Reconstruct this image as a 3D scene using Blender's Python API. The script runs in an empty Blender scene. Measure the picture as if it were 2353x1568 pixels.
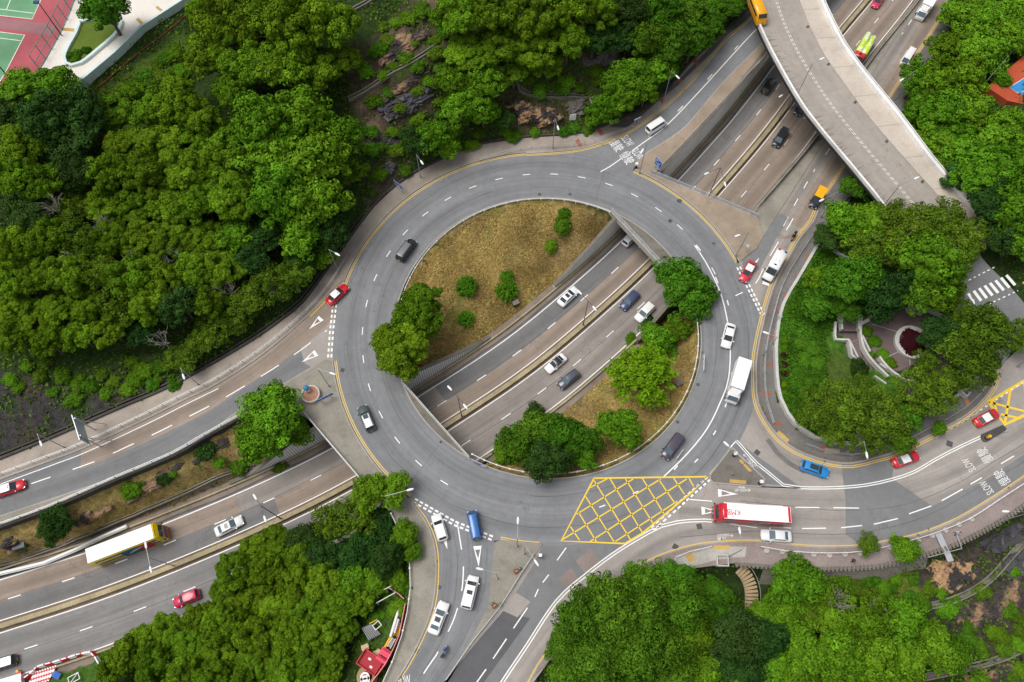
import bpy, bmesh, math, random
import numpy as np
from mathutils import Vector, Matrix, geometry
R = math.radians
random.seed(7); rng = np.random.default_rng(7)
SC = bpy.context.scene; COL = SC.collection
# ------------------------------------------------------------------ camera, sky, sun, exposure
F, CX, CY, H, TH = 1746., 1176.5, 784., 122., R(23.3)      # survey camera: focal (px of a 2353 px wide picture), height, tilt
cam = bpy.data.objects.new('camera', bpy.data.cameras.new('camera')); COL.objects.link(cam)
cam.data.sensor_width = 36; cam.data.lens = 36*F/2353; cam.data.clip_start = 1; cam.data.clip_end = 1500
cam.location = (0, 0, H); cam.rotation_euler = (TH, 0, 0); SC.camera = cam
w = bpy.data.worlds.new('World'); SC.world = w; w.use_nodes = True
nt = w.node_tree; sky = nt.nodes.new('ShaderNodeTexSky'); sky.sky_type = 'NISHITA'; sky.sun_disc = False
SUN_E, SUN_AZ = R(66), R(-82)
sky.sun_elevation = SUN_E; sky.sun_rotation = SUN_AZ; sky.air_density = 1.0; sky.dust_density = 4.0; sky.ozone_density = 1.0
bg = nt.nodes['Background']; bg.inputs[1].default_value = 0.12; hs_ = nt.nodes.new('ShaderNodeHueSaturation'); hs_.inputs['Saturation'].default_value = .3; nt.links.new(sky.outputs[0], hs_.inputs['Color']); nt.links.new(hs_.outputs[0], bg.inputs[0])   # overcast: pale grey sky
sl = bpy.data.lights.new('sun', 'SUN'); sl.energy = 1.7; sl.angle = R(34); sl.color = (1, .96, .9)
sun = bpy.data.objects.new('sun', sl); COL.objects.link(sun)
sd = Vector((math.sin(SUN_AZ)*math.cos(SUN_E), math.cos(SUN_AZ)*math.cos(SUN_E), math.sin(SUN_E)))
sun.rotation_euler = sd.to_track_quat('Z', 'Y').to_euler(); sun.location = (0, 0, 90)
SC.view_settings.view_transform = 'Standard'; SC.view_settings.look = 'None'
SC.view_settings.exposure = 0.2; SC.view_settings.gamma = 1
# ------------------------------------------------------------------ survey: picture point -> ground point
sT, cT = math.sin(TH), math.cos(TH)
def W(u, v, z=0.):
    a = (u-CX)/F; b = (CY-v)/F
    t = (z-H)/(b*sT-cT)
    return Vector((a*t, (b*cT+sT)*t, z))
def Wl(pts, z=0.): return [W(p[0], p[1], (z(p) if callable(z) else z)) for p in pts]
def crom(P, step=1.5):
    P = [Vector(p) for p in P]; Q = [P[0]*2-P[1]]+P+[P[-1]*2-P[-2]]; out = []
    for i in range(1, len(Q)-2):
        a, b, c, d = Q[i-1:i+3]; n = max(1, int((c-b).length/step))
        for k in range(n):
            t = k/n
            out.append(.5*((2*b)+(c-a)*t+(2*a-5*b+4*c-d)*t*t+(3*b-a-3*c+d)*t**3))
    return out+[P[-1]]
def resamp(P, n):
    P = [Vector(p) for p in P]; L = [0]
    for a, b in zip(P, P[1:]): L.append(L[-1]+(b-a).length)
    out = []; j = 0
    for k in range(n):
        s = L[-1]*k/(n-1)
        while j < len(P)-2 and L[j+1] < s: j += 1
        f = (s-L[j])/max(1e-6, L[j+1]-L[j]); out.append(P[j].lerp(P[j+1], min(1, f)))
    return out
def plen(P): return sum((Vector(b)-Vector(a)).length for a, b in zip(P, P[1:]))
def offs(P, d):
    out = []
    for i, p in enumerate(P):
        t = (P[min(i+1, len(P)-1)]-P[max(i-1, 0)]).to_2d().normalized()
        out.append(Vector((p.x-t.y*d, p.y+t.x*d, p.z)))
    return out
def lift(P, dz): return [Vector((p[0], p[1], p[2]+dz)) for p in P]
# ------------------------------------------------------------------ materials
MC = {}
def nodes_of(name):
    m = bpy.data.materials.new(name); m.use_nodes = True
    t = m.node_tree; return m, t, t.nodes['Principled BSDF'], t.nodes.new, t.links.new
def mixc(t, fac, a, b, mode='MIX'):
    n = t.nodes.new('ShaderNodeMix'); n.data_type = 'RGBA'; n.blend_type = mode
    for i, x in ((0, fac), (6, a), (7, b)):
        if hasattr(x, 'is_linked'): t.links.new(x, n.inputs[i])
        elif i == 0: n.inputs[0].default_value = x
        else: n.inputs[i].default_value = (*x, 1)
    return n.outputs[2]
def ramp(t, src, pts):
    n = t.nodes.new('ShaderNodeValToRGB'); t.links.new(src, n.inputs[0])
    while len(n.color_ramp.elements) < len(pts): n.color_ramp.elements.new(.5)
    for e, (p, c) in zip(n.color_ramp.elements, pts):
        e.position = p; e.color = (c, c, c, 1) if not isinstance(c, tuple) else (*c, 1)
    return n.outputs[0]
def noise(t, vec, scale, detail=3., rough=.6):
    n = t.nodes.new('ShaderNodeTexNoise'); n.inputs['Scale'].default_value = scale; n.inputs['Detail'].default_value = detail
    n.inputs['Roughness'].default_value = rough
    if vec is not None: t.links.new(vec, n.inputs['Vector'])
    return n.outputs[0]
def pos(t): return t.nodes.new('ShaderNodeNewGeometry').outputs['Position']
def objc(t): return t.nodes.new('ShaderNodeTexCoord').outputs['Object']
def scalev(t, vec, s):
    n = t.nodes.new('ShaderNodeMapping'); n.inputs['Scale'].default_value = s; t.links.new(vec, n.inputs[0]); return n.outputs[0]
def surf(name, col, rough=.85, big=.25, fine=.2, stain=0., spec=.3, bump=0., bs=.15, fs=5.):
    """weathered mineral surface in world space: broad blotches, fine grain, dark stains"""
    if name in MC: return MC[name]
    m, t, p, nn, ln = nodes_of(name); g = pos(t)
    a = ramp(t, noise(t, g, bs, 4), [(.25, 1-big), (.75, 1+big)])
    b = ramp(t, noise(t, g, fs, 3, .7), [(.2, 1-fine), (.8, 1+fine)])
    c = mixc(t, 1., mixc(t, 1., col, a, 'MULTIPLY'), b, 'MULTIPLY')
    if stain:
        s = ramp(t, noise(t, g, .45, 5, .7), [(.5, 0.), (.72, 1.)])
        k = nn('ShaderNodeMath'); k.operation = 'MULTIPLY'; k.inputs[1].default_value = stain; ln(s, k.inputs[0])
        c = mixc(t, k.outputs[0], c, tuple(x*.45 for x in col))
    ln(c, p.inputs['Base Color']); p.inputs['Roughness'].default_value = rough; p.inputs['Specular IOR Level'].default_value = spec
    if bump:
        bn = nn('ShaderNodeBump'); bn.inputs['Strength'].default_value = bump; ln(noise(t, g, fs*.6, 4), bn.inputs['Height']); ln(bn.outputs[0], p.inputs['Normal'])
    MC[name] = m; return m
def road(name, col, streak=.35, lane=.0, fine=.12, big=.1):
    """asphalt or concrete carriageway: UV x runs along the lane in metres, UV y across it 0..1"""
    if name in MC: return MC[name]
    m, t, p, nn, ln = nodes_of(name); g = pos(t)
    uv = nn('ShaderNodeUVMap').outputs[0]
    st = ramp(t, noise(t, scalev(t, uv, (.035, 6, 1)), 1., 3, .6), [(.3, 1-streak), (.7, 1+streak*.6)])
    c = mixc(t, 1., col, st, 'MULTIPLY')
    c = mixc(t, 1., c, ramp(t, noise(t, g, .12, 3), [(.3, 1-big), (.7, 1+big)]), 'MULTIPLY')
    c = mixc(t, 1., c, ramp(t, noise(t, g, .7, 6, .75), [(.3, .86), (.5, 1.), (.72, 1.09)]), 'MULTIPLY')
    c = mixc(t, ramp(t, noise(t, g, 1.7, 3, .6), [(.66, 0.), (.74, .45)]), c, tuple(x*.6 for x in col))   # oil drips
    c = mixc(t, 1., c, ramp(t, noise(t, g, 9., 2, .7), [(.2, 1-fine), (.8, 1+fine)]), 'MULTIPLY')
    if lane:
        sx = nn('ShaderNodeSeparateXYZ'); ln(uv, sx.inputs[0])
        r = ramp(t, sx.outputs[1], [(.12, 0.), (.3, .75), (.5, 1.), (.62, .6), (.85, 0.)])
        nz = ramp(t, noise(t, scalev(t, uv, (.05, 2, 1)), 1., 3), [(.3, .25), (.65, 1.)])
        k = nn('ShaderNodeMath'); k.operation = 'MULTIPLY'; ln(r, k.inputs[0]); ln(nz, k.inputs[1])
        k2 = nn('ShaderNodeMath'); k2.operation = 'MULTIPLY'; ln(k.outputs[0], k2.inputs[0]); k2.inputs[1].default_value = lane
        c = mixc(t, k2.outputs[0], c, tuple(x*.42 for x in col))
    # sealed cracks
    v = nn('ShaderNodeTexVoronoi'); v.feature = 'DISTANCE_TO_EDGE'; v.inputs['Scale'].default_value = .11
    wv = nn('ShaderNodeVectorMath'); wv.operation = 'ADD'
    nv = nn('ShaderNodeTexNoise'); nv.inputs['Scale'].default_value = .5; ln(g, nv.inputs['Vector'])
    sc = nn('ShaderNodeVectorMath'); sc.operation = 'SCALE'; sc.inputs['Scale'].default_value = 5.; ln(nv.outputs['Color'], sc.inputs[0])
    ln(g, wv.inputs[0]); ln(sc.outputs[0], wv.inputs[1]); ln(wv.outputs[0], v.inputs['Vector'])
    cr = ramp(t, v.outputs['Distance'], [(0.004, .35), (.012, 0.)])
    gate = ramp(t, noise(t, g, .06, 2), [(.5, 0.), (.6, 1.)])
    k3 = nn('ShaderNodeMath'); k3.operation = 'MULTIPLY'; ln(cr, k3.inputs[0]); ln(gate, k3.inputs[1])
    c = mixc(t, k3.outputs[0], c, tuple(x*.4 for x in col))
    ln(c, p.inputs['Base Color']); p.inputs['Roughness'].default_value = .8; p.inputs['Specular IOR Level'].default_value = .35
    MC[name] = m; return m
def paint(name, col, wear=.35, rough=.6):
    if name in MC: return MC[name]
    m, t, p, nn, ln = nodes_of(name); g = pos(t)
    c = mixc(t, ramp(t, noise(t, g, 2.2, 5, .8), [(.62, 0.), (.8, wear)]), col, (.24, .235, .23))
    ln(c, p.inputs['Base Color']); p.inputs['Roughness'].default_value = rough; MC[name] = m; return m
def plain(name, col, rough=.5, metal=0., coat=0., var=.06, spec=.25):
    if name in MC: return MC[name]
    m, t, p, nn, ln = nodes_of(name)
    c = mixc(t, 1., col, ramp(t, noise(t, objc(t), 3., 3), [(.3, 1-var), (.7, 1+var)]), 'MULTIPLY')
    ln(c, p.inputs['Base Color']); p.inputs['Roughness'].default_value = rough; p.inputs['Metallic'].default_value = metal
    p.inputs['Coat Weight'].default_value = coat; p.inputs['Coat Roughness'].default_value = .08; p.inputs['Specular IOR Level'].default_value = spec
    MC[name] = m; return m
def leafmat(name, col, hue=.03, val=.35, trans=.08):
    if name in MC: return MC[name]
    m, t, p, nn, ln = nodes_of(name)
    at = nn('ShaderNodeAttribute'); at.attribute_name = 'tint'
    oi = nn('ShaderNodeObjectInfo')
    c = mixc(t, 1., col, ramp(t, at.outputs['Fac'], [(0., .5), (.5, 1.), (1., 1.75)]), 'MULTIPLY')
    hs = nn('ShaderNodeHueSaturation'); ln(c, hs.inputs['Color'])
    mr = nn('ShaderNodeMapRange'); ln(oi.outputs['Random'], mr.inputs[0]); mr.inputs[3].default_value = .5-hue; mr.inputs[4].default_value = .5+hue*.7
    mv = nn('ShaderNodeMapRange'); k = nn('ShaderNodeMath'); k.operation = 'FRACT'; k2 = nn('ShaderNodeMath'); k2.operation = 'MULTIPLY'
    k2.inputs[1].default_value = 7.31; ln(oi.outputs['Random'], k2.inputs[0]); ln(k2.outputs[0], k.inputs[0]); ln(k.outputs[0], mv.inputs[0])
    mv.inputs[3].default_value = 1-val; mv.inputs[4].default_value = 1+val
    ln(mr.outputs[0], hs.inputs['Hue']); ln(mv.outputs[0], hs.inputs['Value'])
    ln(hs.outputs[0], p.inputs['Base Color']); p.inputs['Roughness'].default_value = .8; p.inputs['Specular IOR Level'].default_value = .03
    tr = nn('ShaderNodeBsdfTranslucent'); ln(hs.outputs[0], tr.inputs['Color'])
    mx = nn('ShaderNodeMixShader'); mx.inputs[0].default_value = trans
    ln(p.outputs[0], mx.inputs[1]); ln(tr.outputs[0], mx.inputs[2]); ln(mx.outputs[0], t.nodes['Material Output'].inputs[0])
    MC[name] = m; return m
# ------------------------------------------------------------------ mesh builder and tagging
class MB:
    def __init__(s): s.v = []; s.f = []; s.uv = {}
    def add(s, vs, fs, uvs=None):
        b = len(s.v); s.v += [tuple(x) for x in vs]
        for i, f in enumerate(fs):
            s.f.append(tuple(b+k for k in f))
            if uvs: s.uv[len(s.f)-1] = uvs[i]
        return s
    def box(s, c, d, rz=0., M=None):
        x, y, z = d[0]/2, d[1]/2, d[2]/2
        vs = [Vector((i*x, j*y, k*z)) for k in (-1, 1) for j in (-1, 1) for i in (-1, 1)]
        M = M or (Matrix.Translation(c) @ Matrix.Rotation(rz, 4, 'Z'))
        return s.add([M@v for v in vs], [(0, 2, 3, 1), (4, 5, 7, 6), (0, 1, 5, 4), (2, 6, 7, 3), (0, 4, 6, 2), (1, 3, 7, 5)])
    def tube(s, a, b, r0, r1=None, n=8, caps=True):
        a = Vector(a); b = Vector(b); r1 = r0 if r1 is None else r1
        q = (b-a).to_track_quat('Z', 'Y'); vs = []
        for p, r in ((a, r0), (b, r1)):
            for i in range(n): vs.append(p+q@Vector((r*math.cos(2*math.pi*i/n), r*math.sin(2*math.pi*i/n), 0)))
        fs = [(i, (i+1) % n, n+(i+1) % n, n+i) for i in range(n)]
        if caps: fs += [tuple(range(n-1, -1, -1)), tuple(range(n, 2*n))]
        return s.add(vs, fs)
    def chain(s, P, r, n=6):
        for a, b in zip(P, P[1:]): s.tube(a, b, r, r, n)
        return s
    def poly(s, P):
        tri = geometry.tessellate_polygon([[Vector((p[0], p[1], 0)) for p in P]])
        fs = []
        for t in tri:
            a, b, c = [Vector((P[i][0], P[i][1])) for i in t]
            fs.append(t if (b-a).cross(c-a) > 0 else tuple(reversed(t)))
        return s.add(P, fs)
    def prism(s, P, h):
        """P: outline (top, z per point), extruded down by h"""
        s.poly(P); n = len(P); b = len(s.v)
        area = sum(P[i][0]*P[(i+1) % n][1]-P[(i+1) % n][0]*P[i][1] for i in range(n))
        s.v += [tuple(p) for p in P]+[(p[0], p[1], p[2]-h) for p in P]
        for i in range(n):
            j = (i+1) % n; f = (b+i, b+j, b+n+j, b+n+i)
            s.f.append(f if area < 0 else tuple(reversed(f)))
        return s
    def strip(s, A, B, dz=0., u0=0.):
        """ribbon between two polylines of the same count, UV along/across"""
        vs = []; fs = []; uv = []; L = [u0]
        for i in range(len(A)):
            vs += [A[i]+Vector((0, 0, dz)), B[i]+Vector((0, 0, dz))]
            if i: L.append(L[-1]+((A[i]+B[i])/2-(A[i-1]+B[i-1])/2).length)
        for i in range(len(A)-1):
            f = (2*i, 2*i+1, 2*i+3, 2*i+2); q = [(L[i], 0), (L[i], 1), (L[i+1], 1), (L[i+1], 0)]
            n = (Vector(vs[f[1]])-Vector(vs[f[0]])).cross(Vector(vs[f[2]])-Vector(vs[f[0]]))
            if n.z < 0: f = f[::-1]; q = q[::-1]
            fs.append(f); uv.append(q)
        return s.add(vs, fs, uv)
    def line(s, P, w, dz=0.): return s.strip(offs(P, w/2), offs(P, -w/2), dz)
    def wall(s, P, th, h, z0=None):
        """wall along P (P = base line), height h (number or list), thickness th centred"""
        A = offs(P, th/2); B = offs(P, -th/2); n = len(P); hs = h if isinstance(h, list) else [h]*n
        vs = []
        for i in range(n): vs += [A[i], B[i], B[i]+Vector((0, 0, hs[i])), A[i]+Vector((0, 0, hs[i]))]
        fs = []
        for i in range(n-1):
            for k in range(4): fs.append((4*i+k, 4*i+(k+1) % 4, 4*i+4+(k+1) % 4, 4*i+4+k))
        fs += [(3, 2, 1, 0), (4*n-4, 4*n-3, 4*n-2, 4*n-1)]
        return s.add(vs, fs)
    def loft(s, rings, caps=True):
        n = len(rings[0]); vs = [v for r in rings for v in r]; fs = []
        for i in range(len(rings)-1):
            for k in range(n): fs.append((i*n+k, i*n+(k+1) % n, (i+1)*n+(k+1) % n, (i+1)*n+k))
        if caps: fs += [tuple(range(n-1, -1, -1)), tuple(range((len(rings)-1)*n, len(rings)*n))]
        return s.add(vs, fs)
    def hull(s, pts):
        bm = bmesh.new()
        for p in pts: bm.verts.new(p)
        bmesh.ops.convex_hull(bm, input=bm.verts); bm.verts.ensure_lookup_table()
        used = [v for v in bm.verts if v.link_faces]; ix = {v: i for i, v in enumerate(used)}
        s.add([v.co.copy() for v in used], [[ix[v] for v in f.verts] for f in bm.faces]); bm.free(); return s
    def mesh(s, name, mat, smooth=False):
        me = bpy.data.meshes.new(name); me.from_pydata(s.v, [], s.f)
        if s.uv:
            ul = me.uv_layers.new(name='UVMap')
            for i, q in s.uv.items():
                for k, li in enumerate(me.polygons[i].loop_indices): ul.data[li].uv = q[k]
        if mat: me.materials.append(mat)
        if smooth: me.polygons.foreach_set('use_smooth', [True]*len(me.polygons))
        me.update(); return me
    def build(s, name, mat, parent=None, smooth=False):
        return link(name, s.mesh(name, mat, smooth), parent)
def link(name, me, parent=None):
    o = bpy.data.objects.new(name, me); COL.objects.link(o)
    if parent: o.parent = parent
    return o
def tag(o, label=None, cat=None, group=None, kind=None):
    if label: o['label'] = label
    if cat: o['category'] = cat
    if group: o['group'] = group
    if kind: o['kind'] = kind
    return o
def thing(name, label, cat, loc=(0, 0, 0), rz=0., group=None):
    o = bpy.data.objects.new(name, None); COL.objects.link(o); o.empty_display_size = .3
    o.location = loc; o.rotation_euler = (0, 0, rz); return tag(o, label, cat, group)
def dup(root, loc=None, rz=None, sc=None, label=None, group=None):
    r = root.copy(); COL.objects.link(r)
    if loc is not None: r.location = loc
    if rz is not None: r.rotation_euler = (0, 0, rz)
    if sc is not None: r.scale = sc
    if label: r['label'] = label
    if group: r['group'] = group
    for ch in root.children:
        c = ch.copy(); COL.objects.link(c); c.parent = r
        for g in ch.children:
            d = g.copy(); COL.objects.link(d); d.parent = c
    return r
def struct(o): o['kind'] = 'structure'; return o
def text_mb(txt, M, fw=1., fh=1.):
    """flat lettering: unit height glyphs, centred, stretched fw x fh, placed by matrix M"""
    cu = bpy.data.curves.new('t', 'FONT'); cu.body = txt; cu.size = 1; cu.align_x = 'CENTER'; cu.align_y = 'CENTER'; cu.resolution_u = 3
    o = bpy.data.objects.new('t', cu); COL.objects.link(o); bpy.context.view_layer.update()
    me = bpy.data.meshes.new_from_object(o.evaluated_get(bpy.context.evaluated_depsgraph_get()))
    xs = [v.co.x for v in me.vertices]; ys = [v.co.y for v in me.vertices]
    mb = MB()
    if xs:
        cx, cy = (min(xs)+max(xs))/2, (min(ys)+max(ys))/2; sx, sy = max(xs)-min(xs), max(ys)-min(ys)
        mb.add([M@Vector(((v.co.x-cx)/sx*fw, (v.co.y-cy)/sy*fh, 0)) for v in me.vertices], [tuple(p.vertices) for p in me.polygons])
    bpy.data.objects.remove(o); bpy.data.curves.remove(cu); bpy.data.meshes.remove(me); return mb
def frame2d(o, x, z=0.):
    """matrix with origin o, local x along 2-D direction x, local z up"""
    x = Vector((x[0], x[1], 0)).normalized(); y = Vector((-x.y, x.x, 0))
    return Matrix(((x.x, y.x, 0, o[0]), (x.y, y.y, 0, o[1]), (0, 0, 1, o[2]+z), (0, 0, 0, 1)))
WHITE = paint('white_road_paint', (.82, .82, .8)); YEL = paint('yellow_road_paint', (.75, .5, .09), .4)
YBOX = paint('bright_yellow_road_paint', (.80, .55, .03), .4); WORN = paint('worn_white_road_paint', (.72, .72, .7), .95)
# ------------------------------------------------------------------ key lines (surveyed on the ground)
RC = Vector((6.2, 55.2, 0)); RI, RO, RL = 27.1, 37.6, 32.5
def arc(r, a0, a1, n, z=0.): return [Vector((RC.x+r*math.cos(a0+(a1-a0)*i/(n-1)), RC.y+r*math.sin(a0+(a1-a0)*i/(n-1)), z)) for i in range(n)]
def ang(p): return math.atan2(p[1]-RC.y, p[0]-RC.x)
ZH = -7.
MED = crom([W(*p, ZH) for p in [(-190, 1502), (-90, 1470), (0, 1440), (211, 1375), (401, 1301.5), (643, 1197.7), (833, 1101), (1019, 984), (1103, 927.6), (1195, 871), (1342, 748), (1504, 600.5), (1634, 453.8), (1709.6, 369), (1787, 274), (1920.6, 86), (1991, 7), (2050, -72), (2130, -180)]], 2.)
MED = resamp(MED, 170)
for _ in range(40): MED = [MED[0]]+[(MED[i-1]+MED[i]*2+MED[i+1])/4 for i in range(1, 169)]+[MED[-1]]
def band(a, b=None): return offs(MED, a)
SLIP_UP = [(-130, 1152), (-60, 1127), (0, 1103), (130, 1055), (197, 1029), (341, 962), (418, 923), (498, 884), (605, 814), (710, 725), (748, 685), (770, 660)]
SLIP_LO = [(-130, 1232), (-60, 1208), (0, 1187), (150, 1137), (309, 1081), (450, 1014), (556, 940), (646, 887), (747, 827)]
SLIP_RAIL = [(-130, 1256), (-60, 1230), (0, 1208), (120, 1164), (264, 1101), (401, 1043), (454, 1012), (549, 959), (640, 925)]
PV_UP = [(-130, 1112), (-60, 1083), (0, 1058), (113, 1012), (299, 931), (366, 903), (457, 857), (577, 787), (643, 741), (699, 695), (759, 614), (812, 540), (861, 475), (910, 429), (970, 390), (1044, 355), (1114, 332), (1208, 318), (1314, 311), (1370, 299), (1437, 271), (1490, 250), (1539, 204), (1595, 137), (1652, 88), (1718, 21), (1790, -60), (1850, -130)]
NE_UP = [(1208, 353), (1314, 345), (1384, 328), (1441, 303), (1507, 259), (1585, 189), (1666, 90), (1724, 40), (1800, -45), (1870, -130)]
NE_LO = [(1459, 383), (1481, 356), (1571, 295), (1659, 193), (1746, 105), (1840, 0), (1930, -110)]
PARA = [(1507, 397), (1638, 260), (1746, 144), (1850, 30), (1960, -95)]
SE_L = [(1690, 606), (1752, 548), (1843, 404), (1892, 330), (1991, 190), (2110, 0), (2190, -125)]
SE_R = [(1756, 728), (1776, 660), (1805, 604), (1836, 549), (1868, 509), (1878, 485), (1940, 390), (2037, 243), (2107, 134), (2193, 0), (2270, -125)]
def zse(p): return float(np.interp(p[1], [-100, 0, 140, 330, 500], [-6.8, -6.6, -5.2, -2.2, 0.]))
E_UP = [(1756, 728), (1752, 745), (1738, 815), (1736, 857), (1741, 927), (1773, 987), (1808, 1022), (1850, 1045), (1906, 1062), (1956, 1066), (2012, 1053), (2061, 1038), (2149, 994), (2223, 952), (2269, 906), (2286, 875), (2290, 850)]
E_LO = [(2470, 1025), (2420, 1056), (2353, 1097), (2290, 1140), (2202, 1192), (2114, 1228), (2026, 1247), (1956, 1257), (1850, 1256), (1746, 1245), (1630, 1249), (1550, 1267), (1490, 1291), (1400, 1350), (1320, 1430), (1254, 1505), (1219, 1562), (1170, 1660)]
S_L = [(955, 1660), (1019, 1571), (1090, 1469), (1146, 1397), (1225, 1277), (1245, 1248)]
SW_L = [(938, 1147), (973, 1192), (995, 1242), (1002, 1298), (998, 1368), (984, 1425), (949, 1502), (910, 1566), (850, 1650)]
SW_R = [(1135, 1243), (1131, 1298), (1121, 1396), (1086, 1463), (1023, 1568), (960, 1660)]
SW_F = [(880, 1130), (900, 1182), (921, 1228), (942, 1291), (944, 1351), (937, 1407), (924, 1463), (903, 1520), (880, 1570), (820, 1655)]
PARK_O = [(2060, 205), (1955, 392), (1892, 488), (1882, 512), (1818, 607), (1788, 662), (1764, 746), (1750, 815), (1748, 857), (1753, 925), (1783, 980), (1815, 1013), (1854, 1034), (1908, 1051), (1956, 1055), (2010, 1043), (2058, 1029), (2143, 987), (2216, 946), (2260, 903), (2278, 873), (2282, 850)]
PARK_I = [(2262, 850), (2241, 871), (2220, 894), (2146, 943), (2061, 987), (1991, 1017), (1921, 1021), (1868, 1008), (1826, 980), (1790, 920), (1780, 840), (1782, 769), (1797, 702), (1829, 646), (1882, 556), (1903, 522), (1928, 480), (1990, 405), (2095, 240)]
SEP_LO = [(1262, 1518), (1330, 1447), (1412, 1368), (1500, 1306), (1571, 1309), (1683, 1295), (1815, 1303), (1907, 1305), (1991, 1301), (2061, 1291), (2132, 1270), (2202, 1245), (2290, 1199), (2353, 1157), (2420, 1115), (2490, 1075)]
FLY_L = [(1700, -75), (1722, 0), (1755, 91), (1826, 222), (1878, 295), (1963, 397), (2026, 475), (2105, 585), (2170, 692), (2240, 790), (2290, 850)]
FLY_R = [(1850, -75), (1877, 0), (1928, 105), (1984, 183), (2061, 278), (2132, 373), (2184, 433), (2234, 489), (2275, 560), (2322, 641), (2400, 735)]
def zfly(p): return float(np.interp(p[1], [0, 300, 480, 600, 700, 850], [7, 6.6, 4.6, 2.6, 1.2, 0.]))
PK = [(p[0]+1, p[1]-1) for p in SE_R[7:0:-1]+E_UP[1:]]
COURT = [(-190, -120), (-190, 130), (-60, 190), (40, 206), (150, 207), (195, 190), (265, 130), (327, 70), (432, 0), (540, -110)]
# ------------------------------------------------------------------ terrain: known heights fixed, the rest relaxed between them
GX0, GX1, GY0, GY1, GS = -150., 150., -36., 176., .8
nx, ny = int((GX1-GX0)/GS)+1, int((GY1-GY0)/GS)+1
gx = np.linspace(GX0, GX1, nx); gy = np.linspace(GY0, GY1, ny); GXX, GYY = np.meshgrid(gx, gy)
def inside(P):
    x = np.array([p[0] for p in P]); y = np.array([p[1] for p in P]); m = np.zeros(GXX.shape, bool)
    j = len(P)-1
    for i in range(len(P)):
        if y[i] != y[j]:
            c = ((y[i] > GYY) != (y[j] > GYY)) & (GXX < (x[j]-x[i])*(GYY-y[i])/(y[j]-y[i])+x[i]); m ^= c
        j = i
    return m
def near(P, r):
    d = np.full(GXX.shape, 1e9); hz = np.zeros(GXX.shape)
    for a, b in zip(P, P[1:]):
        dx, dy = b[0]-a[0], b[1]-a[1]; L2 = dx*dx+dy*dy+1e-9
        t = np.clip(((GXX-a[0])*dx+(GYY-a[1])*dy)/L2, 0, 1)
        q = np.hypot(GXX-a[0]-t*dx, GYY-a[1]-t*dy); m = q < d
        d[m] = q[m]; hz[m] = (a[2]+t*(b[2]-a[2]))[m]
    return d < r, hz, d
Z = np.zeros(GXX.shape); FX = np.zeros(GXX.shape, bool)
def fix(m, z):
    Z[m] = z[m] if isinstance(z, np.ndarray) else z; FX[m] = True
rr = np.hypot(GXX-RC.x, GYY-RC.y)
A_SLIP = Wl(SLIP_UP)+Wl(SLIP_LO)[::-1]
A_NE = Wl(NE_UP)+Wl(NE_LO)[::-1]
A_EAST = Wl([(1600, 900), (1640, 720), (1690, 606), (1752, 548), (1838, 549)]+SE_R[2:0:-1]+E_UP+[(2353, 790), (2470, 740)]+E_LO+S_L+[(1240, 1200), (1450, 1110)])
A_SW = Wl(SW_L+SW_R[::-1])+Wl([(1160, 1242), (1140, 1200), (950, 1120)])
PV_NW = Wl(PV_UP)+Wl(NE_UP[::-1])+arc(RO+.2, ang(W(1208, 353)), ang(W(784, 640)), 40)+Wl(SLIP_UP[:-1][::-1])
a_w0, a_w1 = ang(W(757, 832)), ang(W(843, 1119))+2*math.pi
PV_W = Wl(SLIP_LO)+arc(RO+.25, a_w0 % (2*math.pi), a_w1, 16)+Wl([(843.5, 1118.6), (715, 968)])+Wl(SLIP_RAIL[::-1])
a_n0, a_n1 = ang(W(1462, 384)), ang(W(1688, 606))
PV_NE = Wl(NE_LO[1:])+Wl(PARA[::-1])+Wl([(1492, 397.5), (1741, 501), (1752, 548), (1738, 572), (1694, 606)])+arc(RO+.25, a_n1, a_n0, 16)+Wl([(1460, 378)])
PV_S = Wl([(1135, 1247), (1152, 1241), (1247, 1250), (1228, 1277), (1149, 1397), (1092, 1469), (1021, 1571), (958, 1664), (952, 1660)]+SW_R[4:0:-1])
PV_SW = arc(RO+.2, a_w1, ang(W(938, 1147))+2*math.pi, 8)+Wl(SW_L)+Wl(SW_F[:0:-1])+Wl([(846, 1122)])
PV_PARK = [Vector((p.x, p.y, zse(q))) for p, q in zip(Wl(PK+PARK_I, zse), PK+PARK_I)]
PV_SE = Wl([(p[0], p[1]+1) for p in E_LO[::-1]])[1:]+Wl(SEP_LO[::-1])
for P in (A_SLIP, A_NE, A_EAST, A_SW, PV_NW, PV_W, PV_NE, PV_S, PV_SW, PV_SE): fix(inside(P), -.35)
fix((rr > RI-.3) & (rr < RO+.5), -.35)
m, hz, _ = near(Wl([(p[0]*.5+q[0]*.5, p[1]*.5+q[1]*.5) for p, q in zip(SE_L[1:], resamp([Vector((a, b, 0)) for a, b in SE_R[2:]], 6))], zse), 5.5); fix(m, hz-.45)
m, hz, _ = near(Wl(PARK_O[:4], zse), 3.); fix(m & ~inside(A_EAST), hz-.35)
PARKP = Wl(PARK_I[:-3]+[(2020, 500), (2110, 600), (2170, 700), (2230, 790)])
fix(inside(Wl(PK[3:]+PARK_I[:-4])), -.35)
fix(inside(PARKP), .95)
PLAZA = Wl([(1912, 745), (1975, 700), (2060, 705), (2130, 715), (2185, 760), (2195, 820), (2170, 880), (2100, 880), (2020, 850), (1990, 860), (1950, 830)])
fix(inside(PLAZA), .1)
m, hz, _ = near(Wl([((a[0]+b[0])/2, (a[1]+b[1])/2) for a, b in zip(FLY_L[7:], FLY_R[7:])], lambda p: zfly((0, p[1]+40))), 7); fix(m, hz-.35)
TR = offs(MED, 10.1)+offs(MED, -9.9)[::-1]
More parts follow.
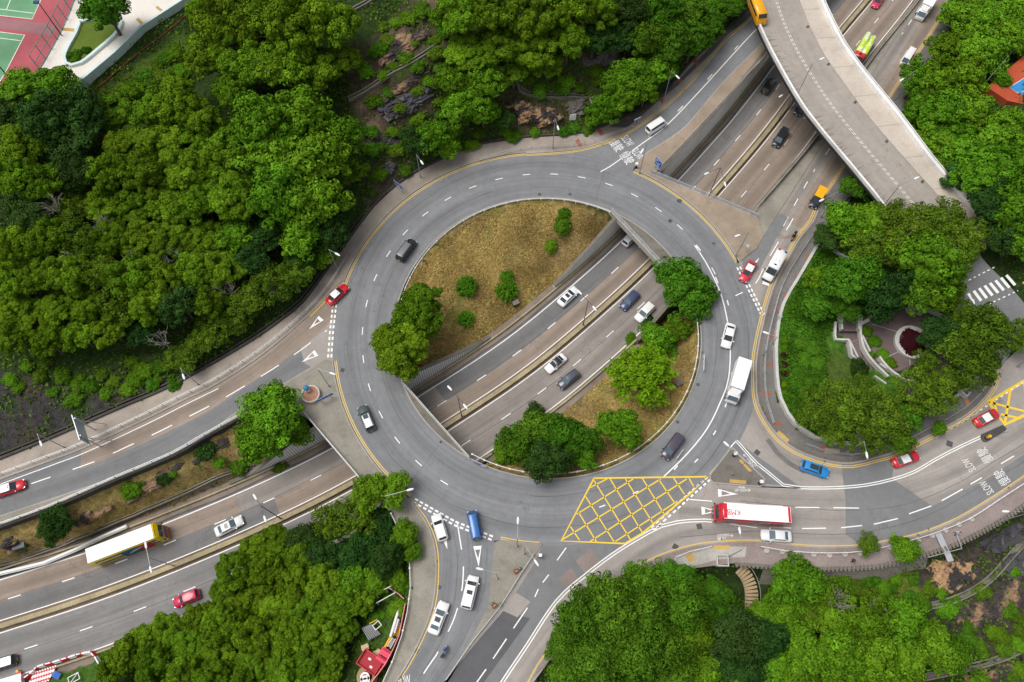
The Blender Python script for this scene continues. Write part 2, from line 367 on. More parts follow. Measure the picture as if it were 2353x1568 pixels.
fix(inside(TR), ZH-.3)
# hillside, platform, lower woods
fix(inside(Wl(COURT, 15)), 14.7)
def ctl(P, r=1.5):
    m, hz, _ = near(P, r); fix(m & ~FX, hz)
ctl([W(195, 228, 10), W(335, 112, 10), W(455, 27, 10), W(575, -90, 10)], 1.6)
ctl([W(600, -110, 17), W(900, -110, 19), W(1250, -110, 19), W(1560, -120, 13), W(1700, -140, 6)])
ctl([W(-140, 240, 15), W(-150, 450, 15), W(-150, 640, 12), W(-140, 820, 8)])
ctl([W(540, 130, 11.5), W(420, 250, 10.5), W(230, 300, 9.5)]); ctl([W(830, 60, 15), W(900, 160, 12), W(1020, 100, 13)])
ctl([W(2353, -60, 5), W(2450, 150, 7), W(2450, 400, 7), W(2420, 560, 5)]); ctl([W(2180, 200, 1.5), W(2230, 380, 1.)])
ctl([W(1290, 1620, -5), W(1600, 1640, -7), W(2000, 1640, -8), W(2250, 1640, -8), W(2500, 1500, -7)])
ctl([W(1600, 1345, -3.2), W(1690, 1345, -3.2), W(1830, 1345, -3)], 1.); ctl([W(1960, 1345, -2.5), W(2100, 1340, -3), W(2200, 1290, -3.5), W(2340, 1220, -3.5), W(2480, 1130, -3.5)], 1.)
ctl([W(950, 1400, -.8), W(900, 1500, -.9), W(830, 1580, -1.)], 1.)
ctl([W(0, 1600, -6.8), W(120, 1565, -6.8), W(220, 1520, -6.8)], 2.5); ctl([W(0, 1680, -6), W(400, 1680, -4)])
fix((near(offs(crom(Wl(SLIP_RAIL[:-1])), -1.7), .9)[0]) & ~inside(PV_W), -2.3)
Z[~FX] = 0
def relax(n):
    for _ in range(n):
        P = np.pad(Z, 1, 'edge'); A = .25*(P[:-2, 1:-1]+P[2:, 1:-1]+P[1:-1, :-2]+P[1:-1, 2:])
        Z[~FX] = A[~FX]
# coarse to fine
Zc, Fc = Z.copy(), FX.copy()
for k in (8, 4, 2):
    zz = Zc[::k, ::k].copy(); ff = Fc[::k, ::k]
    if k < 8:
        up = np.repeat(np.repeat(prev, 2, 0), 2, 1)[:zz.shape[0], :zz.shape[1]]
        up = np.pad(up, ((0, zz.shape[0]-up.shape[0]), (0, zz.shape[1]-up.shape[1])), 'edge'); zz[~ff] = up[~ff]
    for _ in range(500):
        P = np.pad(zz, 1, 'edge'); A = .25*(P[:-2, 1:-1]+P[2:, 1:-1]+P[1:-1, :-2]+P[1:-1, 2:]); zz[~ff] = A[~ff]
    prev = zz
up = np.repeat(np.repeat(prev, 2, 0), 2, 1)[:ny, :nx]; up = np.pad(up, ((0, ny-up.shape[0]), (0, nx-up.shape[1])), 'edge'); Z[~FX] = up[~FX]
relax(250)
def vnoise(s, seed):
    r = np.random.default_rng(seed); a = r.random((int((GY1-GY0)/s)+3, int((GX1-GX0)/s)+3))
    fx = (GXX-GX0)/s; fy = (GYY-GY0)/s; ix = fx.astype(int); iy = fy.astype(int); tx = fx-ix; ty = fy-iy
    tx = tx*tx*(3-2*tx); ty = ty*ty*(3-2*ty)
    return (a[iy, ix]*(1-tx)+a[iy, ix+1]*tx)*(1-ty)+(a[iy+1, ix]*(1-tx)+a[iy+1, ix+1]*tx)*ty-.5
wild = (~FX).astype(float)
for _ in range(5):
    Pw = np.pad(wild, 1, 'edge'); wild = np.minimum(wild, .2*(Pw[1:-1, 1:-1]+Pw[:-2, 1:-1]+Pw[2:, 1:-1]+Pw[1:-1, :-2]+Pw[1:-1, 2:]))
wild = np.clip(wild*2-1, 0, 1)
bump = vnoise(7, 1)*.9+vnoise(3, 2)*.45+vnoise(1.6, 3)*.3
isl = rr < RI-.3
Z += wild*bump*np.where(isl, .3, .8)
def gz(x, y):
    fx = min(max((x-GX0)/GS, 0), nx-1.01); fy = min(max((y-GY0)/GS, 0), ny-1.01); i, j = int(fx), int(fy); a, b = fx-i, fy-j
    return float((Z[j, i]*(1-a)+Z[j, i+1]*a)*(1-b)+(Z[j+1, i]*(1-a)+Z[j+1, i+1]*a)*b)
def onground(u, v, h=0.):
    """ground point whose spot h metres above it is seen at (u, v)"""
    z = 0.
    for _ in range(25):
        p = W(u, v, z+h); z = .5*z+.5*gz(p.x, p.y)
    p = W(u, v, z+h); return Vector((p.x, p.y, gz(p.x, p.y)))
# ground colour by cover
GC = np.zeros(GXX.shape+(3,)); GC[:] = (.028, .05, .012)
def cover(m, col, k=1.):
    f = (np.clip(m, 0, 1)*k)[..., None] if m.dtype != bool else (m*k)[..., None]; GC[:] = GC*(1-f)+np.array(col)*f
def soft(P, r):
    d = near(list(P)+[P[0]], 1)[2]; i = inside(P); return np.clip(.5+np.where(i, d, -d)/r+vnoise(2.2, 9)*.9+vnoise(.9, 12)*.5, 0, 1)
nz1 = np.clip(vnoise(5, 21)*1.6+vnoise(2, 22)*1.2+.5, 0, 1)
cover(isl, (.285, .20, .062)); cover(isl*nz1*np.clip(1.-.25*(rr > 22), 0, 1), (.15, .145, .03), .9)
cover(isl*np.clip(vnoise(1.3, 33)*2, 0, 1), (.38, .29, .13), .6); cover(isl*np.clip(vnoise(6, 35)*3-.2, 0, 1), (.21, .145, .075), .7)
BANK = Wl([(-130, 1260), (0, 1215), (300, 1105), (560, 985), (640, 1010), (640, 1090)], -1)+offs(MED, 9.5)[:40][::-1]
inb = inside(Wl([(-150, 1250), (0, 1200), (300, 1100), (560, 975), (720, 970), (650, 1110), (300, 1230), (0, 1340), (-160, 1390)], -4))
cover(inb, (.30, .215, .085)); cover(inb*nz1, (.14, .12, .035), .6)
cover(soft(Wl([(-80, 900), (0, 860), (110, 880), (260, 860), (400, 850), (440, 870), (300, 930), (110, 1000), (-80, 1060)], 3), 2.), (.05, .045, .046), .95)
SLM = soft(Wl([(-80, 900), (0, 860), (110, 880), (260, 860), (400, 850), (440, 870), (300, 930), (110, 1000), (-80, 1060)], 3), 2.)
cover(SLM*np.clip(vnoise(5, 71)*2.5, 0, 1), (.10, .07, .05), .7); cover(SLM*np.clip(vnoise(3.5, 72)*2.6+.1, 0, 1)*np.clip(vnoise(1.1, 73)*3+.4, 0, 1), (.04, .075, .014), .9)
ROCKY = [[(800, 200), (1010, 40), (1030, 130), (990, 250), (930, 330), (850, 330)], [(1150, 200), (1340, 190), (1350, 280), (1180, 280)], [(1330, 130), (1480, 90), (1470, 150), (1340, 200)], [(820, 350), (900, 350), (900, 410), (840, 430)]]
for P in ROCKY: cover(soft(Wl(P, 7), 2.), (.07, .052, .038), .95); cover(soft(Wl(P, 7), 2.)*np.clip(vnoise(4, 61)*2.4+.1, 0, 1)*np.clip(vnoise(1.6, 62)*2+.5, 0, 1), (.19, .135, .085), .9); cover(soft(Wl(P, 7), 2.)*np.clip(vnoise(3, 63)*3, 0, 1), (.05, .085, .015), .9)
cover(soft(Wl([(2100, 1300), (2200, 1260), (2353, 1180), (2480, 1110), (2480, 1520), (2300, 1520), (2200, 1440), (2120, 1400)], -4), 1.5), (.06, .05, .042), .95)
cover(inside(Wl([(1870, 1320), (2100, 1310), (2130, 1380), (2000, 1400), (1880, 1370)], -3))*1., (.12, .16, .02), .8)
cover(inside(PARKP), (.055, .14, .015))
cover(soft(Wl([(1850, 780), (1900, 800), (1960, 830), (1960, 900), (1880, 960), (1840, 900)], 1), 1.5), (.07, .10, .02), .8)
cover(soft(Wl([(230, 230), (310, 190), (430, 100), (470, 160), (380, 230), (300, 320), (240, 330)], 11), 1.5), (.085, .14, .018), .9)
cover(soft(Wl([(840, 1400), (930, 1360), (935, 1430), (880, 1530), (820, 1520)], -1), 1.5), (.05, .10, .018), .9)
cover(soft(Wl([(0, 1560), (200, 1500), (260, 1520), (200, 1600), (0, 1640)], -6.8), 1.5), (.06, .13, .02), .9)
cover(soft(Wl([(-100, 1540), (60, 1530), (60, 1600), (-100, 1620)], -6.8), 1.), (.2, .15, .1), .9)
cover(inside(TR), (.16, .13, .10))
cover(soft(Wl([(1120, 180), (1350, 170), (1350, 290), (1140, 290)], 4), 2.), (.07, .07, .03), .6)
m, t, p, nn, ln = nodes_of('ground_cover_soil'); at = nn('ShaderNodeAttribute'); at.attribute_name = 'gcol'; g = pos(t)
c = mixc(t, 1., at.outputs['Color'], ramp(t, noise(t, g, 1.1, 5, .75), [(.3, .5), (.7, 1.6)]), 'MULTIPLY')
c = mixc(t, 1., c, ramp(t, noise(t, g, 6., 4, .8), [(.3, .55), (.7, 1.5)]), 'MULTIPLY')
ln(c, p.inputs['Base Color']); p.inputs['Roughness'].default_value = .95; p.inputs['Specular IOR Level'].default_value = .1
bn = nn('ShaderNodeBump'); bn.inputs['Strength'].default_value = .8; bn.inputs['Distance'].default_value = .3; ln(noise(t, g, 3., 5, .7), bn.inputs['Height']); ln(bn.outputs[0], p.inputs['Normal'])
me = bpy.data.meshes.new('ground'); nv = nx*ny
me.vertices.add(nv); me.vertices.foreach_set('co', np.stack([GXX, GYY, Z], -1).astype('f4').ravel())
I = np.arange(nv).reshape(ny, nx); q = np.stack([I[:-1, :-1], I[:-1, 1:], I[1:, 1:], I[1:, :-1]], -1).reshape(-1, 4)
me.loops.add(q.size); me.loops.foreach_set('vertex_index', q.ravel().astype('i4')); me.polygons.add(len(q)); me.polygons.foreach_set('loop_start', np.arange(0, q.size, 4, dtype='i4'))
me.update(calc_edges=True); ca = me.attributes.new('gcol', 'FLOAT_COLOR', 'POINT'); ca.data.foreach_set('color', np.concatenate([GC, np.ones(GC.shape[:2]+(1,))], -1).astype('f4').ravel())
me.polygons.foreach_set('use_smooth', [True]*len(q)); me.materials.append(m); struct(link('ground', me))
# ------------------------------------------------------------------ roads
ASP = road('grey_asphalt', (.212, .218, .226), .2, .3); ASP2 = road('approach_concrete', (.335, .305, .28), .16, .55)
ASPD = road('dark_asphalt', (.19, .193, .198), .12, .35); ASPK = road('fresh_black_asphalt', (.105, .105, .112), .1)
H_BR = road('brown_highway_concrete', (.30, .24, .195), .2, .55); H_GR = road('grey_highway_asphalt', (.235, .228, .222), .2, .5)
H_LT = road('pale_highway_concrete', (.285, .255, .23), .2, .5); H_DK = road('dark_highway_asphalt', (.175, .172, .17), .15, .35)
H_SH = surf('hard_shoulder_concrete', (.23, .185, .15), stain=.6)
CONC = surf('weathered_concrete', (.27, .25, .21), stain=.5, big=.2); CONC_D = surf('dirty_concrete', (.17, .155, .13), stain=.6)
CONC_L = surf('pale_concrete', (.42, .40, .36), stain=.35); CONC_B = surf('brown_pavement_concrete', (.31, .245, .185), stain=.35)
PAVE = surf('paved_footway', (.33, .285, .24), stain=.3)
# ring road
ring = MB(); ring.strip(arc(RI, 0, 2*math.pi, 241), arc(RI+5.3, 0, 2*math.pi, 241)); ring.strip(arc(RI+5.3, 0, 2*math.pi, 241), arc(RO, 0, 2*math.pi, 241))
RING = struct(ring.build('ring_road', ASP))
def asphalt(name, P, mat, dz=-.012):
    mb = MB(); mb.poly(lift(P, dz)); return struct(mb.build(name, mat))
R_SLIP = MB(); a = resamp(crom(Wl(SLIP_UP)), 60); b = resamp(crom(Wl(SLIP_LO)+[W(790, 800)]), 60); mid = [x.lerp(y, .5) for x, y in zip(a, b)]
proj0 = lambda p: CX+F*p.x/(p.y*sT-(p.z-H)*cT)
k = min(range(60), key=lambda i: abs(proj0(a[i])-190))
R_SLIP.strip(a[k:], mid[k:], -.012)
R_SLIP = struct(R_SLIP.build('left_slip_road', H_BR))
x = MB(); x.strip(mid, b, -.012); x.strip(a[:k+1], mid[:k+1], -.012); x.build('asphalt_lane', ASPD, R_SLIP)
x = MB(); x.poly(lift(Wl([(742, 760), (690, 800), (700, 835), (760, 870), (800, 800), (800, 690)]), -.010)); x.build('concrete_patch', ASP2, R_SLIP)
x = MB(); x.poly(lift(Wl([(744, 688), (790, 635), (812, 665), (800, 760), (742, 760)]), -.014)); x.build('concrete_patch', ASP2, R_SLIP)
R_NE = asphalt('north_slip_road', A_NE+[], ASP, -.012); x = MB(); x.poly(lift(Wl([(1208, 353), (1459, 383), (1441, 420), (1250, 400)]), -.011)); x.build('asphalt_apron', ASP, R_NE)
R_E = asphalt('east_road', A_EAST, ASP2, -.016)
R_SW = asphalt('south_exit_road', A_SW, ASP, -.012)
x = MB(); P1 = resamp(crom(Wl(SE_L[1:], zse)), 50); P2 = resamp(crom(Wl(SE_R[3:], zse)), 50); pm = [p.lerp(q, .45) for p, q in zip(P1, P2)]
R_SE = x.strip(P1, pm, -.004); R_SE = struct(x.build('south_east_slip_road', H_LT)); x = MB(); x.strip(pm, P2, -.004); x.build('concrete_lane', H_BR, R_SE)
# patches of other asphalt in the east road
def patch(P, mat, parent, dz=.0, name='asphalt_patch'):
    x = MB(); x.poly(lift(Wl(P), dz)); return x.build(name, mat, parent)
patch([(1934, 1066), (2012, 1054), (2058, 1040), (2050, 1100), (2130, 1155), (2142, 1163), (2075, 1195), (1980, 1225), (1943, 1230), (1943, 1150), (1936, 1090)], ASPD, R_E, -.012)
patch([(1943, 1228), (2075, 1195), (2142, 1163), (2260, 1105), (2353, 1045), (2420, 1010), (2470, 980), (2470, 1020), (2353, 1093), (2202, 1188), (2114, 1223), (2026, 1243), (1975, 1250)], ASPD, R_E, -.011)
patch([(1560, 1063), (1601, 1018), (1650, 1052), (1629, 1094), (1520, 1097)], ASP, R_E, -.011)
patch([(1365, 1099), (1625, 1096), (1587, 1133), (1476, 1226), (1436, 1251), (1289, 1244)], ASPD, R_E, .001)
patch([(1250, 1246), (1289, 1244), (1436, 1251), (1415, 1266), (1345, 1318), (1275, 1381), (1204, 1488), (1150, 1565), (1100, 1650), (1000, 1650), (1110, 1460), (1160, 1400), (1225, 1300)], ASPD, R_E, -.0125)
patch([(1280, 1285), (1300, 1252), (1225, 1310), (1190, 1362), (1225, 1380)], ASPK if False else ASPD, R_E, -.009)
patch([(1159, 1402), (1218, 1422), (1060, 1640), (965, 1640), (1010, 1580), (1100, 1470)], ASPK, R_E, -.007)
patch([(1186, 1362), (1219, 1383), (1189, 1419), (1152, 1402)], ASP2, R_E, -.006)
patch([(1323, 1289), (1357, 1261), (1381, 1291), (1346, 1320)], surf('reinstated_brown_patch', (.25, .205, .185)), R_E, -.006)
patch([(1283, 1330), (1312, 1305), (1330, 1332), (1302, 1352)], MC['reinstated_brown_patch'], R_E, -.006)
patch([(926, 868), (940, 863), (948, 876), (930, 884)], MC['reinstated_brown_patch'], RING, .004)
patch([(1690, 1012), (1630, 1100), (1757, 1112), (1840, 1120)], ASPD, R_E, -.008)
patch([(1705, 590), (1752, 548), (1790, 490), (1810, 500), (1745, 620), (1710, 640)], ASPD, R_E, -.008)
def wornlane(P, parent, mat, w, dz):
    x = MB(); P = crom(Wl(P)); x.strip(offs(P, w/2), offs(P, -w/2), dz); x.build('worn_lane', mat, parent)
wornlane([(1830, 520), (1772, 640), (1735, 740), (1714, 850), (1732, 955), (1790, 1037), (1870, 1076), (1960, 1085), (2080, 1052), (2200, 992), (2310, 925)], R_E, ASP2, 3.6, -.0135)
wornlane([(2420, 945), (2353, 985), (2250, 1055), (2140, 1105), (2000, 1142), (1850, 1145), (1660, 1128)], R_E, ASP2, 3.2, -.0145)
wornlane([(2420, 990), (2353, 1030), (2230, 1110), (2100, 1160), (1980, 1190), (1850, 1190), (1650, 1178), (1560, 1172)], R_E, ASP2, 3.2, -.0140)
wornlane([(2420, 1035), (2353, 1075), (2200, 1165), (2060, 1222), (1900, 1235), (1750, 1228), (1600, 1222), (1500, 1260), (1400, 1330), (1300, 1430), (1200, 1560), (1140, 1650)], R_E, ASP2, 3.2, -.0138)
wornlane([(1690, 980), (1640, 1040), (1590, 1100), (1500, 1165), (1400, 1200), (1290, 1225)], R_E, ASP2, 3.2, -.0136)
wornlane([(1025, 1205), (1030, 1290), (1020, 1380), (985, 1480), (930, 1570), (880, 1640)], R_SW, ASP, 3.2, -.008); wornlane([(1092, 1200), (1098, 1300), (1086, 1380), (1045, 1490), (985, 1590)], R_SW, ASP, 3.2, -.007)
# dark rubber on the bend by the park
x = MB(); x.line(crom(Wl([(1764, 1010), (1785, 1040), (1815, 1066), (1850, 1085)])), .8); x.build('rubber_stain', surf('rubber_stain', (.15, .145, .14), big=.5), R_E).location.z = -.006
# highway
nM = len(MED); uM = [0.]*nM
def proj(p):
    dz = p.z-H; dep = p.y*sT-dz*cT; return CX+F*p.x/dep, CY-F*(p.y*cT+dz*sT)/dep
uM = [proj(p)[0] for p in MED]
def lane(mb, o0, o1, u0, u1, dz=0.):
    ix = [i for i in range(nM) if u0 <= uM[i] <= u1]
    if not ix: return
    i0, i1 = max(0, ix[0]), min(nM-1, ix[-1]+1); A = offs(MED, o0)[i0:i1+1]; B = offs(MED, o1)[i0:i1+1]; mb.strip(A, B, dz)
HW = MB(); lane(HW, -10., 10.2, -1e9, 1e9, -.02); HW = struct(HW.build('highway', H_SH))
def lanes(name, mat, segs):
    x = MB()
    for s in segs: lane(x, *s)
    x.build(name, mat, HW)
lanes('brown_concrete_lane', H_BR, [(4., 7.6, -1e9, 560), (.6, 4., 640, 1660), (.6, 4., 1660, 1e9), (-4.5, -.6, 1600, 1e9), (-8.3, -4.5, 1600, 1e9)])
lanes('grey_asphalt_lane', H_GR, [(-4.5, -.6, -1e9, 700), (-8.3, -4.5, -1e9, 700), (4., 7.6, 1560, 1e9)])
lanes('pale_concrete_lane', H_LT, [(4., 7.6, 560, 1045), (-4.5, -.6, 700, 1600), (-8.3, -4.5, 700, 1600)])
lanes('dark_asphalt_lane', H_DK, [(.6, 4., -1e9, 640), (4., 7.6, 1045, 1560)])
MK = MB()
for o in (7.4, .95, -.95, -8.15): MK.line(offs(MED, o), .17, .006)
def dashes(mb, P, on, gap, w, dz, s0=0.):
    P = resamp(P, max(3, int(plen(P)/min(.5, gap/3., on/4.)))); L = 0.; acc = []; s = s0
    for a, b in zip(P, P[1:]):
        d = (b-a).length; ph = (L+s0) % (on+gap)
        if ph < on: acc.append(a)
        elif acc:
            if len(acc) > 1: mb.line(acc, w, dz)
            acc = []
        L += d
    if len(acc) > 1: mb.line(acc, w, dz)
dashes(MK, offs(MED, 4.), 2.5, 5.9, .17, .008, 3.); dashes(MK, offs(MED, -4.55), 2.5, 5.9, .17, .008, 1.)
MK.build('lane_marking', WHITE, HW)
# other markings
mk = MB(); z1 = .006
for k in range(38):
    a = 2*math.pi*k/38
    if not (-1.6 < math.atan2(math.sin(a-5.85), math.cos(a-5.85)) < .72): mk.line(arc(RL, a, a+.045, 3), .16, z1)
mk.line(crom(Wl([(1596, 564), (1620, 600), (1641, 640), (1658, 680), (1670, 730), (1678, 790), (1674, 870), (1655, 925), (1625, 985), (1580, 1042), (1525, 1096)])), .2, z1)
for (u, v, du, dv) in [(1600, 566, 8, 14), (1644, 637, 6, 14), (1671, 690, 3, 12), (1682, 855, -1, 12), (1670, 925, -4, 11), (1645, 990, -6, 10), (1604, 1055, -8, 8), (1557, 1070, -8, 10)]: mk.line(Wl([(u, v), (u+du, v+dv)]), .2, z1)
for a, b in [((1454, 1135), (1467, 1129)), ((1377, 1166), (1391, 1161))]: mk.line(Wl([a, b]), .18, .011)
mk.build('lane_marking', WHITE, RING)
yk = MB()
def dbl(mb, P, w=.13, gap=.3, z=z1):
    mb.line(offs(P, gap/2), w, z); mb.line(offs(P, -gap/2), w, z)
yk.build
aW0 = ang(W(775, 660)); aW1 = ang(W(1208, 357))
dbl(yk, arc(RO-.35, aW0, aW1, 60)); dbl(yk, arc(RO-.35, a_w0+2*math.pi if a_w0 < 0 else a_w0, ang(W(938, 1147)) % (2*math.pi), 40)); dbl(yk, arc(RO-.35, a_n0, a_n1, 30)); dbl(yk, arc(RO-.35, ang(W(1150, 1238)), ang(W(1240, 1245)), 12))
yk.build('yellow_line', YEL, RING)
yk = MB(); dbl(yk, crom(Wl([(p[0], p[1]+4) for p in NE_UP]))); yk.build('yellow_line', YEL, R_NE)
mk = MB(); P = crom(Wl([(1380, 395), (1400, 384), (1480, 327), (1530, 290), (1600, 218), (1700, 108), (1745, 60), (1850, -50)])); mk.line(P, .2, z1)
for s in range(8, len(P)-4, 6): q = offs(P, .45); mk.line(q[s:s+2], .2, z1)
def lettering(mb, txt, c, d, fw, fh, dz=z1, sub=None):
    o = W(*c); e = W(c[0]+d[0], c[1]+d[1]); mb.v_off = None
    t = text_mb(txt, frame2d((o.x, o.y, dz), ((e-o).x, (e-o).y)), fw, fh); mb.add(t.v, t.f)
nl = MB()
for (c1, c2) in (((1442, 324), (1417, 334)), ((1465, 354), (1441, 363))):
    lettering(nl, 'SLOW', c1, (13, 16), 2.5, 1.7); lettering(nl, '慢駛', c2, (13, 16), 2.8, 2.2)
mk.build('lane_marking', WHITE, R_NE); nl.build('slow_lettering', paint('fresh_white_road_paint', (.84, .84, .83), .0), R_NE)
mk = MB(); dashes(mk, crom(Wl([(-130, 1180), (179, 1075), (246, 1048), (311, 1018), (364, 993), (431, 959), (499, 924), (566, 885), (626, 849), (692, 804), (757, 755)])), 4., 2.6, .18, z1, 0)
mk.line(crom(Wl([(p[0]+4, p[1]+9) for p in SLIP_UP[:8]])), .14, z1)
def giveway(mb, base, tip, w=1.3):
    b = W(*base); t = W(*tip); d = (t-b).normalized(); n = Vector((-d.y, d.x, 0))*w/2; a, c = b+n, b-n
    ai, ci = b+n*.62+d*.55, b-n*.62+d*.55; ti = t-d*1.2
    for q in ([a, c, ci, ai], [a, ai, ti, t], [c, t, ti, ci]):
        mb.poly(lift(q, z1))
giveway(mk, (738, 731), (710, 757)); giveway(mk, (727, 811), (693, 833))
def gwline(mb, A, B):
    P = Wl([A, B]); L = plen(P); d = (P[1]-P[0]).normalized(); n = Vector((-d.y, d.x, 0)); k = int(L/.95)
    for i in range(k):
        for s in (-.28, .28):
            a = P[0]+d*(i*L/k)+n*s; mb.line([a, a+d*.6], .3, z1)
gwline(mk, (769, 700), (762, 760)); gwline(mk, (762, 761), (757, 828)); mk.build('lane_marking', WHITE, R_SLIP)
yk = MB(); dbl(yk, Wl([(712, 727), (750, 688), (778, 652)])); yk.build('yellow_line', YEL, R_SLIP)
mk = MB(); dashes(mk, crom(Wl([(1051, 1203), (1060, 1259), (1065, 1288), (1063, 1344), (1058, 1375), (1042, 1426), (1028, 1456), (1003, 1505), (984, 1532), (961, 1567), (920, 1630)])), 4.2, 2.2, .18, z1)
giveway(mk, (1016, 1216), (1028, 1263)); giveway(mk, (1097, 1255), (1100, 1303)); gwline(mk, (951, 1150), (1045, 1203)); gwline(mk, (1045, 1203), (1136, 1239))
lettering(mk, 'SLOW', (926, 1567), (15, -3), 2.2, 1.6); mk.build('lane_marking', WHITE, R_SW)
yk = MB(); dbl(yk, crom(Wl([(p[0]+4, p[1]) for p in SW_L]))); yk.build('yellow_line', YEL, R_SW)
mk = MB(); dashes(mk, crom(Wl([(1690, 680), (1734, 655), (1759, 607), (1789, 556), (1815, 516), (1840, 470)])), 4., 2.5, .18, z1, 2.); gwline(mk, (1697, 614), (1755, 728))
giveway(mk, (1759, 655), (1770, 615)); giveway(mk, (1713, 636), (1745, 592)); giveway(mk, (1650, 1133), (1696, 1136)); giveway(mk, (1612, 1174), (1655, 1175))
gwline(mk, (1629, 1099), (1561, 1160)); gwline(mk, (1561, 1160), (1494, 1220))
dbl(mk, crom(Wl([(1740, 1210), (1680, 1202), (1620, 1196), (1585, 1197), (1557, 1200), (1520, 1209), (1490, 1224), (1420, 1266), (1349, 1319), (1279, 1382), (1208, 1488), (1156, 1565), (1110, 1640)])), .16, .4)
dbl(mk, crom(Wl([(2255, 1004), (2200, 1030), (2150, 1056), (2100, 1085), (2050, 1102), (1990, 1115), (1920, 1121), (1840, 1121), (1800, 1115), (1770, 1090), (1740, 1066), (1692, 1013)])), .15, .35)
mk.line(Wl([(1692, 1013), (1677, 1030)]), .18, z1)
for a, b in [((1280, 1288), (1301, 1259)), ((1247, 1339), (1261, 1321)), ((1229, 1372), (1237, 1354)), ((1180, 1444), (1212, 1397)), ((1133, 1514), (1164, 1468)), ((1080, 1590), (1117, 1538))]: mk.line(Wl([a, b]), .17, z1); mk.line(Wl([(1750, 1119), (1840, 1122)]), .16, z1)
for a, b in [((1582, 1148), (1636, 1152)), ((1663, 1155), (1715, 1159)), ((1738, 1161), (1799, 1164)), ((1827, 1166), (1883, 1167)), ((1915, 1167), (1974, 1168)), ((2089, 1181), (2140, 1163)), ((2008, 1205), (2063, 1192)), ((1933, 1213), (1981, 1208)), ((1843, 1215), (1898, 1214)), ((1762, 1209), (1818, 1214)), ((2164, 1151), (2212, 1124)), ((2230, 1113), (2256, 1098)), ((2300, 1066), (2330, 1048))]: mk.line(Wl([a, b]), .17, z1)
wl = MB()
for c1_, c2_ in (((2267, 1121), (2302, 1098)), ((2226, 1069), (2263, 1047))): lettering(wl, 'SLOW', c1_, (-15, -21), 2.2, 1.35); lettering(wl, '慢駛', c2_, (-15, -21), 2.5, 2.)
wl.build('worn_lettering', WORN, R_E)
lettering(mk, 'LOOK LEFT', (1701, 1127), (-10, -.5), 1.9, .42); lettering(mk, '望左', (1704, 1119), (-10, -.5), 1.1, .55); lettering(mk, '←', (1719, 1127), (-10, 0), .8, .5)
lettering(mk, 'LOOK RIGHT', (1662, 1230), (10, -.6), 1.9, .42); lettering(mk, '望右', (1658, 1238), (10, -.6), 1.4, .5); lettering(mk, '→', (1680, 1231), (10, 0), .7, .5)
lettering(mk, 'LOOK LEFT', (1731, 1064), (10, 8), 2.2, .42); lettering(mk, '望左', (1725, 1068), (10, 8), 1.2, .55); lettering(mk, '←', (1712, 1048), (9, 6), .8, .5)
dashes(mk, crom(Wl([(2150, 1006), (2215, 968), (2245, 948), (2300, 912), (2353, 878)])), .7, .5, .2, z1)
mk.build('lane_marking', WHITE, R_E)
mk = MB(); dashes(mk, crom(Wl([(1800, 520), (1843, 440), (1880, 378), (1912, 334), (1968, 243), (2010, 178), (2048, 116), (2088, 56), (2110, 22), (2180, -90)], zse)), 2.6, 2.6, .18, z1+.004); mk.build('lane_marking', WHITE, R_SE)
q = crom(Wl(SE_R[5:], zse)); x = MB(); x.prism([p+Vector((0, 0, .12)) for p in q]+[p+Vector((0, 0, .12)) for p in offs(q, -4.)[::-1]], .9); struct(x.build('slip_pavement', surf('dark_slip_pavement', (.15, .14, .13), stain=.5)))
yk = MB(); dbl(yk, [p+Vector((0, 0, 0)) for p in offs(crom(Wl(SE_R[4:], zse)), .5)]); yk.build('yellow_line', YEL, R_SE)
yk = MB(); dbl(yk, offs(crom(Wl(SE_R[4:0:-1]+E_UP[1:])), .5 if False else -.5)); dbl(yk, crom(Wl([(p[0], p[1]-1) for p in E_LO])))
yk.line(Wl([(1678, 1033), (1631, 1090)]), .2, z1); yk.build('yellow_line', YEL, R_E)
T = lambda x, y: W(1103+x*.35175, 1016.6+y*.35175, 0)
bx = MB(); OUT = [T(745, 235), T(1485, 225), T(1390, 320), T(1060, 595), T(945, 662), T(530, 645)]
bx.line(OUT+[OUT[0]], .27, .014)
for a, b in [((745, 250), (985, 640)), ((690, 355), (875, 650)), ((645, 460), (760, 650)), ((590, 550), (650, 640)), ((850, 240), (1060, 590)), ((950, 240), (1130, 530)), ((1060, 235), (1200, 465)), ((1165, 240), (1270, 395)), ((1265, 235), (1335, 340)), ((1365, 235), (1395, 290)), ((720, 295), (830, 240)), ((632, 470), (1000, 240)), ((540, 635), (1180, 240)), ((720, 648), (1350, 240)), ((885, 648), (1290, 385))]:
    bx.line([T(*a), T(*b)], .2, .018)
bx.build('yellow_box_junction', YBOX, RING)
bx = MB(); OUT = Wl([(2271, 924), (2353, 876), (2430, 835), (2440, 910), (2353, 955), (2309, 976)]); bx.line(OUT+[OUT[0]], .5, .003)
for a, b in [((2275, 925), (2353, 945)), ((2322, 896), (2309, 972)), ((2300, 952), (2345, 962)), ((2353, 876), (2362, 950)), ((2290, 946), (2283, 920))]: bx.line(Wl([a, b]), .4, .007)
bx.build('yellow_box_junction', YBOX, R_E)
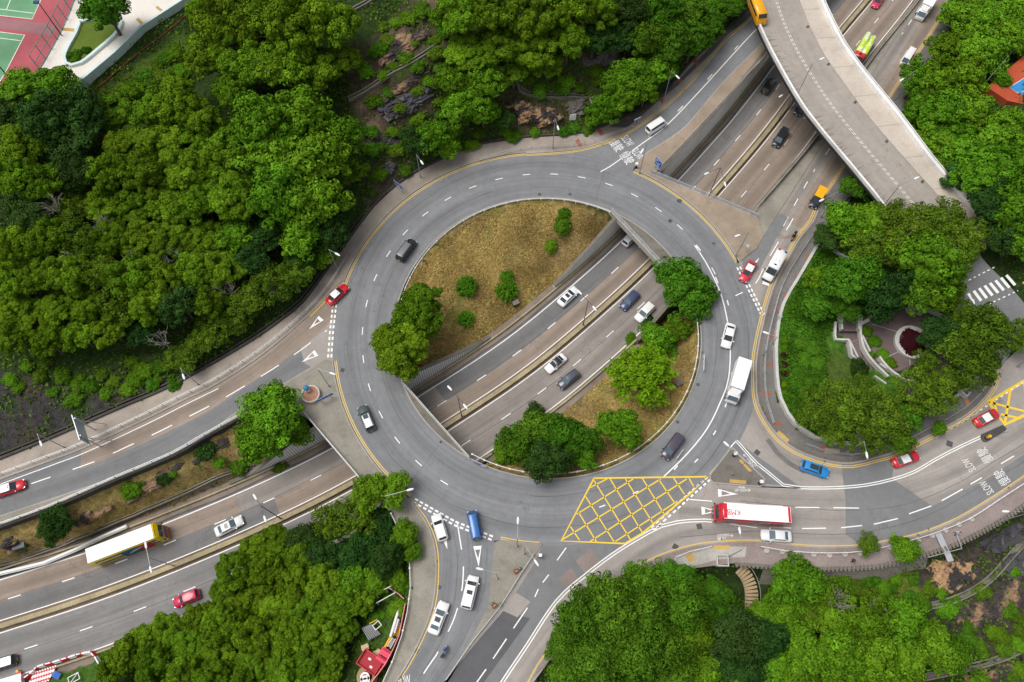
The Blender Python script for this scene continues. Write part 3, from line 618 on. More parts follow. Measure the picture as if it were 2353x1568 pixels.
# construction seams, sealed trenches and small repairs
SEAM = surf('bitumen_seam', (.10, .10, .105), big=.5); rs = random.Random(11)
def wob(P, a=.12):
    ph = rs.random()*6; return [p+Vector((a*math.sin(i*.7+ph)+.5*a*math.sin(i*1.9+ph), a*math.cos(i*.6+ph), 0)) for i, p in enumerate(P)]
x = MB()
for r_, a0, a1 in ((35.1, 1.2, 3.3), (34.8, 3.5, 5.1), (30., 1.9, 4.2), (29.8, 4.6, 6.9), (35.3, 5.3, 6.6), (36.4, 2.0, 2.9)): x.line(wob(arc(r_, a0, a1, 46)), .07, .003)
for k in range(2): a = rs.uniform(0, 6.28); x.line(wob([RC+Vector((r_*math.cos(a+.002*r_), r_*math.sin(a+.002*r_), 0)) for r_ in (28., 30., 32., 34., 36.)], .2), .06, .0032)
x.build('seam', SEAM, RING)
x = MB()
for k in range(11):
    a = rs.uniform(0, 6.28); r_ = rs.choice((29.5, 31., 34.2, 35.6)); da = rs.uniform(.01, .05); w_ = rs.uniform(.4, 1.3); P = arc(r_, a, a+da, 4)+arc(r_+w_, a+da, a, 4); x.poly(lift(P, .0022+.0001*k))
x.build('repair_patch', surf('repaired_asphalt', (.195, .198, .205), big=.2), RING)
x = MB(); x.line(wob(offs(MED, 4.1), .05), .08, .003); x.line(wob(offs(MED, -4.7), .05), .08, .003); x.line(wob(offs(MED, -8.6), .1), .3, .003); x.line(wob(offs(MED, 7.9), .1), .35, .003); x.build('lane_joint', SEAM, HW)
x = MB(); x.line(wob(crom(Wl([(1700, 1150), (1850, 1168), (1960, 1172), (2080, 1160), (2220, 1100), (2353, 1020)])), .1), .07, -.004); x.line(wob(crom(Wl([(1560, 1235), (1700, 1222), (1850, 1226), (2000, 1222), (2150, 1175), (2353, 1060)])), .1), .07, -.004); x.line(wob(crom(Wl([(1702, 700), (1690, 800), (1700, 900), (1690, 980)])), .1), .06, -.004); x.build('seam', SEAM, R_E)
x = MB(); x.line(wob(crom(Wl([(1040, 1215), (1052, 1290), (1045, 1380), (1010, 1480), (960, 1560)])), .1), .06, -.004); x.line(wob(crom(Wl([(1118, 1260), (1112, 1360), (1075, 1450), (1020, 1545)])), .1), .06, -.004); x.build('seam', SEAM, R_SW)
# manholes and gullies, part of the roads they lie in
def manholes(L, parent, z=.004, name='drain_cover', mat=surf('iron_cover', (.09, .085, .085))):
    for (u, v, r) in L:
        x = MB(); o = W(u, v, z); a = random.random(); x.poly([o+Vector((r*math.cos(a+i*math.pi/2), r*math.sin(a+i*math.pi/2), 0)) for i in range(4)]); x.build(name, mat, parent)
manholes([(1561, 462, .6), (1310, 447, .4), (1240, 447, .4), (1013, 1016, .3), (787, 851, .5), (1622, 720, .4), (1612, 810, .4), (1604, 884, .4), (1557, 970, .4), (975, 600, .4), (1000, 558, .4), (1540, 508, .5), (1640, 560, .4)], RING, .009)
manholes([(1722, 832, .5), (1735, 843, .7), (1552, 1257, .6), (1662, 1243, .6), (1772, 1251, .6), (1934, 1060, .6), (2182, 1020, .7), (1607, 1210, .6), (1740, 1040, .6)], R_E, -.003)
manholes([(990, 1400, .5), (1010, 1350, .4), (996, 1210, .5), (1001, 1290, .5), (957, 1495, .5)], R_SW, -.003)
manholes([(1450, 330, .4), (1571, 207, .5), (1385, 333, .4)], R_NE, -.003)
# ------------------------------------------------------------------ pavements, verges
def pavement(name, P, mat, h=.5, dz=.13):
    x = MB(); x.prism(lift(P, dz), h); return struct(x.build(name, mat))
PVN = pavement('hillside_pavement', PV_NW, PAVE); PVW = pavement('left_verge', PV_W, CONC); PVE = pavement('north_verge', PV_NE, CONC_B)
PVS = pavement('south_island_pavement', PV_S, CONC); PVSW = pavement('south_exit_pavement', PV_SW, CONC); PVK = pavement('park_pavement', PV_PARK, surf('grey_sett_paving', (.17, .16, .15), fine=.35, stain=.3)); PVSE = pavement('east_pavement', PV_SE, surf('pink_brick_paving', (.27, .22, .205), fine=.3, stain=.3))
def padd(parent, P, mat, dz, name='paving_patch'):
    x = MB(); x.poly(lift(P, dz)); x.build(name, mat, parent)
x = MB(); x.line(offs(crom(Wl(PK[2:], zse)), .42), .4, .137); x.build('gutter_strip', surf('rusty_gutter', (.16, .135, .115), stain=.5), PVK)
RED = surf('red_tactile_paving', (.34, .105, .07)); OCH = surf('ochre_tactile_paving', (.48, .32, .10))
for c in [(1440, 262), (1330, 325), (1560, 180), (1380, 300), (1520, 225), (1600, 140)]: padd(PVN, Wl([(c[0]-9, c[1]+2), (c[0]-2, c[1]-6), (c[0]+8, c[1]+8), (c[0]+1, c[1]+14)]), RED, .136)
padd(PVN, Wl([(1400, 293), (1539, 205), (1652, 90), (1780, -40), (1800, -30), (1680, 80), (1560, 195), (1440, 295)]), surf('damp_footway', (.11, .10, .095)), .134)
for c in [(1842, 632), (1812, 680), (1790, 715), (1775, 772), (1768, 838), (1763, 905), (1788, 975), (1863, 590), (1895, 1030)]: padd(PVK, Wl([(c[0]-12, c[1]-4), (c[0]+10, c[1]-2), (c[0]+10, c[1]+4), (c[0]-12, c[1]+3)]), RED, .136)
padd(PVK, Wl([(1790, 990), (1814, 1012), (1806, 1020), (1782, 997)]), OCH, .138); padd(PVK, Wl([(1895, 1030), (1930, 1033), (1928, 1045), (1893, 1042)]), surf('buff_slab', (.4, .34, .26)), .138)
padd(PVK, Wl([(2214, 918), (2222, 914), (2230, 930), (2222, 934)]), surf('orange_slab', (.45, .2, .1)), .138)
padd(PVSE, Wl([(1552, 1278), (1600, 1262), (1660, 1256), (1715, 1257), (1712, 1280), (1650, 1286), (1575, 1306), (1540, 1304)]), CONC_L, .136); padd(PVSE, Wl([(1640, 1254), (1676, 1254), (1676, 1262), (1638, 1263)]), OCH, .141); padd(PVSE, Wl([(1574, 1277), (1590, 1270), (1597, 1288), (1583, 1294)]), OCH, .141)
PTI = [(1678, 1031), (1632, 1091), (1631, 1101), (1639, 1110), (1746, 1119), (1756, 1112), (1756, 1101), (1745, 1090), (1696, 1044), (1685, 1031)]
TI = struct(MB().prism(lift(Wl(PTI), .13), .4).build('traffic_island', surf('damp_concrete', (.17, .155, .135), stain=.7)))
padd(TI, Wl([(1698, 1060), (1702, 1056), (1727, 1082), (1722, 1086)]), OCH, .138); padd(TI, Wl([(1677, 1102), (1714, 1105), (1714, 1113), (1676, 1110)]), OCH, .138)
RF = struct(MB().prism(lift(Wl([(2252, 1005), (2258, 1015), (2266, 1017), (2310, 990), (2312, 985), (2303, 977), (2254, 999)]), .13), .4).build('traffic_refuge', surf('dark_wet_concrete', (.07, .068, .066))))
# ring inner verges on the two bridges, bridge decks
def segment(p, q, name):
    p, q = Vector(p), Vector(q); d = (q-p).normalized()
    def hit(o, s):
        oc = o-RC; b = oc.dot(d)*s; c2 = oc.dot(oc)-(RI-.02)**2; t = -b+math.sqrt(b*b-c2); return o+d*s*t
    a, b = hit(p, -1), hit(q, 1); a0, b0 = ang(a), ang(b); dd = math.atan2(math.sin(b0-a0), math.cos(b0-a0))
    P = arc(RI-.02, a0, a0+dd, 24); x = MB(); x.prism(lift(P, .12), .6); return struct(x.build(name, CONC_D)), a, b
I_SW = (W(915.6, 869.6), W(1079, 1054)); I_NE = (W(1400, 482), W(1539, 630))
VSW, sa, sb = segment(*I_SW, 'bridge_verge'); VNE, na, nb = segment(*I_NE, 'bridge_verge')
O_SW = (W(700, 950), W(850, 1126)); O_NE = (W(1492, 397.5), W(1741, 501))
BR = []
for nm, lab, a, b in (('road_bridge', 'ring road bridge over the highway at lower left', (sa, sb), O_SW), ('road_bridge', 'ring road bridge over the highway at upper right', (nb, na), (O_NE[1], O_NE[0]))):
    P = lift([a[0], a[1], b[1], b[0]], -.06); o = tag(MB().prism(P, 1.3).build(nm, CONC), lab, 'bridge'); BR.append(o)
    for A, B in ((P[0], P[1]), (P[2], P[3])):
        x = MB(); x.wall([A+Vector((0, 0, -1.1)), B+Vector((0, 0, -1.1))], .3, 1.35); x.build('parapet_kerb', CONC_L, o)
# ------------------------------------------------------------------ kerbs
KB = surf('kerb_stone', (.34, .32, .29))
def kerb(P, parent, dz=.0, w=.22, h=.14):
    x = MB(); x.wall(lift(P, dz), w, h); x.build('kerb', KB, parent)
kerb(arc(RI-.1, 0, 2*math.pi, 181), RING, 0., .22, .15)
kerb(crom(Wl([(p[0], p[1]-1) for p in SLIP_UP[:-1]])), PVN); kerb(crom(Wl(NE_UP)), PVN); kerb(crom(Wl(SLIP_LO)), PVW); kerb(crom(Wl(NE_LO)), PVE); kerb(arc(RO+.15, a_n0, a_n1, 30), PVE); kerb(arc(RO+.15, aW0, aW1, 50), PVN); kerb(arc(RO+.15, a_w0 % (2*math.pi), a_w1, 30), PVW)
kerb(crom(Wl(SW_L)), PVSW); kerb(crom(Wl(E_LO)), PVSE); kerb(crom(Wl(PK[2:], zse)), PVK); kerb(Wl(PTI+PTI[:1]), TI)
# ------------------------------------------------------------------ retaining walls along the cutting
m, t, p, nn, ln = nodes_of('ribbed_concrete'); g = pos(t); wv = nn('ShaderNodeTexWave'); wv.inputs['Scale'].default_value = .9; wv.bands_direction = 'DIAGONAL'; wv.wave_type = 'BANDS'
mp = nn('ShaderNodeMapping'); mp.inputs['Scale'].default_value = (1.2, 1.2, 0); ln(g, mp.inputs[0]); ln(mp.outputs[0], wv.inputs['Vector'])
ln(mixc(t, ramp(t, wv.outputs['Fac'], [(.55, 0.), (.8, 1.)]), (.78, .78, .79), (.42, .42, .43)), p.inputs['Base Color']); p.inputs['Roughness'].default_value = .85; RIB = m
GREYW = surf('smooth_grey_wall', (.80, .80, .78), stain=.25, big=.12)
off93 = offs(MED, 9.55); offm9 = offs(MED, -9.2)
def cutwall(line, u0, u1, htop, mat, label, name='retaining_wall', th=.5):
    P = []; hs = []
    for p in line:
        u = proj(p)[0]
        if u0 <= u <= u1: P.append(Vector((p.x, p.y, ZH-.3))); hs.append(max(.4, htop(u)-ZH+.3))
    P = crom(P, 1.); n = len(P); us = [proj(q)[0] for q in P]; hs = [max(.5, htop(u)-ZH+.3) for u in us]
    x = MB(); x.wall(P, th, hs); o = tag(x.build(name, mat), label, 'wall')
    y = MB(); y.wall([q+Vector((0, 0, h)) for q, h in zip(P, hs)], th+.16, .16); y.build('coping', CONC_D, o)
    return o
hI = lambda u: float(np.interp(u, [880, 935, 1110, 1270, 1400, 1480], [-.3, -.3, -6.3, -6.3, -.3, -.3]))
cutwall(off93, 820, 1130, hI, RIB, 'ribbed pale wall tapering beside the highway under the round clumped island tree')
cutwall(off93, 1262, 1520, hI, GREYW, 'smooth grey wall tapering down beside the dry grass toward the upper bridge')
cutwall(off93, 520, 830, lambda u: float(np.interp(u, [575, 700, 740], [-6.5, -.6, -.3])), RIB, 'ribbed pale wall tapering below the leafy tree at the lower left bridge')
cutwall(off93, 1500, 2100, lambda u: .05, GREYW, 'long smooth grey wall between highway and upper slip road')
cutwall(offm9, 1600, 2150, lambda u: float(np.interp(u, [1712, 1722, 1750, 1892, 1991, 2110], [-.3, .05, .05, -2., -5., -6.3])), CONC_D, 'dark wall along the right edge of the highway')
cutwall(offm9, 830, 1125, lambda u: float(np.interp(u, [900, 1040, 1115], [-.3, -.3, -6.2])), CONC_D, 'dark wall below the leafy clump at the foot of the island')
cutwall(offm9, 1455, 1680, lambda u: float(np.interp(u, [1450, 1520, 1545], [-6.2, -.6, -.3])), CONC_D, 'dark wall under the dark green tree beside the upper bridge')
cutwall(offm9, 560, 860, lambda u: float(np.interp(u, [640, 760], [-5., -.3])), CONC_D, 'dark wall hidden by the trees at the lower left bridge')
# verge beside the south-east slip
x = MB(); a = resamp(offs(MED, -9.2), 200); vv = [p for p in offs(MED, -9.35) if 1700 <= proj(p)[0] <= 2150]; va = [Vector((p.x, p.y, zse((0, proj(p)[1]-30))+.1)) for p in vv]; vb = resamp([W(1700, 600)]+P1, len(va))
x.strip(va, [Vector((p.x, p.y, p.z+.11)) for p in vb], 0.); struct(x.build('slip_verge', CONC))
# kerb stones along the foot of walls, median
YST = surf('yellowed_stone', (.36, .31, .19), stain=.6, big=.35, fine=.35)
x = MB(); x.wall(lift(offs(MED, -.05), -.02), .75, .75); md = tag(x.build('central_barrier', YST), 'yellowed stone barrier along the middle of the highway', 'barrier')
x = MB(); x.line(offs(MED, .62), .5, .006); x.line(offs(MED, -.6), .35, .006); x.build('dirt_strip', surf('road_dirt', (.19, .13, .09), big=.4), md)
for o, lab in ((9.0, 'stained low kerb wall along the upper edge of the highway'), (-8.75, 'stained low kerb wall along the lower edge of the highway')):
    x = MB(); x.wall(lift(offs(MED, o), -.02), .3, .42); tag(x.build('kerb_wall', YST), lab, 'kerb')
# ------------------------------------------------------------------ railings and barriers
GALV = plain('galvanised_steel', (.55, .57, .58), .45, .6); WHT = plain('white_painted_steel', (.75, .75, .73), .5); DKM = plain('dark_steel', (.05, .05, .055), .5, .5)
def railing(label, P, hs=(.75, 1.05), sp=2., r=.045, mat=None, name='guard_rail', beam=None, ph=None, cat='railing', post=None, cap=100):
    mat = mat or GALV; o = thing(name, label, cat, P[0]); M = Matrix.Translation(-Vector(P[0])); P = crom(P, 2.)
    for h in hs:
        x = MB()
        if beam: x.wall([M@(p+Vector((0, 0, h-beam/2))) for p in P], .09, beam)
        else: x.chain([M@(p+Vector((0, 0, h))) for p in P], r, 6)
        x.build('rail', mat, o)
    n = min(cap, max(2, int(plen(P)/sp)+1)); ph = ph or max(hs); me = None
    for p in resamp(P, n):
        if me is None: y = MB(); post(y, ph) if post else y.tube((0, 0, 0), (0, 0, ph), r*1.15, None, 6); me = y.mesh('post', mat)
        link('post', me, o).location = M@p
    return o
def post_out(y, ph): y.box((0, 0, ph/2), (.14, .14, ph)); y.box((0, 0, ph+.02), (.26, .24, .08))
railing('white guard rail round the dry grass side of the island', arc(RI-.75, ang(sa) % (2*math.pi), ang(na), 50, .1), (.62,), 2.2, .05, WHT, beam=.32, post=post_out)
railing('white guard rail round the wooded lower side of the island', arc(RI-.75, ang(sb), ang(nb)+(2*math.pi if ang(nb) < ang(sb) else 0), 50, .1), (.62,), 2.2, .05, WHT, beam=.32, post=post_out)
for lab, (a, b) in (('steel parapet on the inner edge of the lower left bridge', (sa, sb)), ('steel parapet on the outer edge of the lower left bridge', O_SW), ('steel parapet on the inner edge of the upper right bridge', (na, nb)), ('steel parapet on the outer edge of the upper right bridge', O_NE)):
    d = (b-a).normalized()*.2; railing(lab, lift([a+d, a.lerp(b, .5), b-d], .2), (.4, .7, 1.), 2.6, .06, GALV, 'bridge_parapet')
up = lambda P, dz=.13: lift(P, dz)
railing('steel double rail beside the left slip road pavement', up(Wl([(p[0]-3, p[1]-8) for p in SLIP_UP[1:10]]+[(760, 655), (800, 592)])), (.55, 1.), 2.4)
railing('steel rail along the lower edge of the left slip road', up(Wl(SLIP_RAIL[:-1])), (.55, 1.), 3., .05)
railing('steel pedestrian rail at the top of the ring beside the red paving', up(Wl([(1100, 372), (1208, 345), (1314, 338), (1362, 330), (1395, 318), (1455, 296)])), (.5, 1.), 2., .04)
railing('thin steel pipe rail on the parapet of the upper slip road', lift(Wl(PARA), .65), (.45,), 3., .06, CONC_L, 'pipe_rail')
railing('steel pipe rail on top of the highway wall beside the right slip road', [Vector((p.x, p.y, p.z+.2)) for p in resamp(va, 14)], (.5, .9), 3., .05, CONC_L, 'pipe_rail')
railing('pale steel pedestrian fence along the kerb round the park', up(crom(Wl([(p[0]+6, p[1]-1) for p in PARK_O[3:10]]+[(1775, 975)]), 4)), (.3, .65, 1.05), 1.8, .04, GALV, 'pedestrian_fence')
railing('pale steel pedestrian fence along the lower bend of the park', up(crom(Wl([(1848, 1023), (1880, 1036), (1920, 1045), (1956, 1048), (2010, 1037), (2058, 1023), (2143, 981), (2213, 940), (2255, 898), (2272, 872)]), 4)), (.3, .65, 1.05), 1.8, .04, GALV, 'pedestrian_fence')
railing('white steel rail along the pavement of the lower exit road', lift(Wl(SW_F[1:]), .13), (.6,), 4., .05, WHT, beam=.25, post=post_out)
railing('grey steel rail along the triangle between the two lower roads', up(Wl([(1226, 1276), (1195, 1322), (1149, 1396), (1092, 1467), (1026, 1562)])), (.5, 1.), 2.5, .045)
railing('white pedestrian rail with bar posts beside the lower right bend', up(crom(Wl([(1745, 1258), (1800, 1268), (1900, 1273), (1985, 1268), (2075, 1247), (2140, 1228), (2220, 1195), (2290, 1150), (2380, 1092)]), 4)), (.5, 1.), 2., .05, WHT, 'pedestrian_fence')
railing('short white pedestrian rail at the crossing beside the lower bend', up(crom(Wl([(1553, 1282), (1580, 1270), (1632, 1258)]), 3)), (.5, 1.), 2., .045, WHT, 'pedestrian_fence')
railing('wire fence with dark posts on the grassy bank above the highway', [onground(u, v) for u, v in [(-90, 1352), (0, 1316), (150, 1262), (292, 1200), (420, 1145), (560, 1085), (610, 1062)]], (.5, .9), 4., .04, DKM, 'wire_fence')
# concrete pads under the white rail: white footings
for i, p in enumerate(resamp(crom(Wl([(1760, 1266), (1900, 1277), (1985, 1272), (2075, 1251), (2140, 1232), (2230, 1194)]), 4), 15)):
    x = MB() if i == 0 else x
    if i == 0:
        x.prism([Vector((.45*math.cos(a*math.pi/3), .45*math.sin(a*math.pi/3), .3)) for a in range(6)], .3); fme = x.mesh('fence_footing', CONC_L)
    o = link('fence_footing', fme); o.location = p+Vector((0, 0, .13)); o.rotation_euler.z = i
    tag(o, 'pale hexagonal concrete footing under the white rail by the lower right bend', 'footing', 'concrete footings along the white rail')
# steel beam barrier on highway left
P = crom([W(u, v, ZH+.0) for u, v in [(-90, 1352), (0, 1322), (108, 1296), (177, 1267), (240, 1237), (297, 1212)]], 3)
o = thing('crash_barrier', 'broad pale steel crash barrier beside the double deck bus', 'barrier', P[0]); Q = [q-P[0] for q in P]
x = MB(); x.wall([q+Vector((0, 0, .45)) for q in Q], .12, .55); x.wall([q+Vector((0, 0, .6)) for q in offs(Q, -.22)], .1, .3); x.wall([q+Vector((0, 0, .96)) for q in offs(Q, .1)], .42, .08); x.build('beam', plain('pale_zinc', (.62, .63, .62), .5, .1), o)
for q in resamp(Q, 14): y = MB(); y.box((q.x, q.y, .4), (.15, .15, .8)); y.build('post', GALV, o)
x = MB(); Q = crom(Wl(SLIP_RAIL[:-1]), 2.); x.wall(lift(offs(Q, -.25), -3.2), .35, 3.35); tag(x.build('verge_wall', surf('near_black_wall', (.06, .055, .05), stain=.5)), 'near black wall below the rail of the left slip road', 'wall')  # near-black base colour over the whole face, with darker blotches
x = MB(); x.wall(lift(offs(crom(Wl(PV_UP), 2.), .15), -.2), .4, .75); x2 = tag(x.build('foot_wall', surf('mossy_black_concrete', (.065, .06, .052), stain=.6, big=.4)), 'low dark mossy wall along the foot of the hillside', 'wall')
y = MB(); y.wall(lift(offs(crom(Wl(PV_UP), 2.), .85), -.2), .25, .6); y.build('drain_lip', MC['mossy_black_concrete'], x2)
# ------------------------------------------------------------------ park walls and plaza
YPW = 0
PW = surf('white_park_wall', (.52, .51, .48), stain=.3, big=.12)
x = MB(); P = crom([Vector((q.x, q.y, zse(pp))) for q, pp in zip(Wl(PARK_I[1:-4], zse), PARK_I[1:-4])], 2.); x.wall(P, .5, 1.15); tag(x.build('park_wall', PW), 'low white wall curving round the wooded park', 'wall')
x = MB(); x.prism(lift(PLAZA, .12), .4); PZ = struct(x.build('plaza', surf('plum_plaza_paving', (.155, .115, .11), stain=.4)))
x = MB(); x.line(Wl([(2003, 745), (2085, 770)], .2), .12, .04); x.line(Wl([(2030, 825), (2083, 800)], .2), .12, .04); x.line(Wl([(2092, 860), (2090, 825)], .2), .12, .04); x.build('tile_band', CONC_L, PZ)
pc = W(2095, 789, .3); o = thing('planter', 'round white planter of dark red plants in the park plaza', 'planter', (pc.x, pc.y, .2))
cir = lambda r, n=40, z=0.: [Vector((r*math.cos(2*math.pi*i/n), r*math.sin(2*math.pi*i/n), z)) for i in range(n)]
x = MB(); c1 = cir(2.75); x.wall(c1+c1[:1], .75, .65); x.build('rim', PW, o); x = MB(); x.prism(cir(2.6, 30, .5), .4); x.build('soil', surf('soil', (.05, .03, .025)), o)
def stairs(label, a, b, w, n, z0, z1, mat):
    d = (b-a); d.z = 0; L = d.length; ang_ = math.atan2(d.y, d.x); o = thing('staircase', label, 'stairs', (a.x, a.y, 0), ang_)
    x = MB()
    for i in range(n): zt = z0+(z1-z0)*(i+1)/n; x.box((L*(i+.5)/n, 0, zt-.25), (L/n+.02, w, .5+.001*i))
    x.build('steps', mat, o)
    for s in (-1, 1):
        y = MB(); y.wall([Vector((0, s*(w/2+.18), min(z0, z1)-.3)), Vector((L, s*(w/2+.18), min(z0, z1)-.3))], .3, [abs(z0-min(z0, z1))+1.1, abs(z1-min(z0, z1))+1.1]); y.build('side_wall', PW, o)
    return o
STP = surf('plum_step_paving', (.17, .13, .125)); 
stairs('short flight of steps with white side walls at the left of the plaza', W(1944, 730, .9), W(1950, 762, .9), 2.6, 5, 1.9, 1.1, STP)
stairs('middle flight of steps with white side walls left of the planter', W(1962, 782, .9), W(1985, 815, .9), 2.2, 6, 1.1, .3, STP)
stairs('lower flight of steps near the foot of the plaza', W(2010, 855, .6), W(2040, 870, .6), 2.2, 5, .9, .3, STP)
for lab, P in (('curved white parapet wall left of the plaza steps', [(1915, 745), (1916, 785), (1945, 786), (1952, 820), (1975, 845)]), ('curved white parapet wall right of the plaza steps', [(1975, 735), (1972, 770), (1980, 805), (2000, 835), (2035, 870)]), ('curved grey parapet wall at the foot of the plaza', [(2015, 825), (2035, 850), (2065, 872), (2100, 885)]), ('straight white wall at the right foot of the plaza', [(2175, 880), (2215, 915), (2222, 905)]), ('white garden wall at the top left of the park', [(1900, 565), (1925, 590), (1950, 600)]), ('curved wall behind the plaza planter', [(2080, 712), (2130, 716), (2175, 745), (2188, 790)])):
    x = MB(); x.wall(crom(Wl(P, .6), 1.), .35, 1.1); tag(x.build('parapet_wall', PW), lab, 'wall')
for lab, c in (('white bench block at the top of the plaza steps', (1985, 742)), ('white bench block behind the planter', (2103, 722))):
    o = thing('bench', lab, 'bench', W(*c, .3), .5 if c[0] < 2000 else -.2); x = MB(); x.box((0, 0, .42), (1.9, .6, .12)); x.build('seat', PW, o); x = MB(); x.box((-.7, 0, .18), (.25, .5, .36)); x.build('leg', CONC_L, o); x = MB(); x.box((.7, 0, .18), (.25, .5, .36)); x.build('leg', CONC_L, o)
# side road by the park with zebra crossing
zf2 = lambda p: zfly((0, p[1]))
# ------------------------------------------------------------------ flyover
FA = resamp(crom(Wl(FLY_L, zfly)), 80); FB = resamp(crom(Wl(FLY_R, zfly)), 80)
kf = 64
FM = road('pale_flyover_concrete', (.335, .30, .265), .1, .0, .1, .08)
x = MB()
for i in range(kf):
    a, b, c, d = FA[i], FB[i], FB[i+1], FA[i+1]
    dn = Vector((0, 0, -1.1)); ins = lambda p, q: p+(q-p)*.22+dn
    x.add([p+Vector((0, 0, -.15)) for p in (a, b, c, d)], [(0, 1, 2, 3)]); x.add([a, d, d+dn*.4, a+dn*.4], [(0, 1, 2, 3)]); x.add([b, c, c+dn*.4, b+dn*.4], [(3, 2, 1, 0)])
    x.add([a+dn*.4, d+dn*.4, ins(d, c)*1, ins(a, b)*1], [(0, 1, 2, 3)]); x.add([b+dn*.4, c+dn*.4, ins(c, d), ins(b, a)], [(3, 2, 1, 0)]); x.add([ins(a, b), ins(d, c), ins(c, d), ins(b, a)], [(0, 1, 2, 3)])
FLY = tag(x.build('flyover', CONC), 'pale concrete flyover curving over the highway at upper right', 'bridge')
l1 = resamp(crom(Wl([(p[0]+7, p[1]) for p in FLY_L], zfly)), 80)
KBL = Wl([(1808, -75), (1836, 0), (1861, 63), (1896, 130), (1966, 230), (2023, 302), (2100, 390), (2160, 457), (2215, 530), (2262, 600), (2322, 660), (2380, 730)], zfly); kb = resamp(crom(KBL), 80)
x = MB(); x.strip(l1[:61], kb[:61], .02); x.build('carriageway', FM, FLY); x = MB(); x.strip(l1[60:], kb[60:], .02); x.build('side_road', ASPD, FLY)
x = MB()
for i in range(kf): x.add([kb[i]+Vector((0, 0, .02)), kb[i+1]+Vector((0, 0, .02)), kb[i+1]+Vector((0, 0, .2)), kb[i]+Vector((0, 0, .2)), FB[i]+Vector((0, 0, .2)), FB[i+1]+Vector((0, 0, .2))], [(0, 3, 2, 1), (3, 4, 5, 2)])
x.build('footway', surf('beige_footway', (.50, .44, .375), stain=.3, big=.12), FLY)
x = MB(); x.wall(lift(FA[:kf+1], -.5), .35, 1.45); x.build('parapet', surf('white_parapet', (.80, .79, .76), stain=.3), FLY)
x = MB(); x.wall(lift(offs(FA[:kf+1], -.55), .03), .12, .5); x.build('crash_rail', DKM, FLY)
x = MB(); x.wall(lift(offs(FB[:kf+1], .45), -.4), .95, 1.5); x.build('parapet', MC['white_parapet'], FLY)
x = MB(); x.chain(lift(offs(FB[:kf+1], .5), 1.35), .06); x.build('handrail', GALV, FLY)
x = MB(); P = [a.lerp(b, .5) for a, b in zip(l1[:66], kb[:66])]; dashes(x, offs(P, .16), .8, .3, .1, .07); dashes(x, offs(P, -.16), .8, .3, .1, .07)
x.build('lane_marking', WHITE, FLY)
def flyz(u, v):
    p = W(u, v, zfly((0, v)))
    for _ in range(4):
        i = min(range(80), key=lambda j: ((l1[j]+kb[j])/2-p).to_2d().length); d = kb[i]-l1[i]; f = max(0, min(1, (p-l1[i]).to_2d().dot(d.to_2d())/d.to_2d().length_squared)); z = l1[i].z+(kb[i].z-l1[i].z)*f; p = W(u, v, z)
    return p
x = MB()
for k in range(9):
    A = flyz(2212+12.5*k, 681-6*k); B = flyz(2228+13*k, 704-6*k); x.line([A, B], .62, .07)
x.build('zebra_crossing', WHITE, FLY)
x = MB(); dashes(x, [flyz(2225, 645), flyz(2290, 612)], .6, .4, .2, .08); dashes(x, [flyz(2270, 700), flyz(2340, 668)], .6, .4, .2, .08); x.build('lane_marking', WHITE, FLY)
for (o, zb) in ((10.6, -7.5), (0., -7.2), (-10., -7.5)):
    best = min(((FA[j].lerp(FB[j], .5)-q).to_2d().length, j, i) for i, q in enumerate(offs(MED, o)) for j in range(5, 60)); q = FA[best[1]].lerp(FB[best[1]], .5)
    x = MB(); x.tube((q.x, q.y, zb), (q.x, q.y, q.z-1.05), .75 if o else .5, None, 18); x.build('pier', CONC, FLY)


x = MB(); rs = random.Random(3)
for k in range(150):
    s = rs.uniform(2, 60); i = int(s); f = s-i; a = l1[i].lerp(l1[i+1], f); b = kb[i].lerp(kb[i+1], f); d = (b-a).normalized(); L = rs.uniform(.5, 2.4)*(1 if rs.random() < .75 else .5); w_ = rs.uniform(.06, .2); t_ = Vector((-d.y, d.x, 0))
    x.add([a+d*.05-t_*w_+Vector((0, 0, .04)), a+d*.05+t_*w_+Vector((0, 0, .04)), a+d*L+Vector((0, 0, .04+.0002*k))], [(0, 2, 1)])
x.build('water_stain', surf('water_stain', (.235, .205, .18), big=.3), FLY)
x = MB()
for i in range(4, 62, 7): x.line([kb[i].lerp(FB[i], .02), FB[i].lerp(kb[i], .03)], .07, .206)
x.build('paving_joint', CONC_D, FLY)
x = MB()
for i in range(6, 60, 9): c = kb[i].lerp(l1[i], .04); x.box((c.x, c.y, c.z+.05), (.7, .5, .03), .9)
x.build('gully_grate', MC['iron_cover'], FLY)
# ------------------------------------------------------------------ sports court and school terrace at the top left
ZC = 15.
CT = surf('pale_terrace_paving', (.72, .67, .61), stain=.12, big=.1); MINT = surf('mint_wall', (.58, .70, .68), stain=.2, big=.1)
x = MB(); x.prism(Wl(COURT, ZC), .6); TER = struct(x.build('school_terrace', CT))
def cpad(P, mat, dz, name, parent=TER): padd(parent, Wl(P, ZC), mat, dz, name)
cpad([(-120, -60), (190, -60), (164, 21), (141, 73), (106, 136), (92, 160), (70, 200), (-120, 210)], surf('red_court_surface', (.36, .085, .10), fine=.1), .01, 'court_surround')
cpad([(-120, 30), (0, 40), (100, 54), (132, 62), (122, 82), (90, 78), (0, 66), (-120, 52)], surf('worn_red_surface', (.27, .13, .14), fine=.1), .014, 'worn_path')
GCM = surf('green_court_surface', (.13, .30, .16), fine=.1)
cpad([(-120, 22), (0, 36), (74, 44.5), (94, 0), (122, -60), (-120, -60)], GCM, .018, 'court'); cpad([(-120, 58), (0, 74), (57, 81), (16, 160), (-30, 240), (-120, 230)], GCM, .018, 'court')
x = MB()
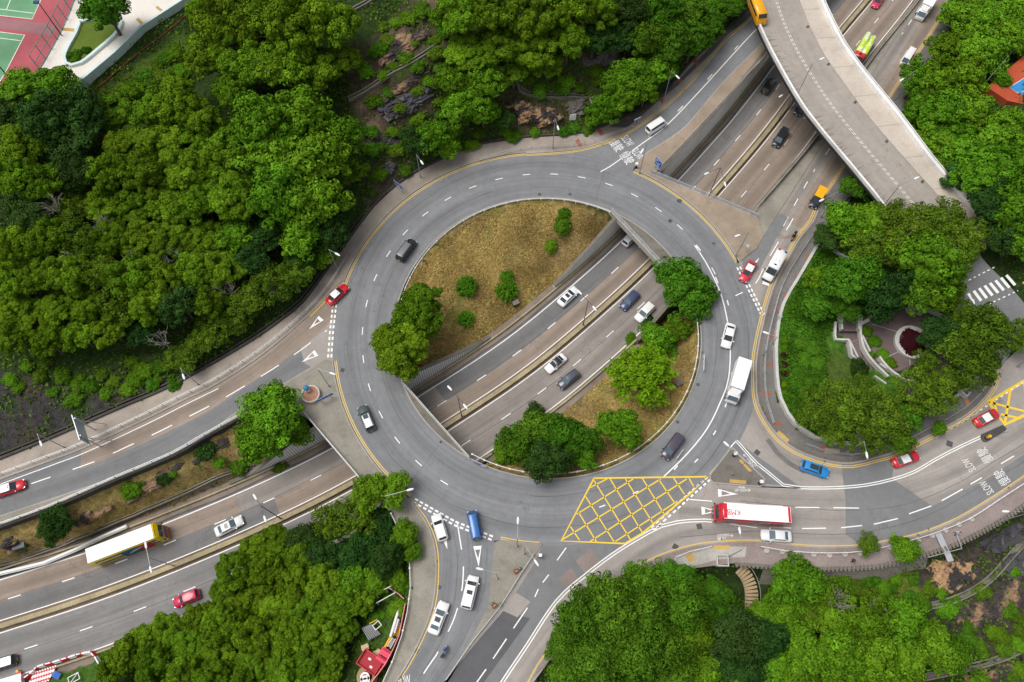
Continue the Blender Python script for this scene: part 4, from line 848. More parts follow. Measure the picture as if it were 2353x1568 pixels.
for q in ([(-120, 22), (0, 36), (74, 44.5), (94, 0), (122, -60)], [(-120, 4), (0, 21.5), (78, 31)], [(15, 23), (28, -10)], [(-120, 58), (0, 74), (57, 81), (16, 160), (-30, 240)], [(-120, 72), (0, 88), (47, 94)]): x.line(Wl(q, ZC), .12, .024)
x.build('court_line', WHITE, TER)
LAWN = [(186, 53), (176, 80), (158, 112), (150, 135), (154, 148), (167, 153), (188, 147), (223, 120), (272, 75), (275, 45), (211, 48)]
cpad(LAWN, surf('terrace_lawn', (.09, .14, .012), fine=.4), .05, 'lawn')
for P in ([(144, 64), (171, 66), (170, 73), (143, 71)], [(312, 45), (318, 41), (338, 62), (332, 66)], [(357, 18), (362, 14), (383, 30), (377, 34)]): cpad(P, OCH, .02, 'tactile_strip')
x = MB(); x.wall(crom(Wl(LAWN+LAWN[:1], ZC), 1.), .55, .5); tag(x.build('garden_wall', MINT), 'pale mint kerb wall looping round the lawn beside the sports court', 'wall')
x = MB(); x.wall([p+Vector((0, 0, -5.2)) for p in Wl([(120, 208), (165, 207), (198, 188), (268, 129), (330, 69), (435, 1), (545, -105)], ZC)], .5, 6.3); tag(x.build('terrace_wall', MINT), 'tall pale mint wall holding up the terrace above the wooded slope', 'wall')
railing('green mesh posts and rails fencing the sports court', Wl([(178, -20), (164, 21), (141, 73), (106, 136), (92, 160)], ZC), (.15, 1.7, 3.4), 2.4, .07, plain('teal_paint', (.06, .27, .24), .5), 'court_fence', cat='fence')
for lab, b in (('dark floodlight mast at the edge of the sports court', (142, 82)), ('dark floodlight mast at the lower end of the sports court', (18, 176))):
    p = W(*b, ZC); o = thing('floodlight_mast', lab, 'floodlight', p); MB().tube((0, 0, 0), (0, 0, 7.6), .12, .07).build('pole', DKM, o); MB().box((-.4, .1, 7.6), (.9, .6, .25)).build('lamp_head', plain('navy_paint', (.03, .06, .15)), o)
Q = [q+Vector((0, 0, .2)) for q in crom([onground(*q_) for q_ in ((215, 214), (262, 172), (326, 118), (372, 85), (418, 45), (445, 22))], 2.)]; o = thing('red_pipe', 'thin red pipe running along the foot of the mint terrace wall', 'pipe', Q[0]); MB().chain([q-Q[0] for q in Q], .065).build('barrel', plain('red_pipe_paint', (.28, .03, .035)), o); MB().tube((0, 0, -.3), (0, 0, .15), .2).build('support', CONC_D, o)
# orange court at the far right
p0 = onground(2330, 190).z; ZR = p0+.9
x = MB(); x.prism(Wl([(2268, 200), (2353, 128), (2420, 80), (2440, 200), (2380, 245), (2316, 232)], ZR), 2.5); SC2 = struct(x.build('orange_court', surf('orange_court_surface', (.42, .075, .03), fine=.1)))
padd(SC2, Wl([(2320, 201), (2353, 179), (2400, 150), (2420, 190), (2353, 219), (2338, 214)], ZR), surf('blue_court_surface', (.03, .25, .55), fine=.1), .01, 'court')
x = MB(); x.line(Wl([(2400, 150), (2320, 201), (2338, 214), (2420, 190)], ZR), .1, .02); x.build('court_line', WHITE, SC2)
railing('tall mesh fence along the tree side of the orange court', Wl([(2250, 208), (2300, 150), (2353, 86), (2400, 40)], ZR-.5), (.2, 1.5, 3.), 2.2, .05, plain('grey_green_paint', (.2, .25, .23)), 'court_fence', cat='fence')
# ------------------------------------------------------------------ rocks and drains
m, t, p, nn, ln = nodes_of('bare_rock'); g = pos(t)
c = mixc(t, ramp(t, noise(t, g, .28, 4, .65), [(.49, 0.), (.6, 1.)]), (.042, .034, .033), (.26, .16, .09))
c = mixc(t, 1., c, ramp(t, noise(t, g, 1.6, 5, .8), [(.3, .55), (.7, 1.4)]), 'MULTIPLY'); ln(c, p.inputs['Base Color']); p.inputs['Roughness'].default_value = .85
bn = nn('ShaderNodeBump'); bn.inputs['Strength'].default_value = .7; ln(noise(t, g, 2., 5), bn.inputs['Height']); ln(bn.outputs[0], p.inputs['Normal']); ROCK = m
m, t, p, nn, ln = nodes_of('orange_rock'); g = pos(t)
c = mixc(t, ramp(t, noise(t, g, .42, 5, .7), [(.47, 1.), (.53, 0.)]), (.40, .245, .125), (.035, .03, .03))
c = mixc(t, 1., c, ramp(t, noise(t, g, 1.8, 5, .8), [(.3, .6), (.7, 1.35)]), 'MULTIPLY'); ln(c, p.inputs['Base Color']); p.inputs['Roughness'].default_value = .85; ORK = m
ROCKD = surf('dark_wet_rock', (.045, .042, .048), big=.5, fine=.4, spec=.5, rough=.6); ROCKG = surf('grey_rock', (.15, .13, .12), big=.4, fine=.4)
def outcrop(label, P, n, s, mat, seed, up=.0):
    """jointed rock standing out of the slope: one mesh of angular blocks along a patch"""
    r = random.Random(seed); x = MB(); Q = [onground(*q) for q in P]
    for _ in range(n):
        ws = [r.random()**1.2 for _ in Q]; S = sum(ws); c = sum((q*w_ for q, w_ in zip(Q, ws)), Vector())/S
        k = r.randrange(len(Q)); c = c.lerp(Q[k], r.random()*.75); z = gz(c.x, c.y); sx, sy, sz = s*r.uniform(.5, 1.5), s*r.uniform(.4, .9), s*r.uniform(.2, .55); a = .6+r.uniform(-.35, .35)
        M = Matrix.Translation((c.x, c.y, z+up)) @ Matrix.Rotation(a, 4, 'Z') @ Matrix.Rotation(r.uniform(-.4, .4), 4, 'X')
        x.hull([M@Vector((r.uniform(-1, 1)*sx, r.uniform(-1, 1)*sy, r.uniform(-.8, 1)*sz)) for _ in range(14)])
    return tag(x.build('rock_outcrop', mat), label, 'rock')
outcrop('orange and black rock face above the pavement at the top of the ring', [(1165, 235), (1200, 255), (1240, 262), (1285, 262), (1200, 280), (1250, 290), (1300, 285)], 170, 1.3, ORK, 1, .6)
outcrop('grey rock block beside the orange rock face below the drain', [(1300, 235), (1340, 235), (1335, 262), (1305, 262)], 22, 1.3, ROCKG, 2)
outcrop('dark jointed rock below the straight hillside drain', [(870, 250), (930, 220), (1000, 185), (1005, 215), (940, 260), (880, 285)], 170, 1.35, ROCKD, 3)
outcrop('brown bare rock above the straight hillside drain', [(860, 95), (920, 80), (990, 70), (960, 110), (900, 140), (860, 160)], 120, 1.3, ROCK, 4)
outcrop('small dark rock above the pavement below the bright trees', [(880, 375), (910, 370), (900, 400), (880, 405)], 20, 1., ROCKD, 5)
outcrop('grey shaded rock on the slope left of the upper slip road', [(1330, 150), (1380, 130), (1430, 110), (1420, 135), (1360, 165)], 45, 1.2, ROCKG, 6)
outcrop('brown broken rock low on the left bank by the leafy tree', [(455, 1040), (500, 1015), (530, 1010), (480, 1050), (440, 1070)], 120, .85, ROCK, 7)
outcrop('brown broken rock in the middle of the left bank', [(390, 1075), (430, 1060), (400, 1100), (340, 1125), (300, 1140), (290, 1165)], 150, .9, ROCK, 8)
outcrop('flat red brown rock above the highway on the left bank', [(190, 1180), (260, 1160), (250, 1175), (200, 1200), (170, 1205)], 80, .9, ROCK, 9)
outcrop('pale brown rock near the left end of the bank', [(10, 1240), (50, 1235), (70, 1260), (30, 1270), (0, 1265)], 26, .8, ROCK, 10)
outcrop('orange jointed rock face below the lower right pavement', [(2130, 1290), (2180, 1280), (2230, 1300), (2240, 1330), (2180, 1360), (2140, 1345)], 170, 1.1, ORK, 11, .3)
outcrop('dark wet rock beside the right hand drain', [(2250, 1250), (2320, 1215), (2350, 1200), (2340, 1240), (2290, 1270)], 110, 1.3, ROCKD, 12)
outcrop('brown and black rock slope at the lower right edge', [(2180, 1420), (2250, 1400), (2320, 1340), (2350, 1320), (2350, 1380), (2280, 1430), (2220, 1450)], 220, 1.25, ROCK, 13)
outcrop('broken brown rock in the bottom right corner', [(2200, 1560), (2300, 1540), (2360, 1520), (2370, 1570)], 50, 1., ROCK, 14)
def channel(label, P, w_=.7):
    Q = [onground(*q) for q in P]; Q = crom(Q, 1.5); Q = [Vector((q.x, q.y, gz(q.x, q.y)+.15)) for q in Q]; o = thing('drain_channel', label, 'drain', Q[0]); M = -Q[0]
    for s in (-1, 1): x = MB(); x.wall([q+M+Vector((0, 0, -.5)) for q in offs(Q, s*w_/2)], .2, .8); x.build('channel_wall', surf('mossy_concrete', (.19, .175, .145), stain=.7), o)
    x = MB(); x.line([q+M for q in Q], w_, -.1); x.build('channel_bed', CONC_D, o)
outcrop('brown black rock ledge just below the straight hillside drain', [(830, 250), (870, 232), (930, 190), (985, 160), (1000, 165), (940, 205), (870, 245)], 90, .9, ROCK, 21)
outcrop('brown broken rock on the slope at the left of the bright middle trees', [(840, 330), (880, 310), (930, 300), (920, 330), (870, 350)], 60, .9, ROCKD, 22)
outcrop('pale broken rock above the curved drain', [(1230, 205), (1280, 190), (1330, 195), (1340, 212), (1280, 214)], 50, .8, ROCKG, 23)
outcrop('dark rock on the right of the lower right rock slope', [(2290, 1290), (2353, 1260), (2380, 1290), (2330, 1330)], 70, 1.1, ROCKD, 24)
channel('straight concrete drain slanting across the bare hillside', [(800, 230), (870, 190), (940, 148), (1006, 106)])
channel('short concrete drain at the top of the hillside', [(785, 40), (820, 20), (860, -4)])
channel('curved concrete drain above the orange rock face', [(1190, 190), (1196, 207), (1215, 217), (1260, 222), (1310, 222), (1350, 224)])
channel('curved concrete drain with rail across the right hand rocks', [(2105, 1398), (2160, 1388), (2215, 1368), (2270, 1333), (2310, 1290), (2353, 1242), (2400, 1190)], .9)
channel('concrete drain along the bottom right corner', [(2115, 1558), (2200, 1540), (2290, 1516), (2353, 1488), (2400, 1470)], .9)
channel('dark ditch along the grassy bank above the highway', [(-90, 1322), (0, 1299), (109, 1265), (200, 1230), (290, 1191), (406, 1142), (507, 1095), (587, 1072)], .45)
for u, v, h, a in ((1367, 238, 1.3, .3),):
    p = onground(u, v); o = thing('catch_pit', 'square concrete catch pit at the end of the curved drain', 'drain', p, a); x = MB(); q = [Vector((.9*i, .9*j, -.3)) for i, j in ((-1, -1), (1, -1), (1, 1), (-1, 1), (-1, -1))]; x.wall(q, .25, 1.3); x.build('pit_wall', CONC, o)
# brick wall and stairs below the lower right pavement
m, t, p, nn, ln = nodes_of('block_masonry'); bt = nn('ShaderNodeTexBrick'); bt.inputs['Scale'].default_value = 1.; bt.inputs['Brick Width'].default_value = .9; bt.inputs['Row Height'].default_value = .35; bt.inputs['Mortar Size'].default_value = .03
sx = nn('ShaderNodeSeparateXYZ'); ln(pos(t), sx.inputs[0]); cb = nn('ShaderNodeCombineXYZ'); ln(sx.outputs[0], cb.inputs[0]); ln(sx.outputs[2], cb.inputs[1]); ln(cb.outputs[0], bt.inputs['Vector'])
bt.inputs['Color1'].default_value = (.27, .24, .20, 1); bt.inputs['Color2'].default_value = (.21, .19, .165, 1); bt.inputs['Mortar'].default_value = (.10, .09, .075, 1); ln(bt.outputs[0], p.inputs['Base Color']); p.inputs['Roughness'].default_value = .9; BRK = m
P = crom(Wl([(1690, 1297), (1815, 1305), (1907, 1307), (1991, 1303), (2061, 1293), (2132, 1272)], -4.), 2.); P = [Vector((q.x, q.y, -4.2)) for q in crom(Wl([(1690, 1297), (1815, 1305), (1907, 1307), (1991, 1303), (2061, 1293), (2132, 1272), (2202, 1247), (2290, 1201), (2353, 1159), (2450, 1100)], 0), 2.)]
x = MB(); x.wall(P, .45, 4.6); o = tag(x.build('masonry_wall', BRK), 'blocky stone wall holding up the pink brick pavement at lower right', 'wall')
y = MB(); A_ = [q+Vector((0, 0, 4.45)) for q in P[2:14]]; y.strip(A_, [q+Vector((0, 0, -4.6)) for q in offs(A_, -3.2)]); y.build('battered_face', BRK, o)
y = None
for i, q in enumerate(resamp(P, 92)):
    if y is None: y = MB(); y.box((0, 0, .12), (.34, .75, .26)); cm = y.mesh('coping_block', CONC_D)
    b = link('coping_block', cm, o); b.location = q+Vector((0, -.15, 4.6)); b.rotation_euler.z = .1 if i < 40 else .5
o = thing('stone_staircase', 'tan stone staircase curving down from the lower right pavement', 'stairs', W(1705, 1318)); M = -W(1705, 1318); x = MB()
PS = resamp(crom(Wl([(1698, 1310), (1716, 1330), (1728, 1355), (1732, 1385), (1733, 1420), (1735, 1450)], -1.5), .5), 19)
for i, q in enumerate(PS[:-1]):
    d = PS[i+1]-q; a = math.atan2(d.y, d.x); x.box(q+M+Vector((0, 0, -.3-i*.22+1.2)), (.42, 2.0, .34), a)
x.build('steps', surf('tan_stone', (.36, .27, .16), stain=.4), o)
for s in (-1, 1):
    y = MB(); y.chain([q+M+Vector((0, 0, 1.9-i*.22)) for i, q in enumerate(offs(PS, s*1.15))], .05); y.build('handrail', GALV, o)
p = W(1661, 1288, .6); o = thing('shaft_kerb', 'white square kerb round an open shaft by the stairs', 'shaft', (p.x, p.y, 0.), -.03); x = MB(); q = [Vector((.85*i, .8*j, -.5)) for i, j in ((-1, -1), (1, -1), (1, 1), (-1, 1), (-1, -1))]; x.wall(q, .2, 1.1); x.build('kerb', PW, o); x = MB(); x.box((0, 0, .02), (1.5, 1.4, .1)); x.build('shaft_floor', surf('rusty_grate', (.13, .085, .05), fine=.5), o)
p = W(2170, 1250, .5); o = thing('access_gantry', 'grey steel access gantry over the rock by the lower right pavement', 'gantry', (p.x, p.y, 0), .0)
GP = [W(a, b, .5)-Vector((p.x, p.y, 0)) for a, b in ((2155, 1225), (2185, 1290), (2130, 1282), (2205, 1262), (2192, 1222), (2160, 1218))]
x = MB(); a, b = GP[0], GP[1]; x.box((a+b)/2, ((b-a).length, 1., .08), math.atan2((b-a).y, (b-a).x)); x.build('walkway', GALV, o)
x = MB(); x.chain([GP[2]+Vector((0, 0, .6)), GP[3]+Vector((0, 0, .6)), GP[4]+Vector((0, 0, .6))], .06); x.build('handrail', GALV, o)
for q in GP[1:5]: y = MB(); y.tube(q+Vector((0, 0, -4)), q+Vector((0, 0, .6)), .07); y.build('leg', GALV, o)
# ------------------------------------------------------------------ leaves
def leaves(name, C, N, S, tint, mat, aspect=1.5):
    n = len(C); r = np.random.default_rng(n)
    N = N/np.maximum(1e-6, np.linalg.norm(N, axis=1, keepdims=True)); a = r.normal(size=(n, 3)); U = a-(a*N).sum(1, keepdims=True)*N; U /= np.maximum(1e-6, np.linalg.norm(U, axis=1, keepdims=True)); V = np.cross(N, U)
    s = S[:, None]; d = N*s*.22
    P = np.stack([C+U*s*aspect*.5, C+V*s*.42+d, C-U*s*aspect*.5, C-V*s*.42+d], 1).reshape(-1, 3)
    me = bpy.data.meshes.new(name); me.vertices.add(4*n); me.vertices.foreach_set('co', P.astype('f4').ravel())
    me.loops.add(4*n); me.loops.foreach_set('vertex_index', np.arange(4*n, dtype='i4')); me.polygons.add(n); me.polygons.foreach_set('loop_start', np.arange(0, 4*n, 4, dtype='i4'))
    me.update(calc_edges=True); at = me.attributes.new('tint', 'FLOAT', 'FACE'); at.data.foreach_set('value', np.clip(tint, 0, 1).astype('f4')); me.materials.append(mat); return me
def sph(r, n):
    v = r.normal(size=(n, 3)); return v/np.linalg.norm(v, axis=1, keepdims=True)
def crown_data(kind, seed):
    """leaf centres, normals, sizes, tints for a crown of radius 4 centred at the origin, plus limb ends"""
    r = np.random.default_rng(seed); C, N, S, T, limbs = [], [], [], [], []
    def puff(c, rad, cnt, size, t0, flat=.85, jit=.5):
        v = sph(r, cnt); v[:, 2] = np.where(v[:, 2] < -.35, -v[:, 2], v[:, 2]); p = c+v*rad*np.array([1, 1, flat])*(r.random((cnt, 1))**.25)
        C.append(p); N.append(v*np.array([1, 1, 1.2])+r.normal(size=(cnt, 3))*jit*.65); S.append(size*r.uniform(.7, 1.3, cnt)); T.append(t0+r.normal(size=cnt)*.1)
    lob = [(1+.22*math.sin(k*a+b)) for k, a, b in ((1, 2, seed), (2, 3, seed*2))]
    def shape(v):  # uneven outline
        a = np.arctan2(v[1], v[0]); return 1+.16*math.sin(2*a+seed)+.12*math.sin(3*a+1.7*seed)+.08*math.sin(5*a+.3*seed)
    if kind == 'billow':
        for _ in range(46):
            v = sph(r, 1)[0]; v[2] = abs(v[2])*1.0-.12; rad = r.uniform(.75, 1.25); c = v*np.array([1, 1, .8])*(4-rad)*shape(v)*r.uniform(.78, 1.03); t0 = .46+r.normal()*.12; limbs.append(c)
            for _ in range(7):
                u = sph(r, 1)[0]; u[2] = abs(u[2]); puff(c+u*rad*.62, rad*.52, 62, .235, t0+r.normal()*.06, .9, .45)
            puff(c, rad*.85, 90, .25, t0-.08)  # inner puff tinted darker: shade between the clumps put into leaf colour
    elif kind in ('leafy', 'dense'):
        n = 170 if kind == 'leafy' else 230
        for _ in range(n):
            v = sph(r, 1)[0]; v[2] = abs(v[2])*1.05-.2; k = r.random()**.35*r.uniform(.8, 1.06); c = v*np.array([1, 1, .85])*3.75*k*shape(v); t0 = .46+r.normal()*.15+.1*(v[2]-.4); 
            if r.random() < .3: limbs.append(c)
            rad = r.uniform(.4, .85); cnt = 72; p = sph(r, cnt)*rad*np.array([1, 1, .55])+c; o = (p-c)/rad*np.array([1, 1, 1.6])*.8+v*np.array([.35, .35, .1])+np.array([0, 0, .5])
            C.append(p); N.append(o+r.normal(size=(cnt, 3))*.4); S.append((.26 if kind == 'leafy' else .23)*r.uniform(.7, 1.35, cnt)); T.append(t0+r.normal(size=cnt)*.12)
    elif kind == 'airy':
        for _ in range(105):
            v = sph(r, 1)[0]; v[2] = abs(v[2])*1.0-.15; c = v*np.array([1, 1, .8])*3.8*(r.random()**.3)*shape(v); t0 = .45+r.normal()*.17; limbs.append(c)
            rad = r.uniform(.45, .85); cnt = 72; p = sph(r, cnt)*rad*np.array([1, 1, .6])+c
            C.append(p); N.append((p-c)/rad*.8+v*.3+np.array([0, 0, .5])+r.normal(size=(cnt, 3))*.5); S.append(.22*r.uniform(.6, 1.4, cnt)); T.append(t0+r.normal(size=cnt)*.14)
    elif kind == 'spiky':
        for _ in range(190):
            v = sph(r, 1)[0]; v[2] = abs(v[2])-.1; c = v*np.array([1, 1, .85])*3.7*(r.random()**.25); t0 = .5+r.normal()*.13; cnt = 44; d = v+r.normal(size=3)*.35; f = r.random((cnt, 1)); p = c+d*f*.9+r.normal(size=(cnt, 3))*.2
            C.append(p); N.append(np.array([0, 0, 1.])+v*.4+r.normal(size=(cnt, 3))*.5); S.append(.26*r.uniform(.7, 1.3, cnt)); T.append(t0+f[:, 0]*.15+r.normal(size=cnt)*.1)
            if r.random() < .15: limbs.append(c)
    return np.concatenate(C), np.concatenate(N), np.concatenate(S), np.concatenate(T), limbs
BARK = surf('bark', (.11, .085, .06), fine=.4); PBARK = surf('pale_bark', (.27, .25, .22), fine=.3)
KINDS = {'billow': ('billow', 'billowy_leaf', (.108, .205, .010), .012, .25), 'bright': ('leafy', 'bright_leaf', (.097, .22, .011), .014, .22), 'ficus': ('dense', 'mid_green_leaf', (.068, .17, .011), .015, .2),
         'dark': ('dense', 'dark_leaf', (.034, .085, .016), .02, .25), 'olive': ('airy', 'olive_leaf', (.092, .165, .012), .006, .22), 'lime': ('spiky', 'lime_leaf', (.125, .25, .008), .01, .1), 'round': ('spiky', 'hedge_leaf', (.05, .16, .008), .02, .2), 'crimson': ('dense', 'crimson_leaf', (.045, .009, .013), .01, .15)}
NAME = {'billow': 'billowy_tree', 'bright': 'broadleaf_tree', 'ficus': 'fig_tree', 'dark': 'dark_tree', 'olive': 'olive_green_tree', 'lime': 'lime_green_tree'}
PRO = {}
STAGE = bpy.data.collections.new('stage')
def proto(kind, i):
    if (kind, i) in PRO: return PRO[kind, i]
    sh, mn, col, hu, va = KINDS[kind]; mat = leafmat(mn, col, hu, va); seed = 100+i*17+sum(map(ord, kind))
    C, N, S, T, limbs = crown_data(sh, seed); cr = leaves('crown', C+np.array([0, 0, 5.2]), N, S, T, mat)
    x = MB(); x.tube((0, 0, -1.5), (.1, .05, 1.6), .36, .27, 9); x.tube((.1, .05, 1.6), (-.05, .1, 4.), .27, .17, 9); r = random.Random(seed)
    for c in r.sample(limbs, min(len(limbs), 16 if kind != 'olive' else 34)):
        c = Vector(c)+Vector((0, 0, 5.2)); m1 = Vector((.1, .05, 1.6)).lerp(c, .45)+Vector((r.uniform(-.3, .3), r.uniform(-.3, .3), .2)); x.tube((.05, .05, r.uniform(1.6, 3.6)), m1, .14, .09, 6, False); x.tube(m1, c, .09, .035, 5, False)
    PRO[kind, i] = (cr, x.mesh('trunk', PBARK if kind == 'olive' else BARK)); return PRO[kind, i]
NV = {'billow': 5, 'bright': 4, 'ficus': 3, 'dark': 3, 'olive': 4, 'lime': 1}
def plant_tree(u, v, pr, kind, label, group=None, zs=1., k=[0], zg=None):
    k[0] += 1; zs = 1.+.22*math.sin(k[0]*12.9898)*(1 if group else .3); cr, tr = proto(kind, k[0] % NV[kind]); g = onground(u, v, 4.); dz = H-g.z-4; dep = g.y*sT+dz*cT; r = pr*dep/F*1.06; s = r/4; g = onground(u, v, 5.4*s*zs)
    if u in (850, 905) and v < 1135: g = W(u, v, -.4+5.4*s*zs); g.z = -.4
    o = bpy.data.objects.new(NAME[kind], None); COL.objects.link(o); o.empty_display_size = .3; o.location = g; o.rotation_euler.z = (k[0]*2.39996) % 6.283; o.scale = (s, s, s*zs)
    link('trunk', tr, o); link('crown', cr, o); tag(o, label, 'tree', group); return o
def ordn(i): return ['first', 'second', 'third', 'fourth', 'fifth', 'sixth', 'seventh', 'eighth', 'ninth', 'tenth', 'eleventh', 'twelfth', 'thirteenth', 'fourteenth', 'fifteenth', 'sixteenth', 'seventeenth', 'eighteenth', 'nineteenth', 'twentieth'][i]
CN = {'billow': 'billowy green', 'bright': 'bright leafy', 'ficus': 'deep green', 'dark': 'dark', 'olive': 'olive green', 'lime': 'lime green'}
def wood(where, group, rows):
    """rows from the top of the picture down, each a list of (u, v, crown radius in px, kind)"""
    for j, row in enumerate(rows):
        row = sorted(row)
        for i, (u, v, pr, kd) in enumerate(row):
            sz = 'small ' if pr < 38 else ('broad ' if pr > 62 else '')
            plant_tree(u, v, pr, kd, f"{sz}{CN[kd]} tree {where}, {ordn(j)} row down, {ordn(i)} from left", group)
b, g_, d_, o_, f_ = 'billow', 'bright', 'dark', 'olive', 'ficus'
wood('on the left hillside', 'trees of the left hillside', [
 [(470, 30, 42, b), (530, 60, 75, b), (610, 40, 72, b), (695, 50, 76, b), (765, 60, 62, b)],
 [(490, 130, 60, b), (565, 140, 70, b), (645, 150, 76, b), (725, 165, 62, b), (790, 135, 42, b)],
 [(45, 205, 52, g_), (125, 195, 52, g_), (540, 215, 52, b), (20, 260, 52, d_), (335, 245, 62, b), (405, 240, 60, b)],
 [(105, 270, 62, d_), (185, 255, 55, d_), (600, 285, 72, g_), (690, 262, 70, g_), (765, 312, 60, g_), (465, 275, 48, b)],
 [(55, 335, 60, b), (150, 330, 60, d_), (290, 335, 52, b), (370, 320, 60, b), (450, 320, 56, b), (520, 325, 52, b), (625, 360, 75, g_), (715, 370, 80, g_)],
 [(25, 405, 55, b), (100, 420, 52, b), (180, 400, 50, d_), (250, 400, 52, b), (330, 400, 56, b), (420, 390, 60, b), (500, 380, 56, b), (575, 405, 50, g_), (790, 392, 45, g_)],
 [(60, 495, 55, d_), (160, 470, 48, o_), (235, 470, 52, b), (310, 470, 52, b), (390, 470, 56, b), (460, 460, 56, b), (535, 455, 60, b), (640, 445, 70, g_), (722, 462, 66, g_)],
 [(30, 570, 52, b), (105, 555, 52, b), (180, 555, 52, o_), (250, 548, 52, b), (320, 545, 52, b), (390, 550, 56, b), (460, 550, 55, b), (530, 545, 55, g_), (620, 520, 52, d_), (692, 530, 62, g_), (760, 520, 50, d_)],
 [(25, 645, 50, b), (92, 635, 52, b), (162, 630, 55, b), (232, 628, 52, o_), (302, 638, 56, b), (372, 640, 52, b), (442, 630, 52, b), (512, 620, 52, b), (572, 600, 48, d_), (690, 600, 40, d_), (745, 585, 35, g_)],
 [(20, 715, 48, b), (75, 735, 50, b), (135, 708, 48, b), (202, 700, 52, b), (272, 700, 52, o_), (342, 700, 52, b), (412, 695, 50, d_), (480, 690, 45, b)],
 [(30, 780, 40, b), (110, 785, 42, b), (180, 770, 42, b), (250, 755, 48, b), (320, 760, 40, d_)],
 [(560, 690, 46, o_), (622, 655, 50, o_), (672, 640, 42, o_), (503, 735, 42, o_), (545, 735, 36, o_), (470, 778, 40, o_), (418, 822, 38, o_)]])
wood('on the upper middle hillside', 'trees of the upper middle hillside', [
 [(1050, 40, 55, b), (1130, 25, 60, b), (1215, 40, 62, b), (1300, 20, 60, b), (1375, 20, 52, b), (1440, 30, 50, d_), (1505, 25, 52, f_), (1570, 30, 52, f_), (1632, 32, 48, f_), (1683, 5, 34, f_)],
 [(1070, 120, 55, b), (1145, 105, 60, b), (1225, 110, 60, b), (1305, 85, 55, b), (1365, 85, 42, d_), (1425, 85, 40, d_), (1480, 90, 45, f_), (1540, 98, 48, f_), (1592, 92, 42, f_), (1640, 62, 30, f_)],
 [(1045, 185, 42, g_), (1110, 185, 52, g_), (1180, 165, 42, b), (1260, 150, 40, b), (1440, 180, 60, g_), (1488, 162, 50, g_), (1528, 152, 32, g_)],
 [(1060, 240, 50, g_), (1110, 255, 42, g_), (1395, 245, 40, g_), (1432, 226, 42, g_), (1484, 206, 36, g_)],
 [(955, 325, 36, d_), (995, 312, 42, g_), (1025, 335, 34, g_), (1155, 275, 26, d_), (1370, 270, 26, g_)]])
wood('beside the right court', 'trees on the right hillside', [
 [(2200, 25, 42, g_), (2240, 45, 60, g_), (2300, 25, 60, g_), (2345, 35, 50, g_)],
 [(2185, 110, 50, g_), (2255, 118, 62, g_), (2320, 85, 42, g_)],
 [(2110, 180, 44, g_), (2165, 190, 56, g_), (2225, 180, 50, g_), (2345, 95, 25, g_)],
 [(2110, 255, 40, g_), (2165, 262, 60, g_), (2230, 255, 56, g_), (2300, 180, 24, g_)],
 [(2150, 325, 56, g_), (2210, 335, 62, g_), (2285, 310, 58, g_), (2345, 295, 52, g_)],
 [(2215, 400, 46, d_), (2255, 400, 60, g_), (2315, 385, 62, g_), (2360, 430, 50, g_)],
 [(2275, 470, 50, d_), (2330, 475, 60, g_), (2300, 540, 42, d_), (2345, 550, 48, g_)]])
wood('in the park', 'trees of the park', [
 [(1970, 430, 34, f_), (1938, 508, 46, g_), (1985, 515, 54, g_), (2045, 500, 48, o_), (2105, 520, 56, o_), (2172, 505, 52, o_), (2222, 540, 52, o_)],
 [(1900, 545, 32, d_), (1990, 570, 50, o_), (2065, 565, 54, o_), (2135, 600, 70, g_), (2215, 590, 34, o_)],
 [(1885, 640, 34, g_), (1962, 640, 58, f_), (2035, 672, 58, d_), (2095, 670, 55, f_), (2150, 675, 52, g_), (2190, 668, 32, o_)],
 [(1880, 700, 40, f_), (1940, 695, 44, f_), (2222, 735, 46, o_), (2290, 752, 40, o_), (2345, 770, 40, o_)],
 [(2200, 790, 48, o_), (2262, 765, 58, o_), (2245, 835, 55, o_), (2160, 765, 44, d_), (2128, 838, 34, o_)],
 [(1975, 845, 22, d_), (1985, 890, 32, o_), (2105, 900, 52, o_), (2160, 900, 44, o_), (2190, 870, 30, o_)],
 [(1880, 945, 50, o_), (1945, 930, 56, o_), (2030, 955, 58, o_), (2090, 950, 42, f_)],
 [(1910, 990, 36, o_), (1985, 1000, 46, o_), (2070, 1010, 34, f_), (2160, 985, 18, g_)]])
wood('in the bottom left wood', 'trees of the bottom left wood', [
 [(850, 1130, 42, g_), (905, 1125, 40, g_), (795, 1238, 40, d_), (735, 1238, 36, d_), (820, 1190, 56, o_), (765, 1205, 46, o_), (870, 1215, 50, d_), (930, 1230, 36, g_), (945, 1265, 26, g_)],
 [(640, 1240, 40, b), (700, 1240, 40, d_), (590, 1270, 44, b), (690, 1290, 48, b), (760, 1275, 50, d_), (825, 1270, 46, d_), (890, 1280, 40, d_)],
 [(540, 1315, 48, b), (615, 1320, 50, b), (680, 1345, 46, b), (745, 1340, 48, b), (810, 1335, 46, g_), (865, 1335, 36, g_), (905, 1320, 30, g_)],
 [(516, 1370, 40, b), (570, 1385, 50, b), (645, 1400, 50, b), (715, 1405, 48, b), (785, 1395, 46, b), (835, 1385, 32, b)],
 [(466, 1420, 40, b), (515, 1435, 50, b), (590, 1460, 52, b), (665, 1465, 48, b), (740, 1455, 44, b), (795, 1445, 32, b)],
 [(390, 1450, 46, b), (330, 1480, 44, b), (440, 1490, 50, b), (510, 1510, 50, b), (580, 1530, 50, b), (650, 1530, 46, b), (715, 1515, 44, b), (765, 1500, 34, b)],
 [(285, 1505, 40, b), (350, 1535, 46, b), (255, 1550, 34, b), (420, 1560, 50, b), (490, 1570, 48, b), (560, 1585, 46, b), (640, 1580, 44, b), (705, 1565, 38, b), (760, 1545, 32, b)]])
